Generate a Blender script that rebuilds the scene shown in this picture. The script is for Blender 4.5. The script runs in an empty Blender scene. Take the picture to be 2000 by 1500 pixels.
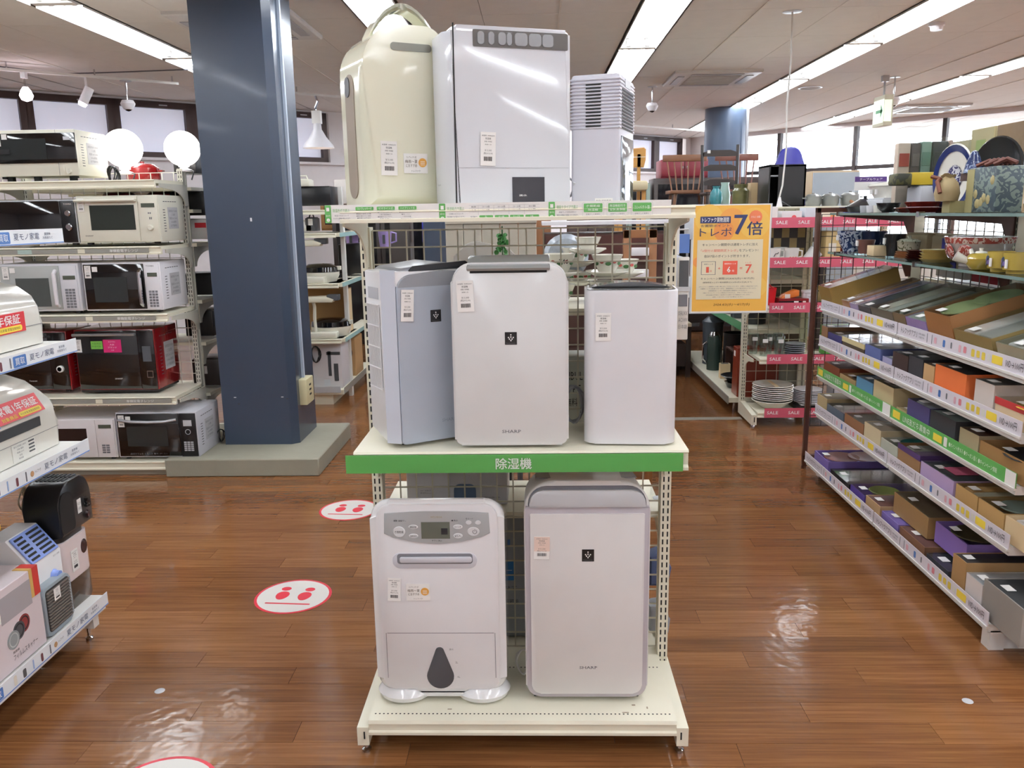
import bpy, bmesh, math, random
from mathutils import Matrix, Vector
random.seed(7)
SC = bpy.context.scene
COL = SC.collection
PI = math.pi
# ---------------------------------------------------------------- camera, world, exposure
cam = bpy.data.cameras.new('camera'); camo = bpy.data.objects.new('camera', cam); COL.objects.link(camo)
cam.lens = 1620 / 2000 * 36; cam.sensor_width = 36; cam.clip_start = .05; cam.clip_end = 200
yaw = math.atan(50 / 1620 * math.cos(.204)); pitch = math.atan(334 / 1620); roll = .016
fw = Vector((-math.sin(yaw) * math.cos(pitch), math.cos(yaw) * math.cos(pitch), -math.sin(pitch)))
r0 = Vector((math.cos(yaw), math.sin(yaw), 0)); u0 = r0.cross(fw)
rv = r0 * math.cos(roll) - u0 * math.sin(roll); uv = u0 * math.cos(roll) + r0 * math.sin(roll)
camo.matrix_world = Matrix(((rv.x, uv.x, -fw.x, 0), (rv.y, uv.y, -fw.y, 0), (rv.z, uv.z, -fw.z, 1.474), (0, 0, 0, 1)))
SC.camera = camo
W = bpy.data.worlds.new('world'); SC.world = W; W.use_nodes = True
bg = W.node_tree.nodes['Background']; bg.inputs[0].default_value = (.93, .96, 1, 1); bg.inputs[1].default_value = 7.0
SC.view_settings.view_transform = 'Standard'; SC.view_settings.look = 'None'; SC.view_settings.gamma = 1
SC.view_settings.use_curve_mapping = False
SC.view_settings.exposure = 0.8
cy = SC.cycles
cy.max_bounces = 7; cy.diffuse_bounces = 5; cy.glossy_bounces = 3; cy.transmission_bounces = 5; cy.transparent_max_bounces = 10
cy.caustics_reflective = False; cy.caustics_refractive = False; cy.sample_clamp_indirect = 4
TUBE_POWER = 21.0
CEIL = 2.784

# ---------------------------------------------------------------- materials
def lin(h):
    if isinstance(h, str):
        h = h.lstrip('#'); c = [int(h[i:i + 2], 16) / 255 for i in (0, 2, 4)]
    else: c = [v / 255 for v in h]
    return tuple((v / 12.92 if v <= .04045 else ((v + .055) / 1.055) ** 2.4) for v in c) + (1,)
MATS = {}
def mat(name, col='808080', rough=.5, metal=0, spec=.5, emit=0, var=.06, scale=8, bump=0, bscale=60, trans=0, coat=0, alpha=1):
    if name in MATS: return MATS[name]
    m = bpy.data.materials.new(name); m.use_nodes = True; nt = m.node_tree; n = nt.nodes; p = n['Principled BSDF']; MATS[name] = m
    c = lin(col)
    p.inputs['Roughness'].default_value = rough; p.inputs['Metallic'].default_value = metal
    p.inputs['Specular IOR Level'].default_value = spec
    if coat: p.inputs['Coat Weight'].default_value = coat; p.inputs['Coat Roughness'].default_value = .05
    if trans: p.inputs['Transmission Weight'].default_value = trans
    if emit:
        p.inputs['Emission Color'].default_value = c; p.inputs['Emission Strength'].default_value = emit
    if var:
        t = n.new('ShaderNodeTexCoord'); z = n.new('ShaderNodeTexNoise'); z.inputs['Scale'].default_value = scale; z.inputs['Detail'].default_value = 2
        r = n.new('ShaderNodeMapRange'); r.inputs[3].default_value = 1 - var; r.inputs[4].default_value = 1 + var
        mx = n.new('ShaderNodeMix'); mx.data_type = 'RGBA'; mx.blend_type = 'MULTIPLY'; mx.inputs[0].default_value = 1
        nt.links.new(t.outputs['Object'], z.inputs['Vector']); nt.links.new(z.outputs[0], r.inputs[0])
        mx.inputs[6].default_value = c; nt.links.new(r.outputs[0], mx.inputs[7]); nt.links.new(mx.outputs[2], p.inputs['Base Color'])
        if bump:
            b = n.new('ShaderNodeBump'); b.inputs['Strength'].default_value = bump; b.inputs['Distance'].default_value = .002
            z2 = n.new('ShaderNodeTexNoise'); z2.inputs['Scale'].default_value = bscale
            nt.links.new(t.outputs['Object'], z2.inputs['Vector']); nt.links.new(z2.outputs[0], b.inputs['Height']); nt.links.new(b.outputs[0], p.inputs['Normal'])
    else: p.inputs['Base Color'].default_value = c
    m.diffuse_color = c
    return m
def clear(name, col='e8f0f0', amount=.85, rough=.05):
    """see-through film or pane: mostly transparent with a glossy reflection"""
    if name in MATS: return MATS[name]
    m = bpy.data.materials.new(name); m.use_nodes = True; nt = m.node_tree; n = nt.nodes
    for x in list(n): n.remove(x)
    o = n.new('ShaderNodeOutputMaterial'); t = n.new('ShaderNodeBsdfTransparent'); t.inputs[0].default_value = lin(col)
    g = n.new('ShaderNodeBsdfGlossy'); g.inputs['Roughness'].default_value = rough; mx = n.new('ShaderNodeMixShader')
    tc = n.new('ShaderNodeTexCoord'); z = n.new('ShaderNodeTexNoise'); z.inputs['Scale'].default_value = 25
    b = n.new('ShaderNodeBump'); b.inputs['Strength'].default_value = .35; b.inputs['Distance'].default_value = .0012 if rough > .06 else .0002
    ge = n.new('ShaderNodeNewGeometry'); dt = n.new('ShaderNodeVectorMath'); dt.operation = 'DOT_PRODUCT'
    def mth(op, x, y=None):
        k = n.new('ShaderNodeMath'); k.operation = op
        for i, v in enumerate((x, y)):
            if v is not None:
                if isinstance(v, (int, float)): k.inputs[i].default_value = v
                else: nt.links.new(v, k.inputs[i])
        return k.outputs[0]
    L = nt.links.new
    L(tc.outputs['Object'], z.inputs['Vector']); L(z.outputs[0], b.inputs['Height']); L(b.outputs[0], g.inputs['Normal'])
    L(ge.outputs['Incoming'], dt.inputs[0]); L(b.outputs[0], dt.inputs[1])
    fac = mth('ADD', mth('MULTIPLY', mth('POWER', mth('SUBTRACT', 1.0, mth('ABSOLUTE', dt.outputs['Value'])), 5.0), .7), 1 - amount)
    L(fac, mx.inputs[0]); L(t.outputs[0], mx.inputs[1]); L(g.outputs[0], mx.inputs[2]); L(mx.outputs[0], o.inputs[0])
    MATS[name] = m; return m
def patt(name, c1, c2, scale=30, thr=.5, rough=.2, kind='noise', dist=1.5):
    """two-colour printed or glazed pattern"""
    m = mat(name, c1, rough, var=0); nt = m.node_tree; n = nt.nodes; L = nt.links.new
    t = n.new('ShaderNodeTexCoord'); z = n.new('ShaderNodeTexNoise' if kind == 'noise' else 'ShaderNodeTexVoronoi'); z.inputs['Scale'].default_value = scale
    if kind == 'noise': z.inputs['Distortion'].default_value = dist; z.inputs['Detail'].default_value = 0
    r = n.new('ShaderNodeValToRGB'); r.color_ramp.interpolation = 'CONSTANT'; e = r.color_ramp.elements; e[0].color = lin(c1); e[1].color = lin(c2); e[1].position = thr
    L(t.outputs['Object'], z.inputs['Vector']); L(z.outputs[0], r.inputs[0]); L(r.outputs[0], n['Principled BSDF'].inputs['Base Color']); return m
WHT = mat('white_plastic', 'e6e5ea', .32); GLW = mat('gloss_white_plastic', 'e4e5e6', .12, coat=.5)
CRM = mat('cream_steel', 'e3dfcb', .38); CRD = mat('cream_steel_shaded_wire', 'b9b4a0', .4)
BLK = mat('black_plastic', '141416', .3); BLG = mat('black_glass', '0b0b0d', .06, coat=.6); DRK = mat('dark_slot', '0c0c0c', .7)
GRY = mat('grey_plastic', '8b8d92', .35); LGR = mat('light_grey_plastic', 'c2c5ca', .35); DGR = mat('dark_grey_plastic', '46484c', .4)
CHR = mat('chrome', 'c8c8cc', .12, metal=1); SIL = mat('silver_paint', 'a9aaae', .3, metal=.5)
PAP = mat('white_paper', 'ecebe8', .7); INK = mat('black_ink', '1d1d22', .6, var=0); INKG = mat('grey_ink', '6a6a70', .6, var=0)
GRN = mat('green_print', '5da556', .35, var=.03); WINK = mat('white_ink', 'f2f2f0', .5, var=0); RED = mat('red_print', 'c8323a', .4, var=.03)
YEL = mat('yellow_print', 'ecd24a', .5, var=.03); BLU = mat('blue_print', '4a74b4', .5, var=.03); ORG = mat('orange_print', 'd9a04c', .6)
CARD = mat('brown_cardboard', 'b08c60', .75, bump=.2); CARL = mat('pale_cardboard', 'd6bf98', .75); WOODB = mat('brown_wood', '8a5a34', .45, scale=4, var=.25)
WOODD = mat('dark_wood', '3a2018', .4, var=.2); FILM = clear('clear_film', 'fafcfc', .95, .1); GLASS = clear('shelf_glass', 'c4d2d0', .86, .04)
RAIL = clear('clear_price_rail', 'fcfefd', .995, .08)
BRN = mat('brown_painted_steel', '4c2a1e', .4)

# ---------------------------------------------------------------- mesh building
class MB:
    def __init__(s): s.bm = bmesh.new(); s.T = None
    def _add(s, vs, fs, sm=True):
        bv = [s.bm.verts.new(s.T @ Vector(v) if s.T else v) for v in vs]; out = []
        for f in fs:
            try: k = s.bm.faces.new([bv[i] for i in f]); k.smooth = sm; out.append(k)
            except ValueError: pass
        return bv, out
    def box(s, x0, x1, y0, y1, z0, z1, bev=0, seg=2):
        bv, fs = s._add([(x0, y0, z0), (x1, y0, z0), (x1, y1, z0), (x0, y1, z0), (x0, y0, z1), (x1, y0, z1), (x1, y1, z1), (x0, y1, z1)],
               [(0, 3, 2, 1), (4, 5, 6, 7), (0, 1, 5, 4), (1, 2, 6, 5), (2, 3, 7, 6), (3, 0, 4, 7)])
        if bev: bmesh.ops.bevel(s.bm, geom=list({e for f in fs for e in f.edges}), offset=bev, segments=seg, affect='EDGES', profile=.5)
        return s
    def prism(s, pts, a, b, plane='xz', bev=0, seg=3, ends=(1, 0)):
        """outline pts swept from a to b along the remaining axis; ends to bevel = (a side, b side)"""
        def P(p, t): return {'xz': (p[0], t, p[1]), 'xy': (p[0], p[1], t), 'yz': (t, p[0], p[1])}[plane]
        n = len(pts)
        bv, fs = s._add([P(p, a) for p in pts] + [P(p, b) for p in pts],
               [tuple(range(n)), tuple(range(2 * n - 1, n - 1, -1))] + [(i, (i + 1) % n, n + (i + 1) % n, n + i) for i in range(n)])
        if bev:
            ed = []
            if ends[0]: ed += list(fs[0].edges)
            if ends[1]: ed += list(fs[1].edges)
            bmesh.ops.bevel(s.bm, geom=ed, offset=bev, segments=seg, affect='EDGES', profile=.5)
        return s
    def tube(s, path, r, n=6, closed=False, caps=True):
        path = [Vector(p) for p in path]; rings = []; m = len(path); up = None
        for i, p in enumerate(path):
            d = (path[(i + 1) % m] - path[i - 1]) if closed else (path[min(i + 1, m - 1)] - path[max(i - 1, 0)])
            d.normalize()
            if up is None: up = Vector((0, 0, 1)) if abs(d.z) < .9 else Vector((1, 0, 0))
            a = d.cross(up)
            if a.length < 1e-4: a = d.orthogonal()
            a.normalize(); up = a.cross(d); up.normalize()
            rr = r[i] if isinstance(r, (list, tuple)) else r
            rings.append([p + (a * math.cos(2 * PI * k / n) + up * math.sin(2 * PI * k / n)) * rr for k in range(n)])
        fs = []; t = m if closed else m - 1
        for i in range(t):
            j = (i + 1) % m
            fs += [(i * n + k, i * n + (k + 1) % n, j * n + (k + 1) % n, j * n + k) for k in range(n)]
        if caps and not closed: fs += [tuple(range(n - 1, -1, -1)), tuple(range((m - 1) * n, m * n))]
        s._add([v for g in rings for v in g], fs); return s
    def lathe(s, prof, c=(0, 0, 0), n=24, axis='z', sy=1, caps=True):
        vs = []; m = len(prof)
        for r, z in prof:
            for k in range(n):
                a = 2 * PI * k / n; x, y = r * math.cos(a), r * math.sin(a) * sy
                v = {'z': (x, y, z), 'y': (x, z, y), 'x': (z, x, y)}[axis]; vs.append((v[0] + c[0], v[1] + c[1], v[2] + c[2]))
        fs = [(i * n + k, i * n + (k + 1) % n, (i + 1) * n + (k + 1) % n, (i + 1) * n + k) for i in range(m - 1) for k in range(n)]
        if caps and prof[0][0] > 1e-5: fs.append(tuple(range(n - 1, -1, -1)))
        if caps and prof[-1][0] > 1e-5: fs.append(tuple(range((m - 1) * n, m * n)))
        bv, _ = s._add(vs, fs)
        bmesh.ops.remove_doubles(s.bm, verts=[v for v in bv if v.is_valid], dist=1e-5); return s
    def warp(s, f):
        for v in s.bm.verts: v.co = f(v.co)
        return s
    def build(s, name, m, parent=None, label=None, sharp=38, loc=None, nrm=True):
        if nrm: bmesh.ops.recalc_face_normals(s.bm, faces=s.bm.faces[:])
        lim = math.radians(sharp)
        for e in s.bm.edges:
            if len(e.link_faces) == 2 and e.calc_face_angle(0) > lim: e.smooth = False
        me = bpy.data.meshes.new(name); s.bm.to_mesh(me); s.bm.free()
        if isinstance(m, (list, tuple)):
            for k in m: me.materials.append(k)
        else: me.materials.append(m)
        return obj(name, me, parent, label, loc)
def obj(name, me, parent=None, label=None, loc=None):
    o = bpy.data.objects.new(name, me); COL.objects.link(o)
    if parent is not None: o.parent = parent
    if label: o['label'] = label
    if loc: o.location = loc
    return o
def rr(x0, x1, z0, z1, r, n=6):
    """rounded rectangle; r = one radius or (bl, br, tr, tl)"""
    if not isinstance(r, (tuple, list)): r = (r,) * 4
    P = []
    for (cx, cz, sx, sz, a0), q in zip(((x0, z0, 1, 1, PI), (x1, z0, -1, 1, 1.5 * PI), (x1, z1, -1, -1, 0), (x0, z1, 1, -1, .5 * PI)), r):
        if q < 1e-4: P.append((cx, cz)); continue
        for k in range(n + 1):
            a = a0 + .5 * PI * k / n; P.append((cx + sx * q + q * math.cos(a), cz + sz * q + q * math.sin(a)))
    return P
def thing(name, label, cat, loc=(0, 0, 0), rz=0, group=None, rot=None):
    o = bpy.data.objects.new(name, None); COL.objects.link(o); o.empty_display_size = .05
    o.location = loc; o.rotation_euler = rot if rot else (0, 0, math.radians(rz)); o['label'] = label; o['category'] = cat
    if group: o['group'] = group
    return o
def tag(o, label, cat, group=None, kind=None):
    if label: o['label'] = label
    if cat: o['category'] = cat
    if group: o['group'] = group
    if kind: o['kind'] = kind
    return o
def kids(o): return [c for c in o.children]
def dup(o, parent=None, loc=None, rz=None, label=None, group=None):
    c = o.copy(); COL.objects.link(c)
    if parent is not None: c.parent = parent
    for k in list(o.children): dup(k, c)
    if loc is not None: c.location = loc
    if rz is not None: c.rotation_euler = (0, 0, math.radians(rz))
    if label: c['label'] = label
    if group: c['group'] = group
    return c
def bx(name, m, parent, x0, x1, y0, y1, z0, z1, bev=0, label=None): return MB().box(x0, x1, y0, y1, z0, z1, bev).build(name, m, parent, label)
# lettering: flat print as thin meshes. frame 'f' faces -y, 'r' faces +x, 'l' faces -x, 'u' faces +z
FR = {'f': Matrix(((1, 0, 0, 0), (0, 0, -1, 0), (0, 1, 0, 0), (0, 0, 0, 1))), 'u': Matrix.Identity(4),
      'r': Matrix(((0, 0, 1, 0), (1, 0, 0, 0), (0, 1, 0, 0), (0, 0, 0, 1))), 'l': Matrix(((0, 0, -1, 0), (-1, 0, 0, 0), (0, 1, 0, 0), (0, 0, 0, 1)))}
TC = {}
def txtmesh(s, bold=0, italic=0, res=1):
    k = (s, bold, italic)
    if k in TC: return TC[k]
    cu = bpy.data.curves.new('t', 'FONT'); cu.body = s; cu.align_x = 'CENTER'; cu.align_y = 'CENTER'; cu.resolution_u = res; cu.fill_mode = 'FRONT'; cu.shear = italic
    o = bpy.data.objects.new('t', cu); COL.objects.link(o); dg = bpy.context.evaluated_depsgraph_get()
    me = bpy.data.meshes.new_from_object(o.evaluated_get(dg)); bpy.data.objects.remove(o); bpy.data.curves.remove(cu)
    xs = [v.co.x for v in me.vertices] or [0]; ys = [v.co.y for v in me.vertices] or [0]
    if bold:   # heavier strokes: the glyphs doubled with a small shift
        b = bmesh.new(); q = min(bold, .014) * .8
        for kk, (dx, dy) in enumerate(((-q, -q), (q, -q), (-q, q), (q, q), (0, 0))):
            vs = [b.verts.new((v.co.x + dx, v.co.y + dy, kk * .00006)) for v in me.vertices]
            for p in me.polygons:
                try: b.faces.new([vs[i] for i in p.vertices])
                except ValueError: pass
        b.to_mesh(me); b.free()
    cx, cy_ = (min(xs) + max(xs)) / 2, (min(ys) + max(ys)) / 2
    for v in me.vertices: v.co.x -= cx; v.co.y -= cy_
    TC[k] = (me, max(max(xs) - min(xs), 1e-3), max(max(ys) - min(ys), 1e-3)); return TC[k]
def write(parent, s, c, w=None, h=None, m=INK, fr='f', bold=0, italic=0, name='lettering', spin=0):
    me, tw, th = txtmesh(s, bold, italic)
    sx = w / tw if w else None; sy = h / th if h else None
    sx = sx or sy; sy = sy or sx
    key = (s, bold, m.name)
    if key not in TC: q = me.copy(); q.materials.clear(); q.materials.append(m); TC[key] = q
    o = bpy.data.objects.new(name, TC[key]); COL.objects.link(o); o.parent = parent
    o.matrix_local = Matrix.Translation(c) @ FR[fr] @ Matrix.Rotation(spin, 4, 'Z') @ Matrix.Diagonal((sx, sy, 1, 1)); return o
def lines(parent, rows, c, w, h, m=INK, fr='f', name='lettering'):
    """several rows of print joined into one lettering object, centred at c, w x h overall"""
    b = MB(); n = len(rows); rh = h / n; F = Matrix.Translation(c) @ FR[fr]
    for i, s in enumerate(rows):
        if not s: continue
        k = .62; ww = w
        if isinstance(s, tuple): s, k, ww = s[0], s[1], s[2] * w
        me, tw, th = txtmesh(s); T = F @ Matrix.Translation((0, h / 2 - rh * (i + .5), 0)) @ Matrix.Diagonal((min(ww / tw, rh * k / th * 1.25), rh * k / th, 1, 1))
        off = len(b.bm.verts); b._add([T @ v.co for v in me.vertices], [tuple(p.vertices) for p in me.polygons])
    o = b.build(name, m, parent, nrm=False); return o
# ================================================================ STRUCTURE
def cellmat(name, kind):
    m = bpy.data.materials.new(name); m.use_nodes = True; nt = m.node_tree; n = nt.nodes; L = nt.links.new; p = n['Principled BSDF']
    g = n.new('ShaderNodeNewGeometry'); sp = n.new('ShaderNodeSeparateXYZ'); L(g.outputs['Position'], sp.inputs[0])
    def M(op, a, b=None):
        k = n.new('ShaderNodeMath'); k.operation = op
        for i, v in enumerate((a, b)):
            if v is None: continue
            if isinstance(v, (int, float)): k.inputs[i].default_value = v
            else: L(v, k.inputs[i])
        return k.outputs[0]
    row = M('FLOOR', M('DIVIDE', sp.outputs[1], PW)); xx = M('ADD', sp.outputs[0], M('MULTIPLY', M('FRACT', M('MULTIPLY', row, .37)), PL))
    colm = M('FLOOR', M('DIVIDE', xx, PL)); cb = n.new('ShaderNodeCombineXYZ'); L(row, cb.inputs[0]); L(colm, cb.inputs[1])
    wn = n.new('ShaderNodeTexWhiteNoise'); wn.noise_dimensions = '2D'; L(cb.outputs[0], wn.inputs['Vector'])
    # grain stretched along x, shifted per plank
    mp = n.new('ShaderNodeMapping'); mp.inputs['Scale'].default_value = (1.3, 42, 1); L(g.outputs['Position'], mp.inputs[0])
    va = n.new('ShaderNodeVectorMath'); va.operation = 'ADD'; L(mp.outputs[0], va.inputs[0]); L(wn.outputs['Color'], va.inputs[1])
    nz = n.new('ShaderNodeTexNoise'); nz.inputs['Scale'].default_value = 2.2; nz.inputs['Detail'].default_value = 5; nz.inputs['Roughness'].default_value = .6; L(va.outputs[0], nz.inputs['Vector'])
    nl = n.new('ShaderNodeTexNoise'); nl.inputs['Scale'].default_value = 1.1; L(g.outputs['Position'], nl.inputs['Vector'])
    v = M('ADD', M('MULTIPLY', nz.outputs[0], .72), M('ADD', M('MULTIPLY', wn.outputs['Value'], .2), M('MULTIPLY', nl.outputs[0], .3)))
    cr = n.new('ShaderNodeValToRGB'); L(v, cr.inputs[0]); e = cr.color_ramp.elements
    e[0].position = .28; e[0].color = lin('4b301c'); e[1].position = .95; e[1].color = lin('946740'); k = e.new(.6); k.color = lin('734a2b')
    L(cr.outputs[0], p.inputs['Base Color'])
    # worn wax: roughness patches and soft waves
    n2 = n.new('ShaderNodeTexNoise'); n2.inputs['Scale'].default_value = 3.0; n2.inputs['Detail'].default_value = 3; L(g.outputs['Position'], n2.inputs['Vector'])
    mr = n.new('ShaderNodeMapRange'); mr.inputs[1].default_value = .3; mr.inputs[2].default_value = .7; mr.inputs[3].default_value = .09; mr.inputs[4].default_value = .22; L(n2.outputs[0], mr.inputs[0]); L(mr.outputs[0], p.inputs['Roughness'])
    p.inputs['Specular IOR Level'].default_value = .55
    b = n.new('ShaderNodeBump'); b.inputs['Strength'].default_value = .35; b.inputs['Distance'].default_value = .003
    n3 = n.new('ShaderNodeTexNoise'); n3.inputs['Scale'].default_value = 26; n3.inputs['Detail'].default_value = 1; L(g.outputs['Position'], n3.inputs['Vector'])
    L(n3.outputs[0], b.inputs['Height']); L(b.outputs[0], p.inputs['Normal'])
    return m
PW, PL = .1, .92
FLM = cellmat('waxed_wood_floor', 0)
def quad_prism(b, x0, x1, y0, y1, z0, z1): b.box(x0, x1, y0, y1, z0, z1)
floor = MB().box(-10, 11, -4.2, 17, -.06, -.004).build('floor', mat('floor_joint', '3a2415', .6)); floor['kind'] = 'structure'
def plank(r, x0, x1, b=None):
    g = .0006
    if b is None: b = MB(); new = True
    else: new = False
    b.box(x0 + g, x1 - g, r * PW + g, (r + 1) * PW - g, -.004, 0)
    return b
def infoot(x, y):   # camera's view of the floor, roughly
    return y > 1.75 and -.62 * y - .75 < x < .62 * y + .6
cands = []; rest = MB()
PM = MB().box(.0006, PL - .0006, .0006, PW - .0006, -.004, 0).build('plank', FLM).data
bpy.data.objects.remove(bpy.data.objects['plank'])
for r in range(-42, 170):
    off = ((r * .37) % 1) * PL
    c0 = math.floor((-10 + off) / PL)
    for c in range(c0, c0 + 24):
        x0 = c * PL - off; y = r * PW
        if x0 < -10.0 or x0 + PL > 11: continue
        if infoot(x0 + .5, y): cands.append((y + abs(x0 + .5 + .2) * .3, r, x0))
        else: rest.box(x0 + .0006, x0 + PL - .0006, y + .0006, y + PW - .0006, -.004, 0)
cands.sort()
for i, (q, r, x0) in enumerate(cands):
    if i < 298: o = obj('plank', PM, floor, None, (x0, r * PW, 0))
    else: rest.box(x0 + .0006, x0 + PL - .0006, r * PW + .0006, (r + 1) * PW - .0006, -.004, 0)
o = rest.build('planks', FLM, floor); o['kind'] = 'stuff'
# ceiling: recessed slots for the strip lights cut out of the tile grid
CT = mat('ceiling_tile', 'e9e7e4', .9, bump=.25, bscale=90, var=.04); CG = mat('ceiling_grid', 'e2ddd6', .6); CS = mat('ceiling_joint', '6f6a66', .9)
LX = [-4.8, -2.95, -1.02, .855, 2.70, 4.55, 6.4, 8.2]; LW = .15
GX, GY = .4625, .925
def lane(x0, x1): return any(x0 < lx + LW and x1 > lx - LW for lx in LX)
ceil = MB()
xs = sorted([-10, 11] + [v for lx in LX for v in (lx - LW, lx + LW)])
for i in range(0, len(xs), 2): ceil.box(xs[i], xs[i + 1], -4.2, 17, CEIL + .006, CEIL + .05)
ceil = ceil.build('ceiling', CS); ceil['kind'] = 'structure'
cand = []; crest = MB()
j0 = -4.2
segs = []
x = -10
edges = [-10] + [v for lx in LX for v in (lx - LW, lx + LW)] + [11]
for i in range(0, len(edges), 2):
    a, b_ = edges[i], edges[i + 1]; k = max(1, round((b_ - a) / GX)); st = (b_ - a) / k
    segs += [(a + q * st, a + (q + 1) * st) for q in range(k)]
TM = {}
for (a, b_) in segs:
    for j in range(23):
        y = j0 + j * GY
        if y > 16.4: continue
        mx_, my = (a + b_) / 2, y + GY / 2
        if my > 4.4 and abs(mx_ + .02 * my) < .66 * my and my < 1.3 * abs(16) : cand.append((my + abs(mx_) * .3, a, b_, y))
        else: crest.box(a + .002, b_ - .002, y + .002, y + GY - .002, CEIL, CEIL + .006)
cand.sort()
for i, (q, a, b_, y) in enumerate(cand):
    if i < 290:
        w = round(b_ - a, 3)
        if w not in TM:
            t = MB().box(.002, w - .002, .002, GY - .002, 0, .006).build('tile', CT); TM[w] = t.data; bpy.data.objects.remove(t)
        obj('ceiling_tile', TM[w], ceil, None, (a, y, CEIL))
    else: crest.box(a + .002, b_ - .002, y + .002, y + GY - .002, CEIL, CEIL + .006)
o = crest.build('ceiling_tiles', CT, ceil); o['kind'] = 'stuff'
# grid bars pressed along y
gb = MB()
for i, (a, b_) in enumerate(segs):
    if i % 2 == 0 and -9 < a < 10 and not any(abs(a - v) < .02 for v in edges): gb.box(a - .006, a + .006, -4.2, 16.4, CEIL - .005, CEIL)
gb.build('grid_bar', CG, ceil)['kind'] = 'stuff'
# strip light fittings
TUBE = mat('lit_fluorescent_tube', 'eff5fc', .5, emit=TUBE_POWER, var=0); HOUS = mat('white_light_housing', 'f0efec', .4)
def fitting():
    t = thing('strip_light', '', 'ceiling light'); L = 1.79
    b = MB(); x = LW; z = .07
    b.box(-x, x, 0, L, z, z + .005); b.box(-x, -x + .004, 0, L, -.012, z); b.box(x - .004, x, 0, L, -.012, z); b.box(-x, x, 0, .006, .0, z); b.box(-x, x, L - .006, L, .0, z)
    b.prism([(-.012, z), (.012, z), (0, .03)], .02, L - .02, 'xz')
    b.build('housing', HOUS, t)
    for sx in (-.075, .075):
        MB().tube([(sx, .05, .028), (sx, L - .05, .028)], .0135, 10).build('tube', TUBE, t)
        for yy in (.02, L - .05): MB().box(sx - .016, sx + .016, yy, yy + .03, .008, .06).build('lamp_holder', HOUS, t)
    return t
fit0 = fitting(); n = 0
NTH = ['farthest', 'second farthest', 'third farthest', 'fourth farthest', 'fifth farthest', 'sixth farthest', 'seventh farthest', 'eighth farthest', 'ninth farthest', 'tenth farthest', 'eleventh farthest']
for i, lx in enumerate(LX):
    side = ['outermost row by the brown windows', 'row over the microwave rack', 'row above the cream dehumidifier', 'row above the ribbed air unit', 'row crossed by the hanging white cord',
            'row above the boxed goods', 'row by the exit sign', 'last row by the glass wall'][i]
    ys = [1.76 + j * 1.85 - 3 * 1.85 for j in range(11)]
    ys = [y for y in ys if not (y > 14.6 or (i == 0 and y > 7) or (i == 7 and y > 9) or (i == 6 and y > 10.5) or (i == 1 and y > 8.9) or (i == 2 and y > 11))]
    for k, y in enumerate(reversed(ys)):
        o = fit0 if n == 0 else dup(fit0); n += 1
        o.location = (lx, y, CEIL)
        o['label'] = 'recessed strip light, %s in the %s' % (NTH[k], side); o['group'] = 'recessed strip lights in the ceiling'
        if y < -.1: o['label'] = 'recessed twin-tube strip light behind the viewer'
# bridging ceiling over gaps of the light lanes
b = MB()
for i, lx in enumerate(LX):
    b.box(lx - LW, lx + LW, -4.2, 17, CEIL + .1, CEIL + .12); b.box(lx - LW - .02, lx - LW, -4.2, 17, CEIL, CEIL + .12); b.box(lx + LW, lx + LW + .02, -4.2, 17, CEIL, CEIL + .12)
o = b.build('trim_1', CS); o['kind'] = 'structure'
b = MB()
for i, lx in enumerate(LX):
    yl = max(o.location.y for o in bpy.data.objects if o.name.startswith('strip_light') and abs(o.location.x - lx) < .01) + 1.79
    b.box(lx - LW, lx + LW, yl, 17, CEIL, CEIL + .01)
    for j in range(11):
        y = 1.76 + j * 1.85 - 3 * 1.85
        b.box(lx - LW, lx + LW, y - .06, y, CEIL, CEIL + .01)
o = b.build('trim_2', CT); o['kind'] = 'structure'
# ---- walls
A = Vector((2.9, 16.06)); DL = Vector((-.7437, -.6685)); DR = Vector((.6685, -.7437)); NL = Vector((.6685, -.7437))
PLAS = mat('painted_wall', 'e4e0e2', .8, bump=.1)
def wallframe(o2, d, nrm):   # local x along d, local y = nrm into the room is -y, z up
    return Matrix(((d.x, -nrm.x, 0, o2.x), (d.y, -nrm.y, 0, o2.y), (0, 0, 1, 0), (0, 0, 0, 1)))
F1 = wallframe(A, DL, NL); F2 = wallframe(A, DR, DL)
def wbox(b, T, *a): b.T = T; b.box(*a); b.T = None
WN = [(-.3, .13, None)]
wins = [(1.06, 1.85), (.34, .92), (7.57, 8.32), (8.45, 9.16), (9.29, 10.0), (10.13, 10.84), (10.97, 11.68), (11.81, 12.5)]
b = MB(); wbox(b, F1, -.3, 17, 0, .15, 0, 2.15); wbox(b, F1, 1.98, 7.46, 0, .15, 2.15, CEIL + .05); wbox(b, F1, -.3, .13, 0, .15, 2.15, CEIL + .05); wbox(b, F1, 12.6, 17, 0, .15, 2.15, CEIL + .05)
wbox(b, F1, .13, 1.98, 0, .15, 2.76, CEIL + .05); wbox(b, F1, 7.46, 12.6, 0, .15, 2.76, CEIL + .05)
o = b.build('wall_left', PLAS); o['kind'] = 'structure'
WF = mat('dark_brown_window_frame', '3b2420', .45, var=.15); SH = mat('grey_roller_shade', 'b9bccb', .8, var=.04); SHE = mat('backlit_shade', 'e9ecff', .8, emit=.22)
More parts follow.
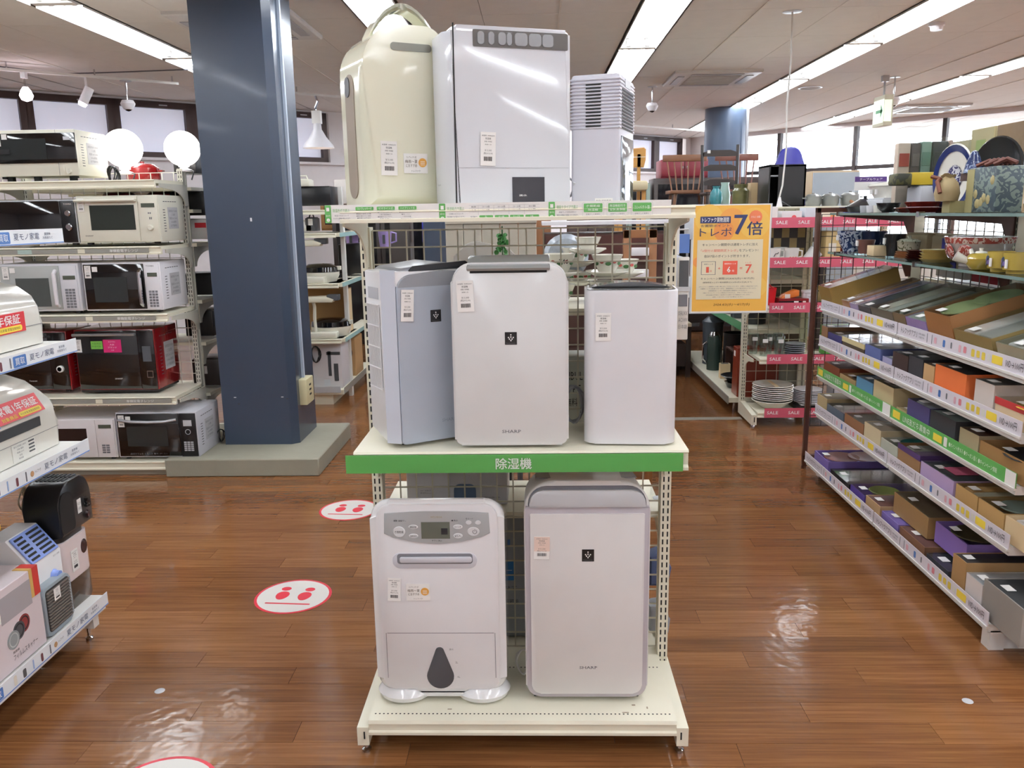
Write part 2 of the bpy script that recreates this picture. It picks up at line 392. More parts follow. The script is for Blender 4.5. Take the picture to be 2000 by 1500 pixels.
for i, (a, c) in enumerate(wins):
    b = MB()
    for q in ((a - .07, a), (c, c + .07)): wbox(b, F1, q[0], q[1], -.03, .1, 2.15, 2.76)
    wbox(b, F1, a - .07, c + .07, -.03, .1, 2.69, 2.76); wbox(b, F1, a - .07, c + .07, -.03, .1, 2.15, 2.21); wbox(b, F1, a - .02, c + .02, -.045, -.03, 2.15, 2.16)
    o = b.build('window_%d' % (i + 1), WF); o['kind'] = 'structure'
    b = MB(); wbox(b, F1, a, c, .04, .05, 2.21, 2.69); b.build('window_pane', SHE, o)
    b = MB(); wbox(b, F1, a + .2, a + .29, -.036, -.03, 2.715, 2.727); b.build('latch', LGR, o)
b = MB(); wbox(b, F1, 7.2, 12.7, -.06, 0, 2.12, 2.15); wbox(b, F1, .1, 2.1, -.06, 0, 2.12, 2.15); o = b.build('trim_3', PLAS); o['kind'] = 'structure'
# glass wall
b = MB(); MUL = mat('window_mullion', '3c3434', .5)
wbox(b, F2, 0, .5, 0, .12, 0, CEIL + .05); wbox(b, F2, .5, 12, 0, .12, 0, .3); wbox(b, F2, .5, 12, 0, .12, 2.72, CEIL + .05)
o = b.build('wall_right', PLAS); o['kind'] = 'structure'
b = MB()
for k in range(9): q = .5 + k * 1.35 + (.0); wbox(b, F2, q - .03, q + .03, .0, .08, .3, 2.72)
wbox(b, F2, .5, 12, .01, .07, 2.06, 2.12); wbox(b, F2, .5, 12, .01, .07, .3, .36)
o = b.build('window_9', MUL); o['kind'] = 'structure'
PG = clear('window_glass', 'f8fbff', .95, .02)
for k in range(8):
    q = .5 + k * 1.35
    b = MB(); wbox(b, F2, q + .03, q + 1.32, .035, .041, 2.12, 2.72); b.build('window_pane', PG, o)
    b = MB(); wbox(b, F2, q + .03, q + 1.32, .035, .041, .36, 2.06); b.build('window_pane', PG, o)
for nm, a in (('wall_near', (-10, 11, -4.2, -4.05, 0, 2.85)), ('wall_east', (10.3, 10.45, -4.2, 8.6, 0, 2.85)), ('wall_west', (-9.9, -9.75, -4.2, 5.2, 0, 2.85))):
    o = bx(nm, PLAS, None, *a); o['kind'] = 'structure'
# roof slab outside keeps daylight from leaking over the tiles
o = bx('trim_4', CS, None, -10.5, 11.5, -4.5, 17.5, CEIL + .13, CEIL + .18); o['kind'] = 'structure'
# outside pavement seen through the glass
o = bx('ground', mat('pale_pavement', 'c8c8c4', .9), None, -30, 50, -10, 60, -.3, -.08); o['kind'] = 'structure'
o = bx('trim_5', mat('grey_metal_threshold', '9d978c', .4, metal=.4), None, .3, 1.47, 5.80, 5.87, 0, .004); o['kind'] = 'structure'
# ---- pillars
BLUE = mat('navy_gloss_paint', '343f50', .26, var=.05, scale=3, coat=.1)
t = thing('pillar', 'navy blue steel-clad square pillar standing on a low concrete plinth', 'pillar', (-1.69, 5.06, 0))
CONC = mat('grey_concrete', '8b8778', .85, bump=.5, bscale=30, var=.16, scale=5)
b = MB(); b.prism([(-.225, .16), (-.225, -.185), (.185, -.185), (.228, -.15), (.228, .24), (-.225, .24)], .105, CEIL, 'xy', 0); b.build('cladding', BLUE, t)
b = MB().box(-.47, .43, -.5, .34, 0, .105, .006, 1); b.build('plinth', CONC, t)
b = MB(); b.box(.228, .243, -.03, -.005, .40, CEIL); b.build('cable_duct', mat('pale_blue_duct', 'b4c0d0', .35), t)
b = MB(); b.box(.2, .275, -.1, .06, .33, .49, .006); b.build('socket_box', mat('ivory_plastic', 'cfc7a0', .45), t)
for z in (.38, .41, .44): bx('socket', DRK, t, .2751, .276, -.04, .0, z, z + .012)
for p in ((-.15, .5), (-.13, .46), (.14, .5), (.17, .49)): bx('scratch', LGR if p[1] > .49 else DRK, t, p[0], p[0] + .014, -.1862, -.185, p[1] - .1, p[1] - .096)
bx('label_plate', LGR, t, .035, .045, -.187, -.185, 1.45, 1.47)
t = thing('pillar', 'navy blue pillar rising behind the top shelf of the central rack', 'pillar', (-.72, 7.9, 0))
MB().prism([(-.3, -.22), (.17, -.22), (.2, -.19), (.2, .25), (-.3, .25)], 0, CEIL, 'xy').build('cladding', BLUE, t)
bx('cable_duct', LGR, t, -.06, -.03, -.235, -.22, .4, CEIL); bx('white_overlay', WHT, t, -.34, .08, -.245, -.225, 2.45, CEIL, .002); bx('pale_overlay', mat('pale_blue_duct'), t, .15, .26, -.245, -.225, 2.45, CEIL, .002)  # upper front overlaid with a white and a pale blue slab
t = thing('pillar', 'slate blue round pillar behind the ladder-back chairs', 'pillar', (2.55, 11.6, 0))
MB().lathe([(.27, 0), (.27, CEIL)], n=32).build('cladding', mat('slate_blue_paint', '56657c', .3), t)
bx('cable_duct', LGR, t, .22, .25, -.24, -.2, 0, CEIL)
# ================================================================ SHELVING HELPERS
SLOT = mat('slot_hole', '1a1917', .8, var=0)
def upright(parent, x, y, z0, z1, m=CRM, w=.03, d=.05, slots=True, front=-1):
    u = MB().box(x - w / 2, x + w / 2, y - d / 2, y + d / 2, z0, z1).build('upright', m, parent)
    if slots:
        b = MB(); z = z0 + .03
        fy = y + front * (d / 2); e = front * .0006
        while z < z1 - .03:
            for sx in (-.007, .007): b.box(x + sx - .0022, x + sx + .0022, min(fy, fy + e), max(fy, fy + e), z, z + .016)
            z += .025
        b.build('slots', SLOT, u)
    return u
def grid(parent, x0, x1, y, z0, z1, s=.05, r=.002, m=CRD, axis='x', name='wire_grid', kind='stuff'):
    b = MB(); n = max(1, round((x1 - x0) / s)); k = max(1, round((z1 - z0) / s))
    def B(a0, a1, c0, c1, q):
        if axis == 'x': b.box(a0, a1, y - r + q, y + r + q, c0, c1)
        else: b.box(y - r + q, y + r + q, a0, a1, c0, c1)
    for i in range(n + 1): q = x0 + (x1 - x0) * i / n; B(q - r, q + r, z0, z1, 0)
    for i in range(k + 1): q = z0 + (z1 - z0) * i / k; B(x0, x1, q - r, q + r, 2 * r)
    o = b.build(name, m, parent)
    if kind: o['kind'] = kind
    return o
def bracket(parent, x, yb, yf, z, m=CRM, h=.12, t=.003):
    pts = [(yb, z), (yf, z), (yf, z - .02)]
    n = 6; sg = -1 if yf < yb else 1
    for i in range(n + 1):
        a = PI / 2 * i / n; pts.append((yb + (abs(yf - yb) * .6 * (1 - math.sin(a)) + .03) * sg, z - .03 - (h - .03) * (1 - math.cos(a))))
    pts.append((yb, z - h)); return MB().prism(pts, x - t, x + t, 'yz').build('bracket', m, parent)
def shelfboard(parent, x0, x1, yf, yb, z, m=CRM, t=.035, name='shelf'):
    """pressed steel shelf with a stepped price-rail lip; top at z"""
    s = 1 if yb > yf else -1
    pts = [(yf, z), (yb, z), (yb, z - .02), (yf + s * .02, z - .02), (yf + s * .02, z - t), (yf - s * .004, z - t), (yf - s * .004, z - t + .008), (yf + s * .004, z - t + .014), (yf + s * .004, z - .010), (yf - s * .003, z - .006)]
    return MB().prism(pts, x0, x1, 'yz').build(name, m, parent)
def price_tag(parent, x, z, y=0, w=.038, h=.068, tilt=0, lab=None, fr='f'):
    o = MB().box(-w / 2, w / 2, -.0008, 0, -h / 2, h / 2).build('price_tag', PAP, parent, lab); o.location = (x, y - .0005, z); o.rotation_euler = (0, tilt, 0)
    lines(o, [('未使用  WIRELESS', .5, .95), ('除湿機', .7, .4), ('家電 1年保証', .5, .55), ('本体のみ', .45, .8), ('', 1, 1), ('￥11,000', .8, .5), ('(税込￥12,100)', .8, .65)], (0, -.0012, h * .13), w * .9, h * .62, INK)
    b = MB(); q = -w * .28
    random.seed(5)
    while q < w * .28: k = random.choice((.0006, .0011)); b.box(q, q + k, -.0014, -.001, -h * .36, -h * .23); q += k + .0009
    b.build('barcode', INK, o); return o
def promo(parent, x, z, y=0):
    w, h = .066, .05
    o = MB().box(-w / 2, w / 2, -.0008, 0, -h / 2, h / 2).build('season_card', PAP, parent); o.location = (x, y - .0005, z)
    lines(o, [('コンプレッサー式', .5, .8), ('梅雨〜夏', .8, 1), ('におすすめ', .75, .9)], (-.012, -.0013, .005), .034, .032, mat('brown_ink', '5a4630', .6, var=0))
    b = MB().lathe([(.0, -.0014), (.0115, -.0014), (.0115, -.001)], (.019, 0, .002), 20, 'y'); b.build('round_emblem', ORG, o)
    b = MB()
    for q in (-.004, 0, .004): b.box(.013, .025, -.0018, -.0015, q, q + .0012)
    b.build('emblem_stripes', PAP, o)
    write(o, 'トレファク', (0, -.0013, -.019), .024, None, INK); return o
def emblem(parent, x, y, z, s=.03):
    o = MB().box(-s / 2, s / 2, -.0008, 0, -s / 2 * 1.06, s / 2 * 1.06).build('ion_emblem', BLK, parent); o.location = (x, y, z)
    b = MB()
    for (u, v) in ((-.2, .08), (0, .12), (.2, .08), (-.12, -.05), (.1, -.05), (0, -.18), (0, .3)): b.lathe([(0, -.0014), (.06 * s, -.0014), (.06 * s, -.001)], (u * s, 0, v * s), 8, 'y')
    b.build('dots', WINK, o); write(o, 'Plasmacluster', (0, -.001, -.4 * s), s * .8, None, INKG); return o
def cord_loop(parent, c, r, m, n=3, th=.003, name='power_cord'):
    b = MB()
    for k in range(n):
        a0 = k * .35; P = [(c[0] + r * math.cos(t) * (.55 + .1 * k), c[1] + .01 * k + .012 * math.sin(2 * t + k), c[2] + r * 1.3 * math.sin(t)) for t in [2 * PI * q / 16 + a0 for q in range(16)]]
        b.tube(P, th, 5, closed=True)
    return b.build(name, m, parent)

# ================================================================ CENTRAL RACK
R = thing('display_rack', 'cream steel dehumidifier rack with green shelf strips in the middle of the floor', 'shelving', (-.05, 2.42, 0))
for x in (-.437, .437):
    upright(R, x, 0, .02, 1.44)
    b = MB(); b.box(x - .012 if x > 0 else x - .02, x + .02 if x > 0 else x + .012, -.375, 0, .03, .085); b.build('base_leg', CRM, R)
    bx('slot_hole', SLOT, R, x - .002, x + .002, -.3762, -.375, .05, .072)
    MB().lathe([(.012, 0), (.013, .008), (.006, .012), (.006, .03)], (x, -.355, 0), 10).build('levelling_foot', CHR, R)
    MB().lathe([(.012, 0), (.013, .008), (.006, .012), (.006, .03)], (x, .36, 0), 10).build('levelling_foot', CHR, R)
    b = MB(); b.box(x - .012, x + .012, 0, .375, .03, .085); b.build('base_leg', CRM, R)
bs = MB().prism([(-.372, .105), (.372, .105), (.372, .07), (.36, .07), (.36, .095), (-.36, .095), (-.36, .062), (-.376, .062), (-.376, .07), (-.370, .074), (-.370, .092), (-.376, .096)], -.425, .425, 'yz').build('base_shelf', CRM, R)
b = MB()
for i in range(72): x = -.41 + .82 * i / 71; b.box(x - .0022, x + .0022, -.3422, -.3380, .1051, .1055)
for i in range(72): x = -.41 + .82 * i / 71; b.box(x - .0022, x + .0022, -.10, -.096, .1051, .1055)
b.build('perforations', SLOT, bs)
b = MB()
for (x, y, w, h) in ((-.21, -.32, .012, .004), (.31, -.30, .01, .006), (.28, -.335, .018, .004), (.35, -.315, .004, .01), (.3, -.21, .01, .004)): b.box(x, x + w, y, y + h, .1051, .1054)
b.build('scuffs', mat('brown_scuff', '9a8a74', .8), bs)
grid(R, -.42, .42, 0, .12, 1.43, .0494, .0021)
for z, yf in ((.862, -.325), (1.487, -.325)):
    s = shelfboard(R, -.435, .445, yf, -.02, z, t=.055 if z < 1 else .032)
    for x in (-.43, .43): bracket(R, x, -.02, yf + .01, z - .02, h=.14)
# back side shelves
for z, yf in ((1.195, .36), (.80, .33), (.565, .33)):
    shelfboard(R, -.435, .435, yf, .02, z)
    for x in (-.43, .43): bracket(R, x, .02, yf - .02, z - .02)
# green strip of the middle shelf
st = MB().box(-.455, .43, -.333, -.331, .806, .855).build('label_strip', GRN, R, 'green shelf strip with white lettering')
st.location = (0, 0, 0)
write(st, '除湿機', (-.012, -.3338, .8305), .094, None, WINK, bold=.012)
bx('plastic_rail', RAIL, R, -.455, .44, -.3375, -.3365, .80, .858)
# guide strip of the top shelf
st = MB().box(-.472, .385, -.326, -.3245, 1.456, 1.5).build('label_strip', PAP, R, 'white shelf strip with a green buying guide')
GT = mat('green_ink', '6fa868', .6, var=0)
def gbox(x0, x1, z0, z1, m=GRN, y=-.3268, nm='green_field'): return MB().prism(rr(x0, x1, z0, z1, min(.002, (z1 - z0) / 3), 3), y - .0003, y, 'xz').build(nm, m, st)
y = -.3272
for i, (x0, num) in enumerate(((-.472, '1'), (-.187, '2'), (.084, '3'))):
    gbox(x0, x0 + .0155, 1.4565, 1.4995)
    b = MB().box(x0 + .004, x0 + .0115, y - .0004, y - .0001, 1.485, 1.494); b.lathe([(0, -.0004), (.0042, -.0004), (.0042, 0)], (x0 + .0078, y, 1.4635), 14, 'y'); b.build('white_mark', WINK, st)
    write(st, '選び方', (x0 + .0078, y - .0002, 1.474), .011, .0042, WINK); write(st, num, (x0 + .0078, y - .0006, 1.4635), None, .0052, GRN)
for x0, a, l in ((-.452, '除湿方式で選ぶ', ('除湿の方法によって', 'それぞれ特徴が異なります。')), (-.167, '除湿能力で選ぶ', ('お部屋の広さによって', '除湿能力が変わります。')), (.104, '機能やタイプで選ぶ', ('部屋干しや空気清浄など', '便利な機能が搭載された製品も。'))):
    w = .042 if x0 < .1 else .052
    write(st, a, (x0 + w / 2, y, 1.4865), w, .0085, GT); lines(st, [(l[0], .6, .8), (l[1], .6, 1)], (x0 + w / 2 + .001, y, 1.4705), w + .002, .014, INKG)
for x0, a, ls in ((-.395, 'コンプレッサー式', ['●梅雨から夏場に大活躍', '●電力量が少なく節約', '●冬場には不向き']), (-.342, 'ゼオライト式', ['●デシカント式とも', '一定の除湿能力', '●軽量でコンパクト', '冬場にも強い']), (-.288, 'ハイブリッド式', ['●両方のいいとこどり', '●高いパワー', '一年中活躍', 'オールシーズン'])):
    gbox(x0, x0 + .045, 1.486, 1.4945); write(st, a, (x0 + .0225, y - .0001, 1.4902), .036, .0058, WINK); lines(st, [(q, .62, .86) for q in ls], (x0 + .02, y, 1.4725), .042, .0052 * len(ls), INKG)
b = MB()
for q in (1.494, 1.4865, 1.478): b.box(-.113, .062, y - .0001, y, q, q + .0003)
for q in (-.09, -.0515, -.014, .024): b.box(q, q + .0003, y - .0001, y, 1.4705, 1.494)
b.build('table_rules', INKG, st)
for i, (q, a1, a2, a3) in enumerate(((-.0885, '13〜14畳', '6〜7畳', '5L'), (-.05, '18〜20畳', '9〜10畳', '6〜8L'), (-.0125, '23〜25畳', '11〜14畳', '9〜12L'), (.0255, '40畳', '20畳', '18L'))):
    write(st, a1, (q + .018, y, 1.4902), .018, .0042, INKG); write(st, a2, (q + .018, y, 1.4822), .018, .0042, INKG)
    gbox(q + .001, q + .035, 1.4625, 1.4695); write(st, a3, (q + .018, y - .0001, 1.466), None, .0042, WINK)
for q, a in ((1.4902, '鉄筋'), (1.4822, '木造'), (1.466, '除湿能力')): write(st, a, (-.101, y, q), .012 if len(a) < 3 else .016, .0042, INKG)
for x0, a in ((.168, ('衣類乾燥', '除湿機')), (.228, ('除湿機能付き', '空気清浄機')), (.288, ('コンパクト型',))):
    MB().prism(rr(x0 - .001, x0 + .052, 1.4585, 1.4965, .003, 3), y - .0001, y + .0001, 'xz').build('outline', mat('pale_outline', 'd5dad5', .6), st)
    MB().prism(rr(x0, x0 + .051, 1.4595, 1.4955, .003, 3), y - .0002, y, 'xz').build('field', PAP, st)
    gbox(x0 + .0025, x0 + .0485, 1.473, 1.494, y=y - .0003)
    lines(st, [(q, .7, .9) for q in a], (x0 + .0255, y - .0008, 1.4835), .042, .018 if len(a) > 1 else .011, WINK)
    lines(st, [('部屋干しに最適な', .6, .8), ('衣類乾燥機能がついた商品', .6, .95)], (x0 + .0255, y - .0006, 1.4655), .046, .011, INKG)


# ================================================================ DEHUMIDIFIERS
YF = 2.42
# -- lower right: tall white with silver top flap
t = thing('dehumidifier', 'tall white dehumidifier with silver top flap on the bottom shelf', 'dehumidifier', (.134, 2.135, .1065), 0, 'dehumidifiers on the rack')
wd = .1725
def shear(v): return Vector((v.x, v.y, v.z - max(0, v.y - .03) * .16 * max(0, v.z) / .65)) if v.z > .3 else v
b = MB().prism(rr(-wd, wd, .012, .655, (.035, .035, .085, .085), 8), .012, .25, 'xz', .012, 3, (1, 1)); b.warp(shear); b.build('housing', mat('pale_shell', 'dcdad8', .35), t)
b = MB().prism(rr(-wd + .004, wd - .004, .016, .585, (.035, .035, .004, .004), 6), .002, .016, 'xz', .004, 2); b.build('front_bezel', mat('mauve_grey_plastic', 'b4aeb4', .35), t)
b = MB().prism(rr(-wd + .017, wd - .017, .028, .566, (.026, .026, .003, .003), 6), -.003, .006, 'xz', .003, 2); b.build('front_panel', mat('warm_white_panel', 'd9d7d6', .4), t)
b = MB().prism(rr(-wd + .015, wd - .015, .585, .632, (.002, .002, .038, .038), 6), -.003, .009, 'xz', .004, 2); b.warp(lambda v: Vector((v.x, v.y + (v.z - .585) * .12, v.z))); b.build('outlet_flap', mat('bright_silver_flap', 'b9b9bb', .28, metal=.35), t, 'silver flap')
b = MB().prism(rr(-wd + .012, wd - .012, .566, .642, (.003, .003, .05, .05), 6), .0105, .0118, 'xz'); b.build('outlet_recess', mat('shadowed_grey_plastic', '6a6a70', .5), t)
b = MB()
b.box(-.15, .15, .07, .2, .6, .6005); 
b.T = None
b.bm.free(); b = MB().box(-.14, .14, .062, .20, .6505, .652); b.warp(lambda v: Vector((v.x, v.y, v.z - (v.y - .03) * .16 * v.z / .65 + .0012))); pn = b.build('control_panel', mat('grey_control_panel', '87878c', .35), t)
for i, q in enumerate(('切/入', '除湿', '衣類乾燥', '冬モード', 'タイマー', '風向', '内部乾燥')):
    o = write(pn, q, (-.115 + .038 * i, .13, .6365), .022, .01, WINK, 'u'); o.rotation_euler[0] = -.16
emblem(t, .002, -.0032, .447, .033); write(t, 'SHARP', (.004, -.0034, .11), .05, .0085, INKG, bold=.02)
tg = price_tag(t, -.124, .47, -.0035, .043, .066, .02); bx('pink_backing', mat('pink_card', 'e2cabd', .7), tg, -.0214, .0214, -.0011, -.0009, -.01, .032)
for x in (-.12, .12): bx('foot', DRK, t, x - .03, x + .03, .03, .21, 0, .014)
cord_loop(t, (-.185, .13, .05), .03, mat('white_cord', 'd9d6d0', .5), 2, .0028)
# -- lower left: white rounded with control panel and teardrop window
t = thing('dehumidifier', 'rounded white dehumidifier with grey control panel and dark teardrop water window', 'dehumidifier', (-.276, 2.135, .1065), 0, 'dehumidifiers on the rack')
wd = .184
def bulge(v):
    k = 1 - .06 * max(0, (v.z - .05) / .55) * 0
    return Vector((v.x * (1 - .04 * abs(v.z - .45) / .45 * (1 if v.z < .45 else .3)), v.y + .02 * (abs(v.x) / wd) ** 2, v.z))
def fpr(b, pts, a, c, bev, seg=3, sub=0): b.prism(pts, a, c, 'xz', bev, seg, (1, 1)); return b
b = fpr(MB(), rr(-wd, wd, .03, .61, (.05, .05, .055, .055), 8), .0, .22, .02, 4); b.warp(lambda v: Vector((v.x, v.y, v.z - (.38 * max(0, v.y - .01) if v.z > .4 else 0)))); b.build('housing', GLW, t)
b = fpr(MB(), rr(-wd + .018, wd - .018, .045, .598, (.03, .03, .04, .04), 6), -.006, .02, .005, 2); b.build('front_panel', mat('white_front', 'dedddf', .3), t)
b = MB()
b.box(-.15, .15, -.0066, -.0058, .2175, .2187); 
for sx in (-1, 1): b.box(sx * .153 - .0006, sx * .153 + .0006, -.0066, -.0058, .08, .218)
b.build('tank_seam', INKG, t)
# control panel: curved-bottom silver plate
pts = [(-.142, .573), (-.145, .515)] + [(-.145 + .29 * k / 12, .515 - .026 * math.sin(PI * k / 12) - .004) for k in range(1, 12)] + [(.145, .515), (.142, .573)] + [(.142 - .284 * k / 8, .573 + .006 * math.sin(PI * k / 8)) for k in range(1, 8)]
cp = MB().prism(pts, -.009, -.004, 'xz', .002, 2).build('control_panel', mat('silver_grey_panel', 'aeb2b4', .28, metal=.2), t)
bx('display', mat('lcd_grey', '5d6158', .15), cp, -.042, .036, -.0096, -.009, .5, .548)
bx('display_segment', INK, cp, .012, .03, -.0099, -.0096, .512, .53)
RING = mat('button_ring', 'd7dadc', .3)
for (x, z, rx, rz_, s) in ((-.103, .52, .017, .016, '衣類乾燥'), (-.064, .534, .013, .0065, '運転切替'), (-.064, .508, .013, .0065, '湿度設定'), (.058, .534, .013, .0065, 'スイング'), (.058, .508, .013, .0075, '切入'), (.1, .52, .017, .013, ''), (.088, .546, .008, .006, ''), (.113, .546, .008, .006, '')):
    o = MB().lathe([(0, -.0015), (rx * .9, -.0015), (rx, 0)], (0, 0, 0), 20, 'y', rz_ / rx).build('button', RING, cp); o.location = (x, -.009, z)
    if s: write(cp, s, (x, -.0107, z), rx * 1.4, rx * .45, INK)
write(cp, '標準  部屋干し', (-.1, -.0094, .552), .034, .005, INK); write(cp, '●満水', (.05, -.0094, .552), .018, .005, INK); write(cp, '冬モード', (.09, -.0094, .557), .02, .005, INK)
b = MB().tube([(.104 + .0055 * math.cos(a), -.0111, .52 + .0055 * math.sin(a)) for a in [2.1 + 5.2 * k / 12 for k in range(13)]], .0006, 4); b.box(.1035, .1045, -.0115, -.0108, .521, .5275); b.build('power_mark', INK, cp)
write(cp, 'MITSUBISHI', (0, -.0094, .562), .03, .005, mat('gold_ink', '9a8c60', .5)); write(cp, 'サラリ PRO', (0, -.0094, .494), .028, .006, INK)
# louvre
b = MB().prism(rr(-.125, .108, .412, .458, .02, 6), -.0075, -.003, 'xz', .002, 2); b.build('outlet_surround', mat('white_surround', 'cfd0d8', .3), t)
b = MB().prism(rr(-.112, .096, .426, .4555, .008, 4), -.0082, -.0072, 'xz'); b.build('outlet_recess', mat('recess_grey', '74757c', .5), t)
b = MB().prism(rr(-.105, .094, .43, .447, .006, 4), -.013, -.008, 'xz', .003, 2); b.build('louvre', mat('louvre_white', 'c9cad2', .3), t)
# teardrop
pts = []
for k in range(17):
    a = -PI - .26 + (PI + .52) * k / 16; pts.append((.0385 * math.cos(a) - .004, .0385 * math.sin(a) + .085))
for k in range(9):
    a = .26 + (PI - .52) * k / 8; pts.append((.012 * math.cos(a) - .004, .012 * math.sin(a) + .163))
MB().prism(pts, -.0078, -.005, 'xz', .001, 1).build('water_window', mat('smoked_window', '3b3a3e', .12, coat=.4), t)
write(t, '満水', (.029, -.0068, .168), .013, .006, INKG); write(t, '2L', (.043, -.0068, .128), .007, .006, INKG); write(t, '1L', (.048, -.0068, .083), .007, .006, INKG)
price_tag(t, -.124, .35, -.0068, .036, .068, .05); promo(t, -.058, .342, -.0068)
# bulbous feet
for sx in (-1, 1):
    b = MB().lathe([(0, 0), (.055, 0), (.074, .008), (.08, .022), (.066, .04), (.03, .052), (0, .056)], (sx * .112, .045, .0), 24, 'z', .85); b.build('foot', GLW, t)
bx('base_plate', GLW, t, -.11, .11, .0, .2, .015, .04, .006)

# -- middle centre: white rounded slab
t = thing('dehumidifier', 'plain white dehumidifier with silver top handle at the middle of its shelf', 'dehumidifier', (-.067, 2.125, .8632), 0, 'dehumidifiers on the rack')
wd = .151
b = MB().prism(rr(-wd, wd, .006, .488, (.018, .018, .05, .05), 8), .0, .11, 'xz', .01, 3, (1, 1)); b.warp(lambda v: Vector((v.x * (1 - .35 * max(0, v.y) / .11), v.y, v.z))); b.build('housing', mat('shell_white', 'd8d8d8', .3), t)
b = MB().prism(rr(-wd + .004, wd - .004, .01, .482, (.016, .016, .048, .048), 8), -.006, .004, 'xz', .0035, 2); b.build('front_panel', mat('neutral_white_panel', 'd6d7d7', .22, coat=.2), t)
b = MB().prism([(-.014, .474), (-.008, .481), (.05, .5), (.1, .502), (.1, .496), (-.01, .468)], -.108, .104, 'yz', .003, 2, (1, 1)); b.build('top_handle', mat('silver_lid', 'a4a8aa', .25, metal=.35), t, 'silver handle')
bx('handle_slot', DRK, t, -.1, .096, -.0066, -.004, .462, .471)
emblem(t, .002, -.0064, .294, .031); write(t, 'SHARP', (0, -.0064, .046), .05, .0085, INKG, bold=.02)
price_tag(t, -.113, .404, -.0065, .043, .08, -.03)
# -- middle left: blue grey, turned, with side grille
t = thing('dehumidifier', 'blue-grey dehumidifier turned to show its white side grille', 'dehumidifier', (-.357, 2.128, .8632), 31, 'dehumidifiers on the rack')
Wd, Dp = .26, .165
SHB = mat('side_white', 'e2e2e4', .3); BG1 = mat('pale_blue_chamfer', 'c6ccd8', .25, coat=.2); BG2 = mat('blue_grey_panel', 'a6aeba', .35)
def low(v): return Vector((v.x, v.y, v.z + .03 * min(1, max(0, v.y - .02) / .15) * max(0, 1 - v.z / .1)))
plan = [(-.032, .03), (-.004, .002), (Wd - .02, 0), (Wd, .02), (Wd, Dp - .06), (Wd - .06, Dp), (.02, Dp), (-.032, Dp - .02)]
b = MB().prism(plan, .01, .468, 'xy', .006, 2, (1, 1)); b.warp(low); b.build('housing', SHB, t)
b = MB().prism([(-.034, .028), (-.005, -.002), (-.002, .004), (-.030, .034)], .012, .472, 'xy'); b.build('chamfer_panel', BG1, t)
b = MB().prism(rr(-.003, Wd - .004, .008, .43, (.012, .012, .0, .0), 4), -.004, .002, 'xz', .002, 1); b.build('front_panel', BG2, t)
# dome lid
pts = [(-.003, .43)] + [(-.003 + .03 * (1 - math.cos(PI / 2 * k / 6)), .43 + .045 * math.sin(PI / 2 * k / 6)) for k in range(1, 7)] + [(Wd / 2, .487)] + [(Wd - .004 - .03 * (1 - math.sin(PI / 2 * k / 6)), .43 + .045 * math.cos(PI / 2 * k / 6)) for k in range(0, 7)]
b = MB().prism(pts, .012, .19, 'xz', .008, 2, (1, 1)); b.build('lid', mat('mid_grey_lid', '85888e', .32), t, 'grey lid')
pts = [(-.0, .425)] + [(.0 + .045 * (1 - math.cos(PI / 2 * k / 6)), .425 + .035 * math.sin(PI / 2 * k / 6)) for k in range(1, 7)] + [(Wd / 2, .467)] + [(Wd - .008 - .045 * (1 - math.sin(PI / 2 * k / 6)), .425 + .035 * math.cos(PI / 2 * k / 6)) for k in range(0, 7)]
b = MB().prism(pts, -.0042, .012, 'xz', .002, 1); b.build('outlet_flap', mat('grey_flap', '8d9096', .35), t)
pts = [(.028, .458), (.05, .48), (Wd - .06, .488), (Wd - .035, .472), (Wd / 2, .469)]
b = MB().prism(pts, .004, .0115, 'xz'); b.build('outlet', mat('navy_black_recess', '1f2026', .5), t)
bx('side_handle', mat('handle_recess', 'b4b6bc', .5), t, -.0332, -.0318, .05, .125, .395, .425)
gr = bx('side_grille', mat('grille_dark', '6d6e70', .7), t, -.0335, -.0318, .045, .13, .16, .375)
b = MB()
for i in range(14): y_ = .045 + .085 * i / 13; b.box(-.0365, -.0335, y_ - .0012, y_ + .0012, .155, .38)
for i in range(5): z_ = .155 + .225 * i / 4; b.box(-.0372, -.0335, .043, .132, z_ - .0015, z_ + .0015)
b.build('grille_bars', SHB, gr)
emblem(t, .105, -.0046, .348, .03); write(t, 'SHARP', (.135, -.0046, .062), .042, .009, mat('pale_grey_ink', '8b94a2', .4, var=0), bold=.02)
price_tag(t, .025, .38, -.0055, .035, .082, .06)
for x in (.03, .22): bx('foot', DRK, t, x - .02, x + .02, .03, .13, 0, .014)
# -- middle right: plain white oblong
t = thing('dehumidifier', 'plain white box-shaped dehumidifier without markings beside the hanging parcel', 'dehumidifier', (.246, 2.135, .8632), -3, 'dehumidifiers on the rack')
wd = .12
b = MB().prism(rr(-wd, wd, -0, .15, (.028, .028, .012, .012), 6), .004, .412, 'xy', .005, 2, (1, 1)); b.build('front_shell', mat('matte_white_shell', 'dadade', .42), t)
b = MB().prism(rr(-wd + .006, wd - .006, .006, .146, (.024, .024, .01, .01), 6), .4122, .4135, 'xy'); b.build('top_recess', mat('dark_mirror_top', '56585a', .15, metal=.5), t)
b = MB().prism([(-wd + .012, .4135)] + [(-wd + .012 + (2 * wd - .024) * k / 12, .4135 + .014 * math.sin(PI * k / 12)) for k in range(1, 12)] + [(wd - .012, .4135)], .07, .14, 'xz', .002, 1, (1, 1)); b.build('top_cover', mat('grey_mirror_cover', '6b6e70', .12, metal=.6), t)
b = MB().box(-wd + .0, wd - .004, .152, .235, .006, .405, .006); b.build('water_tank', mat('smoke_grey_tank', '7c7e82', .2), t)
price_tag(t, -.072, .318, -.0008, .04, .073, 0)
cord_loop(t, (-.15, .17, .07), .04, GRY, 4, .003)
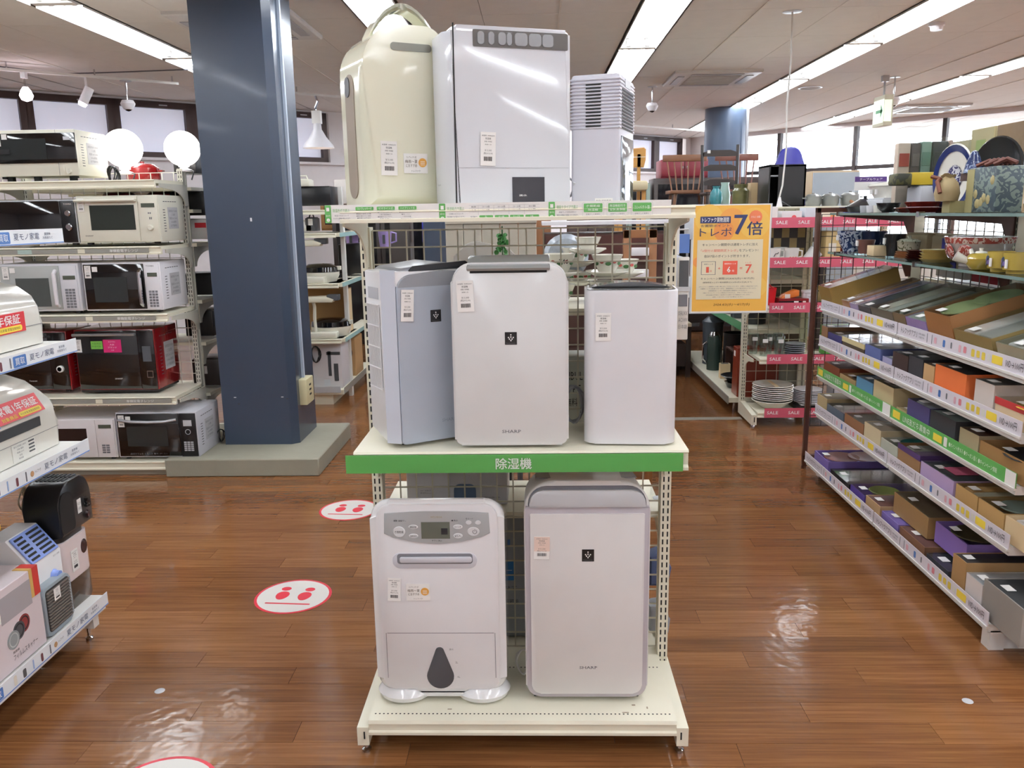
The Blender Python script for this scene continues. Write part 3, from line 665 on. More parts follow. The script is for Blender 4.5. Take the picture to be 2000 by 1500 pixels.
# -- top left: cream with arched handle
t = thing('dehumidifier', 'cream glossy dehumidifier with arched carrying handle on the top shelf', 'dehumidifier', (-.424, 2.165, 1.4882), 29, 'dehumidifiers on the rack')
CG1 = mat('cream_gloss', 'e2e2cc', .1, coat=.6, var=.03); Wd = .222
b = MB().prism(rr(.0, Wd, .004, .455, (0, 0, .055, .105), 10), 0, .2, 'xz', .042, 6, (1, 0)); b.build('housing', CG1, t)
pts = [Vector((.03 + .185 * k / 14, .05, .43 + .082 * math.sin(PI * k / 14) ** .8)) for k in range(15)]
b = MB()
for i in range(14):
    p, q = pts[i], pts[i + 1]; b.prism([(p.x, p.z), (q.x, q.z), (q.x, q.z - .016), (p.x, p.z - .016)], .03, .085, 'xz')
bmesh.ops.remove_doubles(b.bm, verts=b.bm.verts[:], dist=1e-4); b.build('carry_handle', CG1, t)
b = MB().prism(rr(.075, .185, .392, .411, .008, 4), -.0015, .003, 'xz'); b.build('outlet_slot', mat('olive_grey_slot', '7e7e74', .4), t)
b = MB().prism(rr(.08, .155, .03, .345, .035, 6), -.0024, .0, 'yz'); b.build('side_intake', mat('taupe_grille', '8a7d70', .55), t)
b = MB().prism(rr(.11, .15, .29, .34, .018, 6), -.0044, -.002, 'yz'); b.build('side_grip', DGR, t)
price_tag(t, .058, .128, -.0015, .044, .085, .02); promo(t, .13, .116, -.0015); MB().box(.2, .215, -.0008, -.0002, .026, .0275).build('scratch', INKG, t)
# -- top middle: pale grey white with louvre window
t = thing('dehumidifier', 'large grey-white glossy dehumidifier with dark louvre window near its top', 'dehumidifier', (-.2, 2.14, 1.4882), 20, 'dehumidifiers on the rack')
GW2 = mat('grey_white_gloss', 'd3d6dc', .1, coat=.7, var=.03); Wd = .312
b = MB().prism(rr(0, Wd, .004, .437, (.004, .004, .012, .014), 5), .0, .13, 'xz', .014, 3, (1, 1)); b.build('housing', GW2, t)
b = MB().prism([(-.018, .03), (.002, .0), (.002, .12), (-.02, .115)], .004, .425, 'xy', .006, 2, (1, 1)); b.build('side_cover', GW2, t)
b = MB().prism([(.0012, .002), (.0045, .002), (.007, .44), (.004, .44)], -.0018, .001, 'xz'); b.build('side_seam', DRK, t)
b = MB()
for i in range(60): b.box(-.0168, -.0085, .0222 - .0, .0232, .22 + i * .0032, .2214 + i * .0032)
b.bm.free()
lv = MB().prism(rr(.055, Wd - .006, .388, .428, .003, 3), -.0015, .002, 'xz').build('louvre_window', mat('dark_taupe_window', '4c4642', .25), t)
for i, (x, w) in enumerate(((.066, .018), (.094, .016), (.12, .02), (.142, .014), (.163, .034), (.2, .034), (.236, .03))):
    MB().prism(rr(x, x + w, .393, .424, .008, 4), -.004, -.0016, 'xz', .001, 1).build('louvre', mat('louvre_grey', '8f9093', .3), lv)
b = MB().box(.008, Wd - .004, -.0008, .0, .0985, .0995); b.build('panel_seam', mat('seam_line', '9fa2a8', .5), t)
dw = bx('level_window', mat('black_window', '2b2c32', .12, coat=.4), t, .152, .24, -.0016, 0, -.0 + .008, .076)
write(dw, '満水', (.18, -.0022, .03), .022, .005, WINK)
price_tag(t, .088, .145, -.0018, .04, .082, .03)
write(t, 'Panasonic', (-.0205, .08, .06), .03, .005, INKG, 'l')
o = MB().tube([(Wd + .0, .05 + .0, .0 + .01), (Wd + .012, .02, .03), (Wd + .014, .0, .06), (Wd + .004, .03, .08)], .0028, 6).build('power_cord', LGR, t)
# -- top right: ribbed white air unit
t = thing('air_cooler', 'white upright air unit with ribbed vents, its clear tank facing the sale shelving', 'air cooler', (.096, 2.255, 1.4882), -17, 'dehumidifiers on the rack')
Wd = .128; WV = mat('lavender_white_plastic', 'cdced9', .4)
b = MB().box(0, Wd, 0, .2, .004, .33, .008); b.build('housing', WV, t)
rb = MB()
for i in range(15): z_ = .195 + i * .0085; rb.prism([(z_,), ], 0, 0) if False else rb.box(-.002, Wd + .002, -.003, .2, z_, z_ + .0055, .0015, 1)
rb.build('ribs', WV, t)
b = MB()
for i in range(13): z_ = .2015 + i * .0085; b.box(.04, .08, -.0038, -.0025, z_ - .0012, z_ + .0018)
b.build('front_slots', DRK, t)
b = MB()
for i in range(12): z_ = .196 + i * .0085; b.box(Wd + .0015, Wd + .0028, .02, .175, z_, z_ + .0045)
b.build('side_slots', DRK, t); bx('side_button', LGR, t, Wd + .001, Wd + .003, .06, .13, .302, .322)
bx('clear_tank', mat('mirror_tank', '9fa6ae', .08, metal=.7, bump=.6, bscale=14), t, Wd - .002, Wd + .004, .02, .18, .01, .178, .002)
bx('water_filter', mat('navy_filter', '1f2d4a', .2), t, Wd + .0035, Wd + .0048, .06, .13, .012, .08)
o = bx('small_label', PAP, t, .065, .112, -.0008, -.0002, .006, .02); write(o, '気化式冷風扇', (.088, -.001, .013), .04, .006, INK)
# ================================================================ LEFT FRONT RACK (faces the aisle, +x); local x runs along +Y
L0 = (-1.95, 2.12)
def LW_(y, x, z): return (x, y, z)   # world helper
LR = thing('display_rack', 'white steel rack of summer appliances with blue-edged label strips beside the aisle', 'shelving', (L0[0], L0[1], 0), 90)
WST = mat('white_steel', 'dddcd8', .38); PBL = mat('strip_blue_line', '5d86c8', .5, var=0); STRP = mat('strip_paper', 'e4e8ec', .55)
for x in (-.35, .57): upright(LR, x, 0, .0, 1.5, WST)
bx('back_panel', mat('grey_back_panel', 'a9aaa8', .6), LR, -1.4, .58, .0, .01, .1, 1.45)
for z, yf in ((.16, -.4), (.73, -.4), (1.078, -.4), (1.44, -.4)):
    s = shelfboard(LR, -1.4, .59, yf + .006, -.02, z, WST, t=.035 if z > .2 else .05)
    for x in (-.35, .57):
        if z > .2: bracket(LR, x, -.02, yf + .03, z - .02, WST)
    for k, x1 in enumerate((.6, -.3)):
        st = MB().box(x1 - .895, x1, yf - .004, yf - .002, z - .038, z + .008).build('label_strip', STRP, LR, 'pale label strip with blue edge and appliance drawings')
        y_ = yf - .0046
        MB().box(x1 - .895, x1, y_, yf - .004, z - .037, z - .034).build('blue_line', PBL, st)
        q = x1 - .03
        write(st, '夏モノ家電', (q - .17, y_ - .0002, z - .013), .13, .021, mat('navy_ink', '46506a', .6, var=0))
        lines(st, [('夏風機', .7, .7), ('冷風扇など', .7, 1)], (q - .06, y_ - .0002, z - .013), .06, .024, mat('navy_ink'))
        for xx in ((q - .0 + .005, q - .285) if z > .6 and z < 1 else (q - .285,)) if False else (q - .285 if z > 1 else q - .60,):
            MB().prism(rr(xx - .032, xx + .032, z - .032, z + .002, .004, 3), y_ - .0004, y_, 'xz').build('blue_badge', BLU, st); write(st, '買取', (xx, y_ - .0009, z - .015), .046, .021, WINK)
        for i, (m, w) in enumerate(((INKG, .006), (mat('maroon_print', '6a3a42', .5), .011), (mat('pale_blue_print', '9ab4dc', .5), .006), (DGR, .016), (mat('cream_print', 'ddd8cc', .5), .014))):
            xx = x1 - .36 - .045 * i; MB().prism(rr(xx - w / 2, xx + w / 2, z - .03, z + .001 - .004 * (i % 2), min(w / 2.1, .005), 4), y_ - .0003, y_, 'xz').build('printed_picture', m, st)
        MB().lathe([(0, -.0004), (.009, -.0004), (.009, 0)], (x1 - .62 if z > 1 else x1 - .33, y_, z - .015), 12, 'y').build('printed_dog', mat('tan_print', 'b08860', .5), st); write(st, 'トレファク', (x1 - .59 if z > 1 else x1 - .3, y_ - .0002, z - .013), .03, .01, INK)
b = MB().lathe([(.012, 0), (.013, .01), (.006, .014), (.006, .05)], (.565, -.34, 0), 10); b.build('levelling_foot', CHR, LR)
bx('base_leg', WST, LR, .55, .585, -.37, 0, .05, .11)
# air conditioners, front faces the aisle
ACW = mat('ivory_wrapped_plastic', 'dedcd2', .22, coat=.6, var=.05, bump=.25, bscale=18)
def aircon(name, lab, y0, y1, z, up):
    t = thing(name, lab, 'air conditioner', (-1.62, y0, z), 90, 'air conditioners in film on the aisle rack'); L = y1 - y0
    if up: prof = [(0, .0), (0, .07), (.003, .12), (.02, .155), (.06, .185), (.12, .2), (.26, .2), (.28, .17), (.28, 0)]
    else: prof = [(0, .0), (0, .08), (.004, .135), (.02, .155), (.045, .185), (.09, .22), (.15, .24), (.26, .245), (.28, .2), (.28, 0)]
    b = MB().prism(prof, 0, L, 'yz', .012, 2, (1, 1)); b.build('housing', ACW, t)
    bx('front_seam', INKG, t, 0, L, -.0012, 0, .062, .0632)
    return t
t = aircon('air_conditioner', 'ivory air conditioner in film on the upper shelf, red warranty sticker', 1.86, 2.665, 1.082, True)
o = MB().box(.42, .71, -.003, -.001, .052, .113).build('warranty_sticker', RED, t); o.rotation_euler = (0, 0, 0)
write(o, '家電1年保証', (.575, -.0035, .093), .22, .03, WINK, bold=.02); write(o, '対象商品', (.49, -.0035, .064), .09, .013, YEL, bold=.02)
MB().prism(rr(.56, .69, .056, .074, .008, 4), -.0042, -.003, 'xz').build('yellow_pill', YEL, o); write(o, '中古家電 家電全般対応', (.625, -.0047, .065), .11, .009, mat('brown_ink', '5a4630', .6, var=0))
t = aircon('air_conditioner', 'ivory air conditioner with dark outlet slot below its tilted red warranty sticker', 1.86, 2.68, .733, False)
bx('air_outlet', mat('charcoal_slot', '3d4044', .3), t, .0, .72, -.003, .003, .087, .118)
sk = MB().box(-.115, .115, -.0015, 0, -.032, .032).build('warranty_sticker', RED, t); sk.location = (.63, .008, .163); sk.rotation_euler = (-.52, .0, 0)
write(sk, '家電1年保証', (0, -.002, .008), .2, .028, WINK, bold=.02); write(sk, '対象商品', (-.062, -.002, -.02), .075, .013, YEL, bold=.02)
MB().prism(rr(-.015, .1, -.028, -.012, .007, 4), -.0028, -.0015, 'xz').build('yellow_pill', YEL, sk); write(sk, '中古家電 家電全般対応', (.042, -.0032, -.02), .1, .008, mat('brown_ink'))
s2 = MB().box(-.09, .09, -.0015, 0, -.03, .03).build('advice_sticker', PAP, t); s2.location = (.42, .005, .155); s2.rotation_euler = (-.52, 0, 0)
for i in range(5): bx('printed_block', [RED, INK, INKG][i % 3], s2, -.05 + .025 * i, -.035 + .025 * i, -.002, -.0015, -.005, .012)
bx('blue_band', PBL, s2, -.09, .09, -.002, -.0015, -.03, -.024)
gp = bx('rating_label', mat('pale_label', 'd9d8d0', .6), t, .56, .68, -.0016, -.0006, .005, .06)
lines(gp, [('省エネ性能 2.8kW', .6, .9), ('冷房 暖房', .6, .7), ('単相 100V', .6, .9), ('形名', .6, .5), ('東京都', .6, .8)], (.6, -.0022, .033), .07, .05, INKG); b = MB()
for i in range(4): b.box(.645, .675, -.0022, -.0016, .018 + .011 * i, .023 + .011 * i)
b.build('printed_bars', DGR, gp)
# humidifier + black heater on it
t = thing('humidifier', 'white humidifier with dark tank and oval dark button, under the black heater', 'humidifier', (-1.6, 2.565, .16), 90, 'small appliances on the bottom shelf')
HP = rr(0, .19, .0, .15, .04, 5)
MB().prism(HP, .0, .10, 'xy', .008, 2).build('water_tank', mat('smoky_tank', '43382f', .12, coat=.5), t); MB().prism([(x * 1.0, y) for x, y in HP], .1, .245, 'xy', .004, 2).build('housing', mat('pinkish_white', 'dccfcf', .3), t)
MB().prism([(x * .9 + .01, y * .9 + .008) for x, y in HP], .245, .262, 'xy').build('neck', BLK, t)
MB().lathe([(0, -.002), (.018, -.002), (.02, 0)], (.14, 0, .19), 18, 'y', 1.3).build('control_button', mat('dark_plum', '2e1a1e', .2), t); price_tag(t, .075, .165, -.001, .04, .075, .0)
t = thing('fan_heater', 'black arched fan heater with slatted top stacked on the white humidifier', 'heater', (-1.6, 2.59, .422), 90, 'small appliances on the bottom shelf'); t.scale = (.68, .75, 1)
prof = [(0, 0), (.29, 0), (.295, .09)] + [(.2 + .095 * math.cos(a), .09 + .09 * math.sin(a)) for a in [PI / 2 * k / 6 for k in range(1, 7)]] + [(.1, .18)] + [(.1 - .1 * math.sin(a), .1 + .08 * math.cos(a)) for a in [PI / 2 * k / 6 for k in range(1, 7)]]
MB().prism(prof, 0, .17, 'xz', .01, 2, (1, 1)).build('housing', BLK, t)
MB().prism(rr(-.002, .12, .01, .15, (.02, .02, .05, .05), 5), -.003, .0, 'xz').build('front_grille', mat('black_matte', '0a0a0b', .6), t)
b = MB()
for i in range(7):
    for (u0, u1) in ((.1, .145), (.165, .215)): b.box(u0, u1, .02 + i * .02, .03 + i * .02, .1795, .183)
b.build('top_slats', mat('slate_slat', '2c3034', .35), t)
MB().lathe([(0, -.016), (.016, -.016), (.02, 0)], (.235, 0, .075), 16, 'y').build('knob', BLG, t); MB().lathe([(0, -.01), (.013, -.01), (.016, 0)], (.235, 0, .03), 16, 'y').build('knob', mat('red_black_knob', '2a0c0e', .2), t)
o = bx('price_sticker', PAP, t, .155, .19, -.0012, 0, .05, .1); lines(o, ['￥2,200', '2か月保証'], (.1725, -.0018, .075), .028, .035, INKG)
cord_loop(t, (.09, .2, .12), .035, mat('ivory_cord', 'c9c3a8', .5), 2, .004)
t = thing('table_cooler', 'white tabletop cooler with periwinkle slatted top and blue knob', 'cooler', (-1.6, 2.40, .165), 90, 'small appliances on the bottom shelf')
PER = mat('periwinkle_plastic', '8097d8', .35)
MB().prism([(0, 0), (0, .235), (.07, .325), (.14, .325), (.14, 0)], 0, .17, 'yz', .006, 2, (1, 1)).build('housing', mat('cooler_white', 'dfdfe0', .35), t)
TT = Matrix.Translation((.012, .002, .24)) @ Matrix.Rotation(math.radians(52), 4, 'X')
b = MB(); b.T = TT; b.box(0, .146, 0, .105, 0, .006, .002); b.build('top_panel', PER, t)
b = MB(); b.T = TT
for i in range(6): b.box(.008, .05, .008 + .016 * i, .016 + .016 * i, .0062, .0075); b.box(.07, .135, .008 + .016 * i, .016 + .016 * i, .0062, .0075)
b.build('vent_slots', DRK, t)
MB().lathe([(0, -.02), (.017, -.02), (.019, -.004), (.023, 0)], (.115, 0, .16), 8, 'y').build('knob', PER, t); write(t, 'ECO CARE', (.14, -.0012, .225), .035, .006, INKG); write(t, 'KOIZUMI', (.05, -.0012, .09), .03, .006, INKG)
t = thing('panel_heater', 'grey ceramic heater with slatted black front lying in the film', 'heater', (-1.565, 2.388, .164), 90, 'small appliances on the bottom shelf')
MB().prism(rr(0, .155, 0, .165, .02, 5), 0, .08, 'xz', .006, 2, (1, 1)).build('housing', mat('blue_grey_frame', '8d989f', .35), t)
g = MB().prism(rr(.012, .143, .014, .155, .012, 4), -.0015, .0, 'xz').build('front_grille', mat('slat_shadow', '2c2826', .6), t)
for i in range(13): o = MB().box(.015, .14, -.006, -.0015, 0, .005).build('slat', mat('brown_grey_slat', '6c655f', .4), g); o.location = (0, 0, .02 + .0103 * i)
price_tag(t, .065, .128, -.006, .035, .04)
t = thing('product_box', 'white carton printed with three round table fans and a red corner band', 'box', (-1.562, 2.0, .164), 90, 'cartons on the bottom shelf')
MB().box(0, .375, 0, .19, 0, .26, .002, 1).build('carton', mat('pink_white_carton', 'd9cdd0', .45), t)
for i, (x, z, m) in enumerate(((.22, .09, mat('print_grey', '8a8f90', .5)), (.25, .105, DGR), (.278, .115, mat('print_dark_red', '842f2e', .5)))):
    o = MB().lathe([(0, -.0008 - .0005 * (2 - i)), (.028, -.0008 - .0005 * (2 - i)), (.028, 0)], (x, 0, z), 22, 'y').build('printed_fan', m, t)
    MB().lathe([(.018, 0), (.022, -.0004), (.022, 0)], (x, -.0009 - .0005 * (2 - i), z), 22, 'y', caps=False).build('printed_ring', mat('print_ring', 'b0b4b4', .5) if i == 0 else INK, o)
bx('printed_photo', mat('print_photo_grey', 'a59fa2', .5), t, .18, .33, -.0008, 0, .155, .235); bx('red_band', mat('red_band', 'b8342c', .5), t, .345, .375, -.0012, .05, .17, .262); bx('yellow_band', mat('tan_band', 'c8a25a', .5), t, .33, .345, -.001, .05, .17, .262)
write(t, '扇風機', (.225, -.001, .052), .03, .008, INK); write(t, 'フィルムスキャナー', (.27, -.001, .035), .12, .018, INK); price_tag(t, .155, .2, -.002, .04, .07)
t = thing('product_box', 'dark grey carton with yellow lid edge and a round fan picture', 'box', (-1.762, 2.12, .165), 90, 'cartons on the bottom shelf')
MB().box(0, .40, 0, .17, 0, .335, .002, 1).build('carton', mat('dark_carton', '504b44', .5), t); bx('yellow_edge', YEL, t, 0, .402, -.001, .0, .32, .336)
MB().lathe([(0, -.001), (.07, -.001), (.07, 0)], (.32, 0, .22), 26, 'y').build('printed_fan', mat('print_brown_black', '2a201b', .5), t); write(t, '2WAY FAN', (.32, -.0015, .13), .08, .014, WINK); write(t, 'CLIP FAN', (.3, -.0012, .3), .09, .012, YEL); price_tag(t, .25, .28, -.002, .045, .06)
t = thing('product_box', 'green-edged carton with a blue and green leafy picture', 'box', (-1.565, 1.7, .164), 90, 'cartons on the bottom shelf')
MB().box(0, .27, 0, .19, 0, .24, .002, 1).build('carton', mat('green_carton', '4c8c48', .5), t); bx('printed_photo', mat('teal_photo', '6f9c98', .5), t, .02, .25, -.001, 0, .02, .2)

# ================================================================ MICROWAVE RACK (faces the camera)
MR = thing('display_rack', 'cream steel double-sided rack full of microwave ovens beside the navy pillar', 'shelving', (-3.0, 5.01, 0))
for x in (-.03, .91): upright(MR, x, 0, .0, 1.76, CRD if False else mat('grey_cream_steel', 'c6c4b8', .4), w=.03, d=.06)
MZ = ((1.685, -.41), (1.325, -.41), (.948, -.41), (.47, -.41))
STG = mat('grey_price_strip', '8a8880', .5)
for z, yf in MZ:
    shelfboard(MR, -1.0, -.03, yf, -.02, z, t=.045); shelfboard(MR, -.015, .925, yf, -.02, z, t=.045)
    for x in (-.04, .937): bracket(MR, x, -.02, yf + .03, z - .02, mat('grey_cream_steel'))
    if z < 1.5:
        st = bx('label_strip', STG, MR, -.8, .86 if z > .5 else .9, yf - .006, yf - .004, z - .034, z - .01)
        write(st, '単機能電子レンジ', (.72, yf - .0065, z - .022), .16, .016, WINK); bx('pale_section', mat('pale_aqua_strip', 'a8bcb4', .5), st, .12, .2, yf - .0066, yf - .006, z - .034, z - .01); bx('pale_section', CRM, st, .46, .5, yf - .0066, yf - .006, z - .034, z - .01)
shelfboard(MR, -1.0, .94, -.415, -.02, .085, t=.05, name='base_shelf'); bx('kick_plate', mat('taupe_kick', 'a39e8e', .5), MR, -1.0, .935, -.39, -.38, 0, .04)
for z in (1.325, .98, .72, .40, .1):
    shelfboard(MR, -.015, .955, .43, .02, z)
    for x in (-.03, .93): bracket(MR, x, .02, .40, z - .02, mat('grey_cream_steel'))
grid(MR, -1.0, .93, 0, .1, 1.74, .07, .002, m=mat('white_wire', 'd8d6cc', .4))
MR['label'] = MR['label']
def microwave(lab, x0, x1, z0, z1, D=.36, y=4.625, body=None, door=None, panel=None, pw=.09, border=.012, win=None, handle=None, knobs=(), disp=None, feet=True, btn=None, brand=None, tagx=None, band=0, fringe=None, rz=0):
    body = body or WHT; door = door or BLG; panel = panel or body; w = x1 - x0; h = z1 - z0
    D = min(D, .335); t = thing('microwave_oven', lab, 'microwave', (x0, y, z0 + .001), rz, 'microwave ovens on the rack')
    MB().box(0, w, .012, D, .012, h, .006).build('housing', body, t)
    fr_ = MB().box(0, w, 0, .014, .012, h, .004).build('front_frame', fringe or body, t)
    dw = w - pw
    d = MB().box(border, dw, -.006, .002, .012 + border + band, h - border, .003).build('door', door, t)
    if win:
        m, a, b_, c, e = win; bx('door_window', m, d, a, b_, -.0075, -.005, c, e)
    if panel is not None:
        p = MB().box(dw + .002, w - border, -.006, .002, .012 + border * .7, h - border, .002).build('control_panel', panel, t)
        if disp: bx('display', mat('green_grey_lcd', '4a4f45', .2), p, dw + .02, w - .02, -.0075, -.006, disp, disp + .022)
        for (kx, kz, r, m) in knobs: MB().lathe([(0, -.024), (r * .8, -.024), (r, -.02), (r, -.006)], (dw + kx, 0, kz), 18, 'y').build('knob', m, p)
        if btn:
            b = MB()
            for (bx0, bz0, nx, nz, bw, bh) in btn:
                for i in range(nx):
                    for j in range(nz): b.box(dw + bx0 + i * (bw + .004), dw + bx0 + i * (bw + .004) + bw, -.0072, -.006, bz0 + j * (bh + .004), bz0 + j * (bh + .004) + bh)
            b.build('buttons', INKG if panel is not BLG and panel is not BLK else LGR, p)['kind'] = 'stuff'
    if handle:
        k, m = handle
        b = MB()
        if k == 'h': b.prism([(0, .0), (-.03, .0), (-.034, .008), (-.028, .014), (0, .012)], border * .5, dw - .004, 'yz')
        if k == 'v': b.tube([(0, -.006, .04), (.003, -.03, .055), (.006, -.036, h * .5), (.003, -.03, h - .055), (0, -.006, h - .04)], .011, 8)
        o = b.build('door_handle', m, t); o.location = (0 if k == 'h' else dw - .02, 0, h - .034 if k == 'h' else 0)
    if brand: write(t, brand[0], (brand[1], -.0085, brand[2]), .045, .008, brand[3])
    # side vents and rating label on the right flank
    b = MB()
    for i in range(9): b.box(w, w + .001, .05, .075, h * .25 + i * h * .055, h * .25 + i * h * .055 + .004)
    for i in range(6): b.box(w, w + .001, .06 + i * .03, .08 + i * .03, h * .86, h * .86 + .004)
    b.build('side_vents', DGR, t)
    o = bx('rating_label', mat('grey_label', 'b9b9bc', .6), t, w, w + .001, .11, .24, h * .3, h * .75)
    lines(o, ['高周波出力 500W', 'ご注意', '電源 AC100V', '50Hz専用', '必ず接地を'], (w + .0015, .175, h * .52), .11, h * .38, INKG, 'r')
    if feet:
        for fx in (.04, w - .04): MB().box(fx - .012, fx + .012, .02, .05, 0, .014).build('foot', DRK, t)
    if tagx is not None:
        price_tag(t, tagx, h - .05, -.0085, .036, .07); bx('warranty_tag', PAP, t, tagx + .025, tagx + .055, -.009, -.008, h - .05, h - .022)
    return t
IV = mat('ivory_white', 'dedccd', .35)
microwave('large ivory microwave with wide black glass front on the top shelf', -2.97, -2.497, 1.70, 1.957, .36, body=IV, door=BLG, panel=IV, pw=.0, border=.018, band=.05, tagx=.045, knobs=(), win=(mat('oven_window', '2b2e2e', .1), .05, .31, .1, .21))
o = bpy.data.objects['microwave_oven']
for c in list(o.children):
    if c.name.startswith('control_panel'): bpy.data.objects.remove(c)
MB().lathe([(0, -.012), (.013, -.012), (.015, 0)], (.42, 0, .035), 18, 'y').build('knob', IV, o); bx('display', LGR, o, .41, .445, -.0085, -.006, .2, .218); bx('door_grip', BLK, o, .05, .11, -.012, -.006, .13, .155); bx('door_seam', INKG, o, .365, .3662, -.001, 0, .015, .256)
for fx in (.05, .2, .4): bx('foot', DRK, o, fx, fx + .03, .03, .06, -.016, .012)
microwave('microwave with black door and two chrome knobs next to the white one', -3.0, -2.54, 1.335, 1.584, .34, body=LGR, door=BLG, panel=BLK, pw=.085, border=.006, knobs=((.045, .175, .017, CHR), (.045, .10, .019, CHR)), brand=('TOSHIBA', .42, .225, WINK))
microwave('white microwave with small dark window, single knob and ledge handle', -2.535, -2.075, 1.335, 1.602, .36, body=IV, door=IV, panel=IV, pw=.115, border=.005, win=(mat('dark_green_window', '2a2f2a', .15), .075, .325, .08, .215), knobs=((.065, .09, .016, IV),), disp=.2, btn=((.055, .165, 2, 1, .006, .008), (.06, .135, 2, 1, .005, .012)), handle=('h', IV), brand=('SHARP', .06, .05, INK), tagx=.03)
microwave('pale microwave with white bow handle and grey window, half hidden by the aisle rack', -3.03, -2.567, .955, 1.235, .36, body=mat('cool_white', 'd3d4da', .35), door=mat('grey_door_face', 'a9adab', .3), panel=mat('cool_white'), pw=.11, border=.012, win=(mat('grey_dark_window', '4a4e4c', .15), .1, .29, .04, .2), handle=('v', WHT), disp=.19, btn=((.025, .03, 3, 7, .016, .012),), tagx=.05)
microwave('microwave with black door, chrome bow handle and white keypad', -2.545, -2.10, .955, 1.236, .37, body=WHT, door=BLG, panel=WHT, pw=.095, border=.008, handle=('v', CHR), disp=.2, btn=((.02, .03, 3, 6, .014, .012),), brand=('TOSHIBA', .39, .26, INK), tagx=.035, win=(mat('oven_window'), .06, .25, .06, .2))
MRD = mat('dark_red_enamel', '7c1016', .2, coat=.6)
t = microwave('dark red oven at the back left of its shelf with white ring dial', -3.15, -2.728, .482, .842, .29, y=4.70, body=MRD, door=BLG, panel=BLG, pw=.11, border=.006, knobs=((.06, .14, .02, WINK), (.06, .14, .0165, BLG)), handle=('h', CHR), brand=('Panasonic', .2, .07, WINK))
t = microwave('dark red steam oven with pink and green stickers and ledge handle', -2.675, -2.205, .482, .85, .30, y=4.69, body=MRD, door=BLG, panel=BLG, pw=.10, border=.006, handle=('h', SIL), brand=('SHARP', .24, .08, WINK))
o = bx('pink_sticker', mat('pink_print', 'c8246c', .4), t, .17, .275, -.009, -.0065, .235, .31); lines(o, [('今おすすめの', .5, .6), '人気', 'ブランド', ('多数', .4, .3)], (.2225, -.0096, .273), .07, .065, WINK)
o = bx('green_sticker', mat('green_sticker', '6fae45', .4), t, .098, .165, -.009, -.0065, .256, .302); lines(o, ['大型商品', '配送可能'], (.131, -.0096, .28), .055, .034, mat('dark_green_ink', '33602a', .6))
price_tag(t, .02, .275, -.0085, .045, .075); bx('touch_panel', mat('touch_grey', '50545a', .2), t, .395, .445, -.009, -.0065, .18, .27); bx('square_button', CHR, t, .41, .447, -.0095, -.0065, .085, .125); bx('square_button', BLG, t, .414, .443, -.0105, -.0065, .089, .121)
bx('lower_plinth', BLK, t, .005, .465, .002, .28, .0, .035)
microwave('small white microwave with dark window behind the strip end, bottom shelf', -2.92, -2.462, .09, .337, .34, body=mat('warm_white', 'dcd8da', .35), door=mat('warm_white'), panel=mat('warm_white'), pw=.115, border=.006, win=(mat('brown_window', '2a1d1b', .15), .12, .29, .05, .19), disp=.19, btn=((.03, .04, 2, 4, .02, .01),))
t = microwave('silver-sided microwave with black front and curved bar handle, bottom shelf end', -2.452, -1.975, .09, .372, .355, body=mat('silver_white_body', 'cbccd4', .3), door=BLG, panel=BLK, pw=.105, border=.007, btn=((.02, .05, 3, 5, .016, .008),), brand=None, tagx=.035, win=(mat('oven_window'), .06, .3, .08, .2))
MB().tube([(.02, -.012, .24), (.1, -.03, .233), (.2, -.035, .231), (.3, -.03, .233), (.36, -.012, .24)], .009, 8).build('door_handle', SIL, t)
MB().lathe([(0.013, -.0085), (.016, -.0085), (.016, -.0065)], (.422, 0, .165), 20, 'y', caps=False).build('dial_ring', LGR, t); bx('display', LGR, t, .398, .447, -.0085, -.0065, .2, .235)
cord_loop(t, (.49, .3, .06), .03, BLK, 2, .003)
write(t, '庫内フラット あたため 解凍 トースト', (.18, -.0085, .035), .22, .01, INKG)
# glowing globe lamps on the rack
GLO = mat('lit_globe', 'fffaf6', .4, emit=3.2, var=0)
for (x, r, z, lab) in ((-2.435, .11, 1.885, 'large glowing white globe lamp beside the ivory microwave'), (-2.08, .102, 1.877, 'glowing white globe lamp on the rack end near the navy pillar')):
    t = thing('globe_lamp', lab, 'lamp', (x, 5.03, 1.745 if x > -2.2 else 1.735), 0, 'glowing globe lamps on the microwave rack')
    b = MB().lathe([(.03, .028)] + [(r * math.sin(a), z - t.location.z - r * math.cos(a)) for a in [.3 + (PI - .3) * k / 14 for k in range(15)]], n=32); b.build('globe', GLO, t)
    MB().lathe([(0, 0), (.045, 0), (.045, .01), (.022, .02), (.022, .04)], n=20).build('base', WHT, t)
    MB().tube([(.03, 0, .01), (.07, -.03, .0), (.06, -.05, -.05)], .004, 6).build('power_cord', BLK, t)
t = thing('cable_bundle', 'tied black cable bundle lying beside the larger globe lamp', 'cable', (-2.38, 4.75, 1.69))
cord_loop(t, (0, 0, .03), .035, BLK, 4, .005, 'coil')
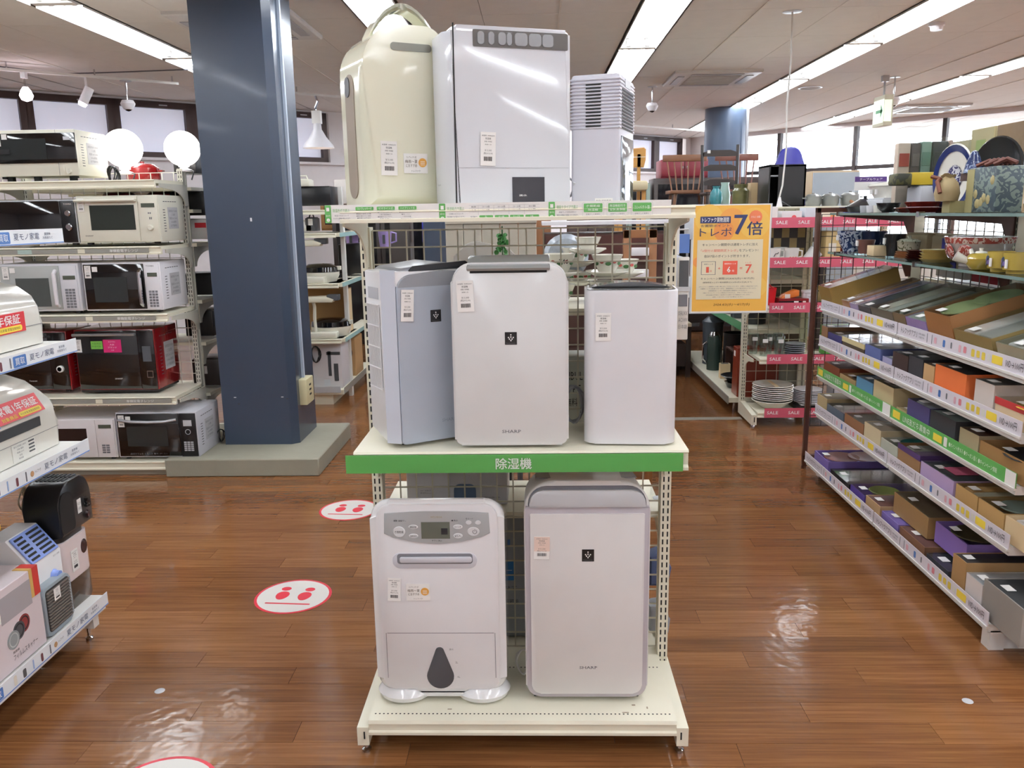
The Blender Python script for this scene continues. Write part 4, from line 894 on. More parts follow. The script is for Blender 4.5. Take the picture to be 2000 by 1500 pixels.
# goods on the back side, seen through the wire
def crate(name, lab, cat, x, y, z, w, d, h, m, tagm=True, grp=None):
    t = thing(name, lab, cat, (x, y, z), 0, grp); MB().box(0, w, 0, d, 0, h, .006).build('body', m, t)
    MB().box(.01, w - .01, .01, d - .01, h, h + .006, .002).build('lid', m, t)
    if tagm: o = bx('price_sticker', PAP, t, w * .3, w * .3 + .035, -.0012, 0, h * .45, h * .45 + .05)
    return t
for i, (x, z, w, h, lab) in enumerate(((-2.2, 1.74, .14, .12, 'black appliance carton highest on the back side of the microwave rack'), (-2.24, 1.49, .26, .14, 'black flat appliance with price tag above the red striped box'), (-2.2, 1.0, .28, .13, 'black recorder on the back shelf at mid height by the pillar'), (-2.22, .74, .18, .16, 'black upright appliance with silver top on the low back shelf'), (-2.2, .42, .2, .17, 'brown-black box with white diamond label near the rack foot'), (-2.5, 1.345, .2, .11, 'black round-cornered appliance behind the wire near the rack end'))):
    crate('appliance_box', lab, 'box', x, 5.16, z, w, .2, h, BLK if i != 4 else mat('brown_black', '2c2421', .4), i in (1, 4), 'dark appliances on the back of the microwave rack')
t = crate('product_box', 'white carton with red print blocks between black appliances', 'box', -2.25, 5.16, 1.345, .3, .2, .12, PAP, False); bx('red_print', RED, t, .15, .22, -.001, 0, .07, .1); bx('red_print', RED, t, .24, .28, -.001, 0, .06, .11)
for i, (x, m, lab) in enumerate(((-2.98, 'b8b02c', 'olive yellow food carton behind the wire over the toshiba-style oven'), (-2.72, 'c4bc34', 'bright yellow food carton behind the wire near the white oven'))):
    lab = lab.replace(' over the toshiba-style oven', ' above the two-knob oven'); t = crate('product_box', lab, 'box', x, 5.1, 1.345, .2, .2, .16, mat('yellow_carton' + str(i), m, .5), False, 'yellow cartons behind the wire'); bx('teal_top', mat('teal_carton', '4f8a80', .5), t, 0, .2, -.002, .2, .125, .168)
def pot(name, lab, cat, x, y, z, r, h, m, lid=True, grp=None, n=20):
    t = thing(name, lab, cat, (x, y, z), 0, grp); MB().lathe([(0, 0), (r * .85, 0), (r, h * .3), (r, h), (r * .94, h), (r * .9, .006), (0, .006)], n=n).build('body', m, t)
    if lid: MB().lathe([(r, h), (r * .7, h + r * .25), (.012, h + r * .3), (.012, h + r * .42), (0, h + r * .42)], n=n).build('lid', m, t)
    for s in (-1, 1): MB().tube([(s * r * .98, -.02, h * .8), (s * r * 1.25, -.015, h * .82), (s * r * 1.25, .015, h * .82), (s * r * .98, .02, h * .8)], .005, 6).build('handle', m, t)
    return t
RP = mat('red_enamel', '801418', .2, coat=.5)
for i, (x, z, lab) in enumerate(((-2.43, 1.69, 'dark red casserole high on the rack behind the cable bundle'), (-2.62, 1.53, 'red enamel pot seen through the wire above the white oven, left one'), (-2.34, 1.53, 'red enamel pot seen through the wire beside the rack upright'))):
    pot('casserole', lab.replace(', left one', ' handle'), 'pot', x, 5.3 if i else 5.25, z if i else 1.69, .1, .09, RP, True, 'red casseroles behind the wire')
shelfboard(MR, -.015, .95, .43, .02, 1.655); shelfboard(MR, -.015, .95, .43, .02, 1.525)

# ================================================================ RACK BEHIND THE PILLAR (mid distance, between pillar and central rack)
QR = thing('display_rack', 'cream rack of fryers and desk fans just past the navy pillar', 'shelving', (-2.05, 6.75, 0))
for x in (-.02, .5): upright(QR, x, .0, 0, 1.7, WST, slots=False)
for z in (.525, .96, 1.345, 1.52):
    shelfboard(QR, -.4, .52, -.34, .25, z); bx('side_shelf', CRM, QR, .42, .54, -.3, .9, z - .03, z)
    s = bx('label_strip', mat('aqua_strip', '9cc0c0', .4), QR, .541, .543, -.28, .85, z - .032, z + .0); 
bx('base_shelf', CRM, QR, -.4, .52, -.36, .9, .085, .12); bx('kick_plate', mat('cream_steel'), QR, -.4, .43, -.34, .88, .0, .085); bx('label_strip', STG, QR, .521, .523, -.34, .85, .085, .135); bx('acrylic_strip', LGR, QR, -.3, .5, -.365, -.362, .1, .15)
def fan_desk(lab, x, y, z, s=1, head=CRM):
    t = thing('desk_lamp', lab, 'lamp', (x, y, z), 0, 'cream desk lamps past the pillar')
    MB().box(-.1, .12, -.05, .06, 0, .05, .01).build('base', IV, t)
    MB().tube([(-.05, 0, .05), (-.055, 0, .15), (-.05, 0, .25), (-.06, 0, .3)], .013, 8).build('stem', IV, t)
    MB().prism([(-.13, .285), (.1, .285), (.12, .31), (.05, .335), (-.1, .33)], -.05, .05, 'xz', .01, 2, (1, 1)).build('head', head, t)
    MB().box(.06, .15, -.045, .045, .3, .345, .004).build('shade_end', DGR, t)
    return t
fan_desk('cream sewing-style desk lamp in front of the open cardboard box', -1.69, 6.47, .526)
fan_desk('cream desk lamp reaching over the black fryer', -1.76, 6.47, .961)
def fryer(lab, x, y, z, w=.26):
    t = thing('hot_plate', lab, 'hot plate', (x, y, z), 0, 'hot plates past the pillar')
    MB().lathe([(0, 0), (w * .42, 0), (w * .5, .05), (w * .5, .075), (0, .08)], n=26, sy=.8).build('body', IV, t); MB().lathe([(w * .5, .078), (w * .48, .115), (w * .3, .14), (0, .145)], n=26, sy=.8).build('lid', BLG, t)
    bx('handle', IV, t, w * .3, w * .55, -.02, .02, .09, .12); return t
fryer('cream hot plate with black lid on the middle shelf past the pillar', -1.72, 6.64, .961, .3); fryer('wide dark griddle with cream rim over the white fan carton', -1.66, 6.64, .526, .32)
t = crate('product_box', 'white carton with black drawings of a cordless vacuum cleaner', 'box', -1.85, 6.47, .12, .30, .3, .36, mat('print_white', 'cfccd0', .5), False)
for (a, c, d, e) in ((.19, .215, .1, .3), (.235, .27, .06, .2), (.18, .29, .27, .295), (.15, .2, .02, .07)): bx('printed_vacuum', DGR if a > .16 else LGR, t, a, c, -.002, -.0, d, e)
cord_loop(t, (.1, -.03, .28), .05, BLK, 3, .005)
t = crate('carton', 'tan carton with an oval black mark at the end of the base shelf', 'box', -1.67, 6.98, .12, .12, .3, .33, CARD, False); MB().lathe([(0, -.002), (.025, -.002), (.025, 0)], (.07, 0, .2), 18, 'y', 1.8).build('printed_oval', INK, t)
t = thing('open_carton', 'open brown carton standing upright behind the cream desk lamp', 'box', (-1.95, 6.79, .526))
MB().box(0, .4, .16, .165, 0, .36).build('back', CARD, t); MB().box(.395, .4, 0, .165, 0, .36).build('side', CARL, t); MB().box(0, .4, -.0, .165, .355, .36).build('top', CARD, t)
crate('printer', 'black bulky printer on the top shelf past the pillar', 'printer', -1.98, 6.55, 1.555, .40, .3, .14, BLK, True)
t = crate('vacuum_station', 'black square appliance behind the two lilac measuring jugs', 'appliance', -1.7, 7.2, .98, .25, .2, .25, BLK, False)
for i, (x, z, w, h, m, lab, nm) in enumerate(((-1.93, 1.53, .2, .05, IV, 'cream toaster oven standing on the black printer', 'toaster'), (-1.85, 1.36, .12, .05, IV, 'cream iron set with hanging white tag under the printer', 'iron'), (-1.78, 1.36, .08, .1, DGR, 'dark hair dryer wrapped in a white paper label', 'hair_dryer'))):
    if nm == 'toaster': z = 1.70
    t = crate(nm, lab, nm.replace('_', ' '), x, 6.5, z + .0, w, .14, h, m, True)
    MB().tube([(.02, .05, h), (.03, .05, h + .03), (w - .03, .05, h + .03), (w - .02, .05, h)], .006, 6).build('handle', m, t)
JUG = mat('lilac_plastic', 'a592cc', .35)
for i, (px, lab) in enumerate(((-1.66, 'lilac measuring jug next to the pillar rack'), (-1.36, 'lilac measuring jug nearer the central rack'))):
    t = thing('measuring_jug', lab, 'jug', (px, 7.6, 1.19), 0, 'lilac jugs')
    MB().lathe([(0, 0), (.05, 0), (.065, .15), (.06, .15), (.046, .008), (0, .008)], n=18).build('body', JUG, t); MB().tube([(.06, 0, .13), (.1, 0, .12), (.1, 0, .05), (.055, 0, .035)], .009, 6).build('handle', JUG, t); bx('label', DGR, t, -.012, .012, -.0665, -.062, .03, .11)
# ================================================================ FLOOR STICKERS
def sticker(lab, x, y, px_ang=0):
    t = thing('floor_sticker', lab, 'floor sticker', (x, y, .0005), px_ang, 'round distancing stickers on the floor'); STR = mat('sticker_red', 'cc2f3e', .35, var=.02); STW = mat('sticker_white', 'e4e2dc', .3, var=.02)
    MB().prism([(.15 * math.cos(a), .15 * math.sin(a)) for a in [2 * PI * k / 40 for k in range(40)]], 0, .0006, 'xy').build('red_rim', STR, t)
    MB().prism([(.139 * math.cos(a), .139 * math.sin(a)) for a in [2 * PI * k / 40 for k in range(40)]], .0006, .001, 'xy').build('white_disc', STW, t)
    for s in (-1, 1):
        P = [(s * .045 + s * .0 + (.026 + .004 * math.sin(a)) * math.cos(a), .0 + .036 * math.sin(a)) for a in [2 * PI * k / 18 for k in range(18)]]
        MB().prism(P, .001, .0013, 'xy').build('printed_sole', STR, t)
        P = [(s * .045 + s * .004 + .02 * math.cos(a), .06 + .017 * math.sin(a)) for a in [2 * PI * k / 16 for k in range(16)]]
        MB().prism(P, .001, .0013, 'xy').build('printed_toe', STR, t)
    MB().prism(rr(-.09, .09, -.072, -.062, .004, 3), .001, .0013, 'xy').build('printed_line', STR, t)
sticker('round white sticker with red footprints in the middle of the aisle', -.972, 3.025, -4)
sticker('round footprint sticker partly behind the central rack upright', -.965, 4.0, -4)
sticker('round footprint sticker cut by the lower edge of the picture', -1.0, 1.885, -4)
for i, (x, y, lab) in enumerate(((-1.21, 2.36, 'small grey floor cap near the aisle rack'), (1.30, 2.31, 'small grey floor cap near the boxed goods rack'))):
    o = MB().lathe([(0, .001), (.014, .001), (.016, 0)], (0, 0, 0), 18).build('floor_plug', LGR, None); o.location = (x, y, 0); tag(o, lab, 'floor cap', 'grey floor caps')

# ================================================================ SIDE DISPLAY AND POSTER
def hookarm(parent, a, b, m=CHR, r=.003): return MB().tube([a, b], r, 6).build('wire_arm', m, parent)
t = thing('hanging_product', 'grey and white boxed device hanging from the side of the central rack', 'parcel', (.43, 2.50, 1.095))
MB().box(-.03, .012, -.03, .12, 0, .245, .008).build('carton', mat('bluish_white_box', 'c9ccd6', .3), t); MB().box(-.012, .022, -.034, -.028, .0, .245, .003).build('printed_side', mat('print_side', 'dcdad6', .4), t)
bx('dark_print', DGR, t, -.008, .02, -.0355, -.034, .15, .235); bx('dark_print', INKG, t, -.008, .018, -.0355, -.034, .10, .135); bx('strap', LGR, t, -.033, .024, -.038, -.03, .145, .158)
lines(t, ['IDEAL BOX', 'AC100V', '日本語'], (.006, -.036, .06), .026, .06, INKG)
t = thing('hanging_product', 'small white and blue blister packs hanging above the grey device', 'parcel', (.425, 2.49, 1.345))
bx('blister_pack', PAP, t, -.03, .0, 0, .03, 0, .085); bx('blister_pack', mat('blue_card', '5a7cc0', .4), t, .0, .03, .0, .03, .005, .06); bx('hook', CHR, t, -.02, -.012, -.0, .12, .07, .078)
P0 = thing('poster_holder', 'clear sign holder with yellow point-campaign poster on wire arms', 'sign', (.775, 3.35, 1.07))
MB().box(-.158, .156, .0, .003, -.005, .425, .0).build('acrylic_cover', mat('pale_acrylic', 'cfd2d6', .15), P0)
pp = MB().box(-.148, .148, -.0012, 0, .004, .42).build('poster', mat('poster_yellow', 'e6b04c', .55, var=.03), P0, 'yellow and cream printed poster')
MB().box(-.152, .152, -.0006, 0, -.001, .423).build('white_margin', PAP, P0)
PCR = mat('poster_cream', 'e2d8bc', .6, var=.02); NAV = mat('poster_navy', '2c3560', .5, var=0); PR = mat('poster_coral', 'dc5b46', .5, var=0)
for kk, (x, z, r, m) in enumerate(((-.09, .37, .055, 'e8bc5c'), (.0, .36, .05, 'e4a050'), (.09, .35, .06, 'e8bc5c'), (-.03, .32, .04, 'e2924c'), (.12, .10, .04, 'e8bc5c'), (-.14, .2, .02, 'e2924c'))):
    MB().lathe([(0, -.0014 - kk * .00008), (r * .999, -.0014 - kk * .00008), (r, -.0012)], (max(-.148 + r, min(.148 - r, x)), 0, z), 24, 'y').build('pale_circle', mat('poster_circle_' + m, m, .6, var=0), pp)
MB().box(-.133, .125, -.0024, -.0018, .052, .287).build('text_panel', PCR, pp)
MB().prism(rr(-.124, -.005, .352, .378, .001, 2), -.0026, -.0018, 'xz').build('navy_bar', NAV, pp); write(pp, 'トレファク買物週間', (-.0645, -.003, .365), .105, .019, WINK, bold=.01)
write(pp, 'お買物ポイント', (-.065, -.0028, .342), .112, .011, NAV); write(pp, 'トレポ', (-.062, -.0028, .318), .125, .034, NAV, bold=0)
write(pp, '7', (.035, -.0028, .345), .05, .074, NAV, bold=.03); write(pp, '倍', (.09, -.0028, .33), .06, .052, NAV, bold=.012)
MB().lathe([(0, -.0022), (.022, -.0022), (.026, -.0018)], (.092, 0, .374), 14, 'y').build('red_burst', mat('burst_red', 'dd7850', .5), pp); write(pp, 'さらに お得!', (.092, -.0028, .374), .036, .009, WINK)
write(pp, 'キャンペーン期間中は通常トレポに加え', (-.004, -.0028, .268), .218, .011, INK); write(pp, '「6倍分の期間限定トレポ」', (-.045, -.0028, .245), .145, .011, PR); write(pp, 'をプレゼント!', (.07, -.0028, .245), .075, .011, INK); write(pp, '合計7倍のポイントが貯まります。', (-.015, -.0028, .223), .18, .011, INK)
b = MB()
for q in ((-.115, -.113, .15, .203), (-.06, -.058, .15, .203)): b.box(q[0], q[1], -.0028, -.0022, q[2], q[3])
b.box(-.115, -.058, -.0028, -.0022, .15, .1515); b.box(-.115, -.058, -.0028, -.0022, .2015, .203); b.build('outline', INKG, pp)
write(pp, '通常トレポ', (-.0865, -.0028, .192), .036, .006, INKG); write(pp, '1', (-.09, -.0028, .17), .009, .022, PR, bold=.02); write(pp, '倍', (-.077, -.0028, .165), .008, .008, PR)
bx('coral_square', PR, pp, -.03, .028, -.0026, -.0018, .15, .204); write(pp, '期間限定トレポ', (-.001, -.0031, .193), .046, .006, WINK); write(pp, '6', (-.006, -.0031, .17), .014, .023, WINK, bold=.03); write(pp, '倍', (.011, -.0031, .165), .009, .008, WINK)
write(pp, '+', (-.044, -.0028, .175), .009, .009, PR, bold=.02); write(pp, '=', (.042, -.0028, .175), .01, .006, PR, bold=.02); write(pp, '7', (.072, -.0028, .172), .024, .034, PR, bold=.02); write(pp, '倍', (.088, -.0028, .16), .01, .01, PR); write(pp, 'トレポ', (.07, -.0028, .197), .022, .006, PR)
write(pp, 'キャンペーン期間:2024.4/3(水)〜4/17(水)', (-.01, -.0028, .134), .212, .01, INK); write(pp, '(期間限定トレポの有効期限は2024年4月30日(火)まで)', (-.01, -.0028, .119), .195, .007, INK)
lines(pp, ['※キャンペーン期間中のお買い物に対して付与いたします。対象外の商品があります。', '※通常トレポは会員さまへ付与、期間限定トレポは後日付与となります。', '※期間限定トレポの有効期限は期間中の付与日から。', '※他のキャンペーンとの併用はできません。予めご了承ください。', '※本企画は予告なく変更または終了する場合がございます。', '※詳しくはスタッフまでお尋ねください。'], (-.005, -.0028, .082), .235, .05, INKG)
write(pp, '2024.4/3(水)〜4/17(水)', (.01, -.0028, .03), .145, .014, mat('poster_brown', '5a4020', .5, var=0), italic=.2)
for z in (.09, .32):
    MB().box(-.185, -.152, -.003, .006, z - .03, z + .055, .002).build('clear_clip', mat('clear_clip_plastic', 'bfc6cc', .12), P0)
    MB().tube([(-.17, 0, z + .01), (-.26, -.25, z + .015), (-.395, -.6, .115) if z < .2 else (-.388, -.905, .34)], .0035, 6).build('wire_arm', LGR, P0)
MB().tube([(-.17, .008, 0.06), (-.17, .008, .42)], .005, 6).build('rod', GRY, P0)

# ================================================================ GOODS BEHIND THE CENTRAL RACK
CHINA = mat('white_china', 'e6e4da', .18, coat=.4); LEAF = mat('print_leaf_green', '3e6a3c', .4); BER = mat('print_berry_red', 'b04a44', .4)
def cup(lab, x, y, z, r, h, handle=True, saucer=False, sp=True, flare=1.15):
    t = thing('teacup', lab, 'cup', (x, y, z), 0, 'strawberry-patterned cups behind the wire')
    zz = .012 if saucer else 0
    MB().lathe([(0, zz), (r * .6, zz), (r * .75, zz + h * .25), (r, zz + h * .7), (r * flare, zz + h), (r * flare * .95, zz + h), (r * .9, zz + h * .6), (0, zz + .006)], n=22).build('bowl', CHINA, t)
    if saucer: MB().lathe([(0, 0), (r * .8, 0), (r * 1.6, .014), (r * 1.58, .018), (r * .7, .006), (0, .006)], n=24).build('saucer', CHINA, t)
    if handle: MB().tube([(r * .95 + .0, 0, zz + h * .8)] + [(r + .006 + .02 * math.sin(a), 0, zz + h * .5 + .02 * math.cos(a)) for a in [PI * k / 8 for k in range(1, 8)]] + [(r * .85, 0, zz + h * .3)], .004, 6).build('handle', CHINA, t)
    if sp:
        for k in range(5):
            a = -PI / 2 + (k - 2) * .5; rad = r * (.95); b = MB(); b.lathe([(0, -.002), (.006, -.002), (.007, 0)], (0, 0, 0), 8, 'y')
            o = b.build('printed_strawberry' if k % 2 else 'printed_leaf', BER if k % 2 else LEAF, t); o.location = (rad * math.cos(a), rad * math.sin(a), zz + h * (.62 if k % 2 else .52)); o.rotation_euler = (0, 0, a + PI / 2); o.scale = (1, 1, .8) if k % 2 else (1.4, 1, .9)
    return t
for (x, z, r, h, hd, lab) in ((.075, 1.197, .045, .055, False, 'white strawberry cup at the bottom of the cup stack by the slab dehumidifier'), (.225, 1.197, .05, .062, True, 'white strawberry cup with ring handle near the box-shaped dehumidifier'),
        (.075, 1.275, .045, .06, False, 'white strawberry cup with 746 price mark'), (.225, 1.275, .043, .055, False, 'white cup with price sticker and berry at its rim, on the ring-handled cup'),
        (.165, 1.345, .036, .04, False, 'small white cup topping the stack behind the wire'), (.145, 1.24, .035, .03, False, 'low white saucer cup between the strawberry cups'),
        (.29, 1.197, .042, .05, True, 'white cup on a saucer behind the ring-handled cup'), (.29, 1.265, .04, .045, False, 'white cup highest behind the ring-handled cup'), (.13, 1.30, .04, .05, False, 'strawberry cup behind the 746-marked cup')):
    t = cup(lab, x, 2.63 if x not in (.145, .29, .13) else 2.72, z, r, h, hd, z > 1.2, z < 1.34)
    if '746' in lab: o = write(t, '746', (.012, -.053, .05), .028, .014, INK, bold=.02)
t = thing('blue_white_dish', 'blue and white patterned dish leaning behind the cups', 'dish', (.10, 2.74, 1.30)); MB().lathe([(0, 0), (.06, .004), (.075, .02), (.07, .022), (0, .008)], n=24, axis='y').build('plate', mat('blue_white_glaze', 'a9b1bc', .2, var=.5, scale=40), t); t.location.z = 1.33
for i, (x, z, w, h, c, lab) in enumerate(((.06, .80, .13, .2, 'a9aca2', 'grey-white carton with small print behind the slab dehumidifier'), (-.30, .80, .2, .18, '8c7a60', 'brown carton on the hidden back shelf'))):
    t = crate('product_box', lab, 'box', x, 2.56, z if i else 1.0 - .0, w, .15, .12 if i == 0 else h, mat('carton_' + c, c, .5), False)
    if i == 0: t.location.z = .802; t.scale = (1, 1, 1.8); lines(t, ['TRIBUL', 'TYPE', '無料'], (.05, -.002, .07), .07, .07, INK)
t = crate('product_box', 'white carton with navy badge and round product photo behind the lower shelf', 'box', -.415, 2.50, .567, .32, .2, .20, mat('soft_white_carton', 'c9c8cc', .5), False)
bx('navy_badge', mat('navy_print', '2c3478', .5), t, .02, .075, -.0012, 0, .012, .022); MB().prism(rr(.15, .22, -.0 + .0, .07, .02, 5), -.0015, 0, 'xz').build('printed_bucket', mat('steel_print', '5a6e8c', .4), t); write(t, 'CRS SAVER SLIM', (.27, -.001, .025), .05, .005, INKG); lines(t, ['360° 回転式', '直径約30cm'], (.06, -.001, .045), .07, .016, INKG)
t = crate('product_box', 'white carton with blue square between the two lower dehumidifiers', 'box', -.16, 2.50, .11, .15, .2, .42, mat('grey_white_carton', '8f959c', .5), False)
bx('blue_square', mat('bright_blue_print', '1f6fb4', .5), t, .015, .085, -.0012, 0, .2, .27); lines(t, ['させて', '', '約1個可能'], (.06, -.0012, .15), .07, .07, INK); bx('blue_lid_print', BLU, t, .03, .07, -.0012, 0, .32, .34); write(t, 'ター', (.055, -.0016, .235), .04, .014, WINK)
for i, z in enumerate((.62, .40, .22)):
    t = thing('film_bag', ('crumpled clear bag high beside the rack upright', 'crumpled clear bag with navy contents beside the rack upright', 'grey packet low beside the rack upright')[i], 'bag', (.365, 2.53, z - .12), 0, 'wrapped goods behind the wire')
    random.seed(i + 3); b = MB().prism([(0, 0), (.06, 0), (.065, .05), (.03, .11), (.0, .1)], 0, .06, 'xz', .006, 2, (1, 1)); b.warp(lambda v: v + Vector((random.uniform(-.006, .006),) * 3)); b.build('wrap', [FILM, mat('navy_cloth', '3a4668', .6), GRY][i], t); MB().box(.005, .05, .01, .05, .0, .07, .01).build('contents', [LGR, mat('navy_cloth'), DGR][i], t)
# potted plant behind the wire
t = thing('potted_plant', 'small green climbing plant on a stick behind the wire grid', 'plant', (-.115, 2.95, 1.0))
MB().lathe([(0, 0), (.05, 0), (.065, .12), (.058, .12), (.05, .1), (0, .1)], n=18).build('pot', WHT, t); bx('stand', BLK, t, -.02, .02, -.02, .02, -1.0, 0); MB().tube([(0, 0, .1), (0, 0, .43)], .003, 5).build('stick', mat('green_stick', '2c4a28', .6), t)
random.seed(11); LG = mat('leaf_green', '2e6a2c', .5, var=.3, scale=20); lfm = MB().prism([(0, -.008), (.007, -.003), (.007, .003), (0, .009), (-.007, .003), (-.007, -.003)], 0, .001, 'xy').build('leaf', LG, t); lfd = lfm.data; bpy.data.objects.remove(lfm)
for k in range(170):
    h = random.uniform(.1, .40); rr_ = (.43 - h) * .16 + .006; a = random.uniform(0, 2 * PI); o = obj('leaf', lfd, t, None, (rr_ * math.cos(a) * random.uniform(.4, 1.2), rr_ * math.sin(a), h)); o.rotation_euler = (random.uniform(.3, 2.6), random.uniform(-.6, .6), a); s = random.uniform(.7, 1.4); o.scale = (s, s, s)
# items further back, seen through the grid
t = thing('partition', 'beige folding partition of locker panels behind the wire grid', 'partition', (-.49, 4.6, 0))
BEI = mat('beige_panel', 'a8a294', .6)
for i in range(5): MB().box(i * .1, i * .1 + .097, 0, .03, .05, 1.42, .003, 1).build('panel', BEI, t)
bx('top_rail', BEI, t, 0, .5, -.01, .04, 1.42, 1.45)
t = thing('side_chair', 'grey rounded chair back in front of the beige partition', 'chair', (-.42, 4.3, 0))
P = [(0, 1.0), (0, 1.26)] + [(.03 + .09 * (1 - math.cos(a)), 1.26 + .075 * math.sin(a)) for a in [PI / 2 * k / 5 for k in range(1, 6)]] + [(.28, 1.30), (.36, 1.22), (.36, 1.0)]
MB().prism(P, 0, .03, 'xz', .004, 2).build('backrest', mat('warm_grey_shell', '8a857d', .5), t)
for x in (.03, .33): MB().tube([(x, .02, 0), (x, .02, 1.05)], .012, 6).build('leg', DGR, t)
bx('seat', DGR, t, 0, .36, -.3, .03, .43, .46); [MB().tube([(x, -.28, 0), (x, -.28, .44)], .012, 6).build('leg', DGR, t) for x in (.03, .33)]
t = thing('patterned_vase', 'black vase with curved pale stripes beside the climbing plant', 'vase', (-.26, 3.4, .98)); MB().lathe([(0, 0), (.04, 0), (.055, .1), (.045, .22), (.05, .3), (.04, .3), (0, .02)], n=18).build('body', mat('striped_black', '26221e', .4, var=.5, scale=30), t); bx('stand', BLK, t, -.05, .05, -.05, .05, -.98, 0)
t = thing('sideboard', 'dark wooden counter with white top behind the cups', 'sideboard', (.05, 4.9, 0)); bx('body', WOODD, t, 0, .78, 0, .45, .0, 1.35); bx('white_top', WHT, t, -.01, .8, -.02, .47, 1.40, 1.42); bx('drawer_front', mat('dark_red_wood', '46201a', .35), t, .01, .77, -.012, 0, 1.18, 1.34); bx('drawer_pull', CHR, t, .1, .16, -.02, -.012, 1.32, 1.35)
t = thing('post_frame', 'light brown wooden post frame behind the box-shaped dehumidifier', 'frame', (.45, 4.3, 0))
for x in (0, .13): MB().box(x, x + .04, 0, .04, 0, 1.38, .002).build('post', WOODB, t)
for z in (1.14, 1.25): MB().box(.04, .13, -.01, .03, z, z + .04, .002).build('white_shelf', WHT, t)
bx('top_rail', WOODB, t, 0, .17, 0, .04, 1.34, 1.38)
for i, (x, y, z, w, h, c, nm, lab) in enumerate(((-.95, 8.2, .2, .2, 1.2, '3a2620', 'cabinet', 'narrow brown cabinet with a white sticker left of the far pillar'), (-1.13, 8.4, 1.2, .09, .22, '26269c', 'sports_bottle', 'bright blue bag hanging among the bags behind the rack'), (-1.45, 8.4, .3, .2, 1.15, '3c3430', 'coat_stand', 'dark rack of bags and umbrellas past the cream rack'))):
    t = crate(nm if i == 0 else ('shoulder_bag' if i == 1 else 'bag_rack'), lab, ('cabinet', 'bag', 'rack')[i], x, y, z, w, .25, h, mat('bg_' + c, c, .5), i == 0)
    if i: MB().tube([(.03, 0, h), (w / 2, 0, h + .15), (w - .03, 0, h)], .008, 6).build('strap', DGR, t)

# ================================================================ RIGHT RACK (faces the aisle, -x); local x runs toward the camera
RX, RY = 2.02, 4.52
RR = thing('display_rack', 'brown and white steel rack of boxed tableware along the aisle', 'shelving', (RX, RY, 0), -90)
for x in (0.01, .96, 1.90): upright(RR, x, 0, 0, 1.46, mat('cream_steel'))
grid(RR, 0, 1.9, .02, .05, 1.44, .08, .002, m=mat('grey_wire', '8f8c84', .4))
RF = {'S5': (.945, -.47), 'S4': (.752, -.47), 'S3': (.58, -.47), 'S2': (.37, -.47), 'S1': (.095, -.51)}
SPA = mat('lilac_white_strip', 'd9d4dc', .5)
for k, (z, yf) in RF.items():
    if k == 'S5':
        pass
    for (a, c) in ((0, .955), (.965, 1.91)): MB().box(a, c, yf, -.02, z - .03, z).build('shelf', WST, RR)
    for i, (a, c) in enumerate(((0, .955), (.965, 1.92))):
        gr_ = k == 'S3'
        st = MB().box(a, c, yf - .008, yf - .005, z - .004, z + .046).build('label_strip', SPA if not gr_ else GRN, RR, 'green notice strip' if gr_ else 'pale strip with app notice and pictograms')
        y_ = yf - .0085; MB().box(a, c, yf - .012, yf, z - .012, z - .004).build('shelf_lip', WST, RR)
        m = z + .021
        if gr_:
            bx('yellow_badge', YEL, st, a + .02, a + .09, y_ - .0004, y_, m - .016, m + .016); write(st, 'LINE友だち募集中', (a + .24, y_ - .0006, m), .24, .03, WINK)
            bx('yellow_badge', YEL, st, a + .39, a + .46, y_ - .0004, y_, m - .016, m + .012); MB().prism(rr(a + .475, a + .5, m - .018, m + .018, .003, 3), y_ - .0004, y_, 'xz').build('phone_outline', PAP, st)
            write(st, '❶ポイント貯まる ❷クーポン届く ❸キャンペーン情報', (a + .68, y_ - .0006, m), .33, .018, WINK)
            if i == 0: bx('white_end', PAP, st, c - .08, c, y_ - .0006, y_, z - .004, z + .046)
            else: bx('white_end', PAP, st, c - .06, c, y_ - .0006, y_, z - .004, z + .046)
        else:
            write(st, 'トレファクアプリ', (a + .11, y_ - .0004, m), .15, .026, INK); lines(st, ['お得な情報を', 'お届け中!'], (a + .225, y_ - .0004, m), .06, .026, INKG)
            b = MB(); b.box(a + .27, a + .273, y_ - .0004, y_, m - .018, m + .018); b.box(a + .31, a + .313, y_ - .0004, y_, m - .018, m + .018); b.build('ruled_box', INKG, st)
            for j, (q, w_, mm) in enumerate(((.33, .02, mat('pale_pink_print', 'd9a8b4', .5)), (.4, .018, BLU), (.46, .01, INKG), (.52, .016, mat('pale_pink_print')), (.555, .02, mat('red_pink_print', 'd0808a', .5)), (.61, .022, mat('print_gold', 'd8c04a', .5)), (.645, .022, mat('print_gold')), (.68, .022, mat('print_gold')))):
                MB().prism(rr(a + q, a + q + w_, m - .012 - .003 * (j % 2), m + .012, .005, 3), y_ - .0004, y_, 'xz').build('pictogram', mm, st)
            bx('printed_code_gap', mat('pale_label'), st, a + .715, a + .735, y_ - .0004, y_, m - .012, m + .012); MB().prism(rr(a + .745, a + .81, m - .014, m + .014, .004, 3), y_ - .0004, y_, 'xz').build('yellow_badge', YEL, st)
            write(st, '10D→100円', (a + .88, y_ - .0004, m), .10, .026, INK)
b = MB()
b.box(0, 1.9, -.5, -.47, .0, .06); b.bm.free()
bx('front_corner_leg', WST, RR, 1.86, 1.91, -.5, -.45, 0, .07); bx('base_leg', WST, RR, 1.86, 1.9, -.45, 0, 0, .05); bx('base_leg', WST, RR, .0, .04, -.45, 0, 0, .05)
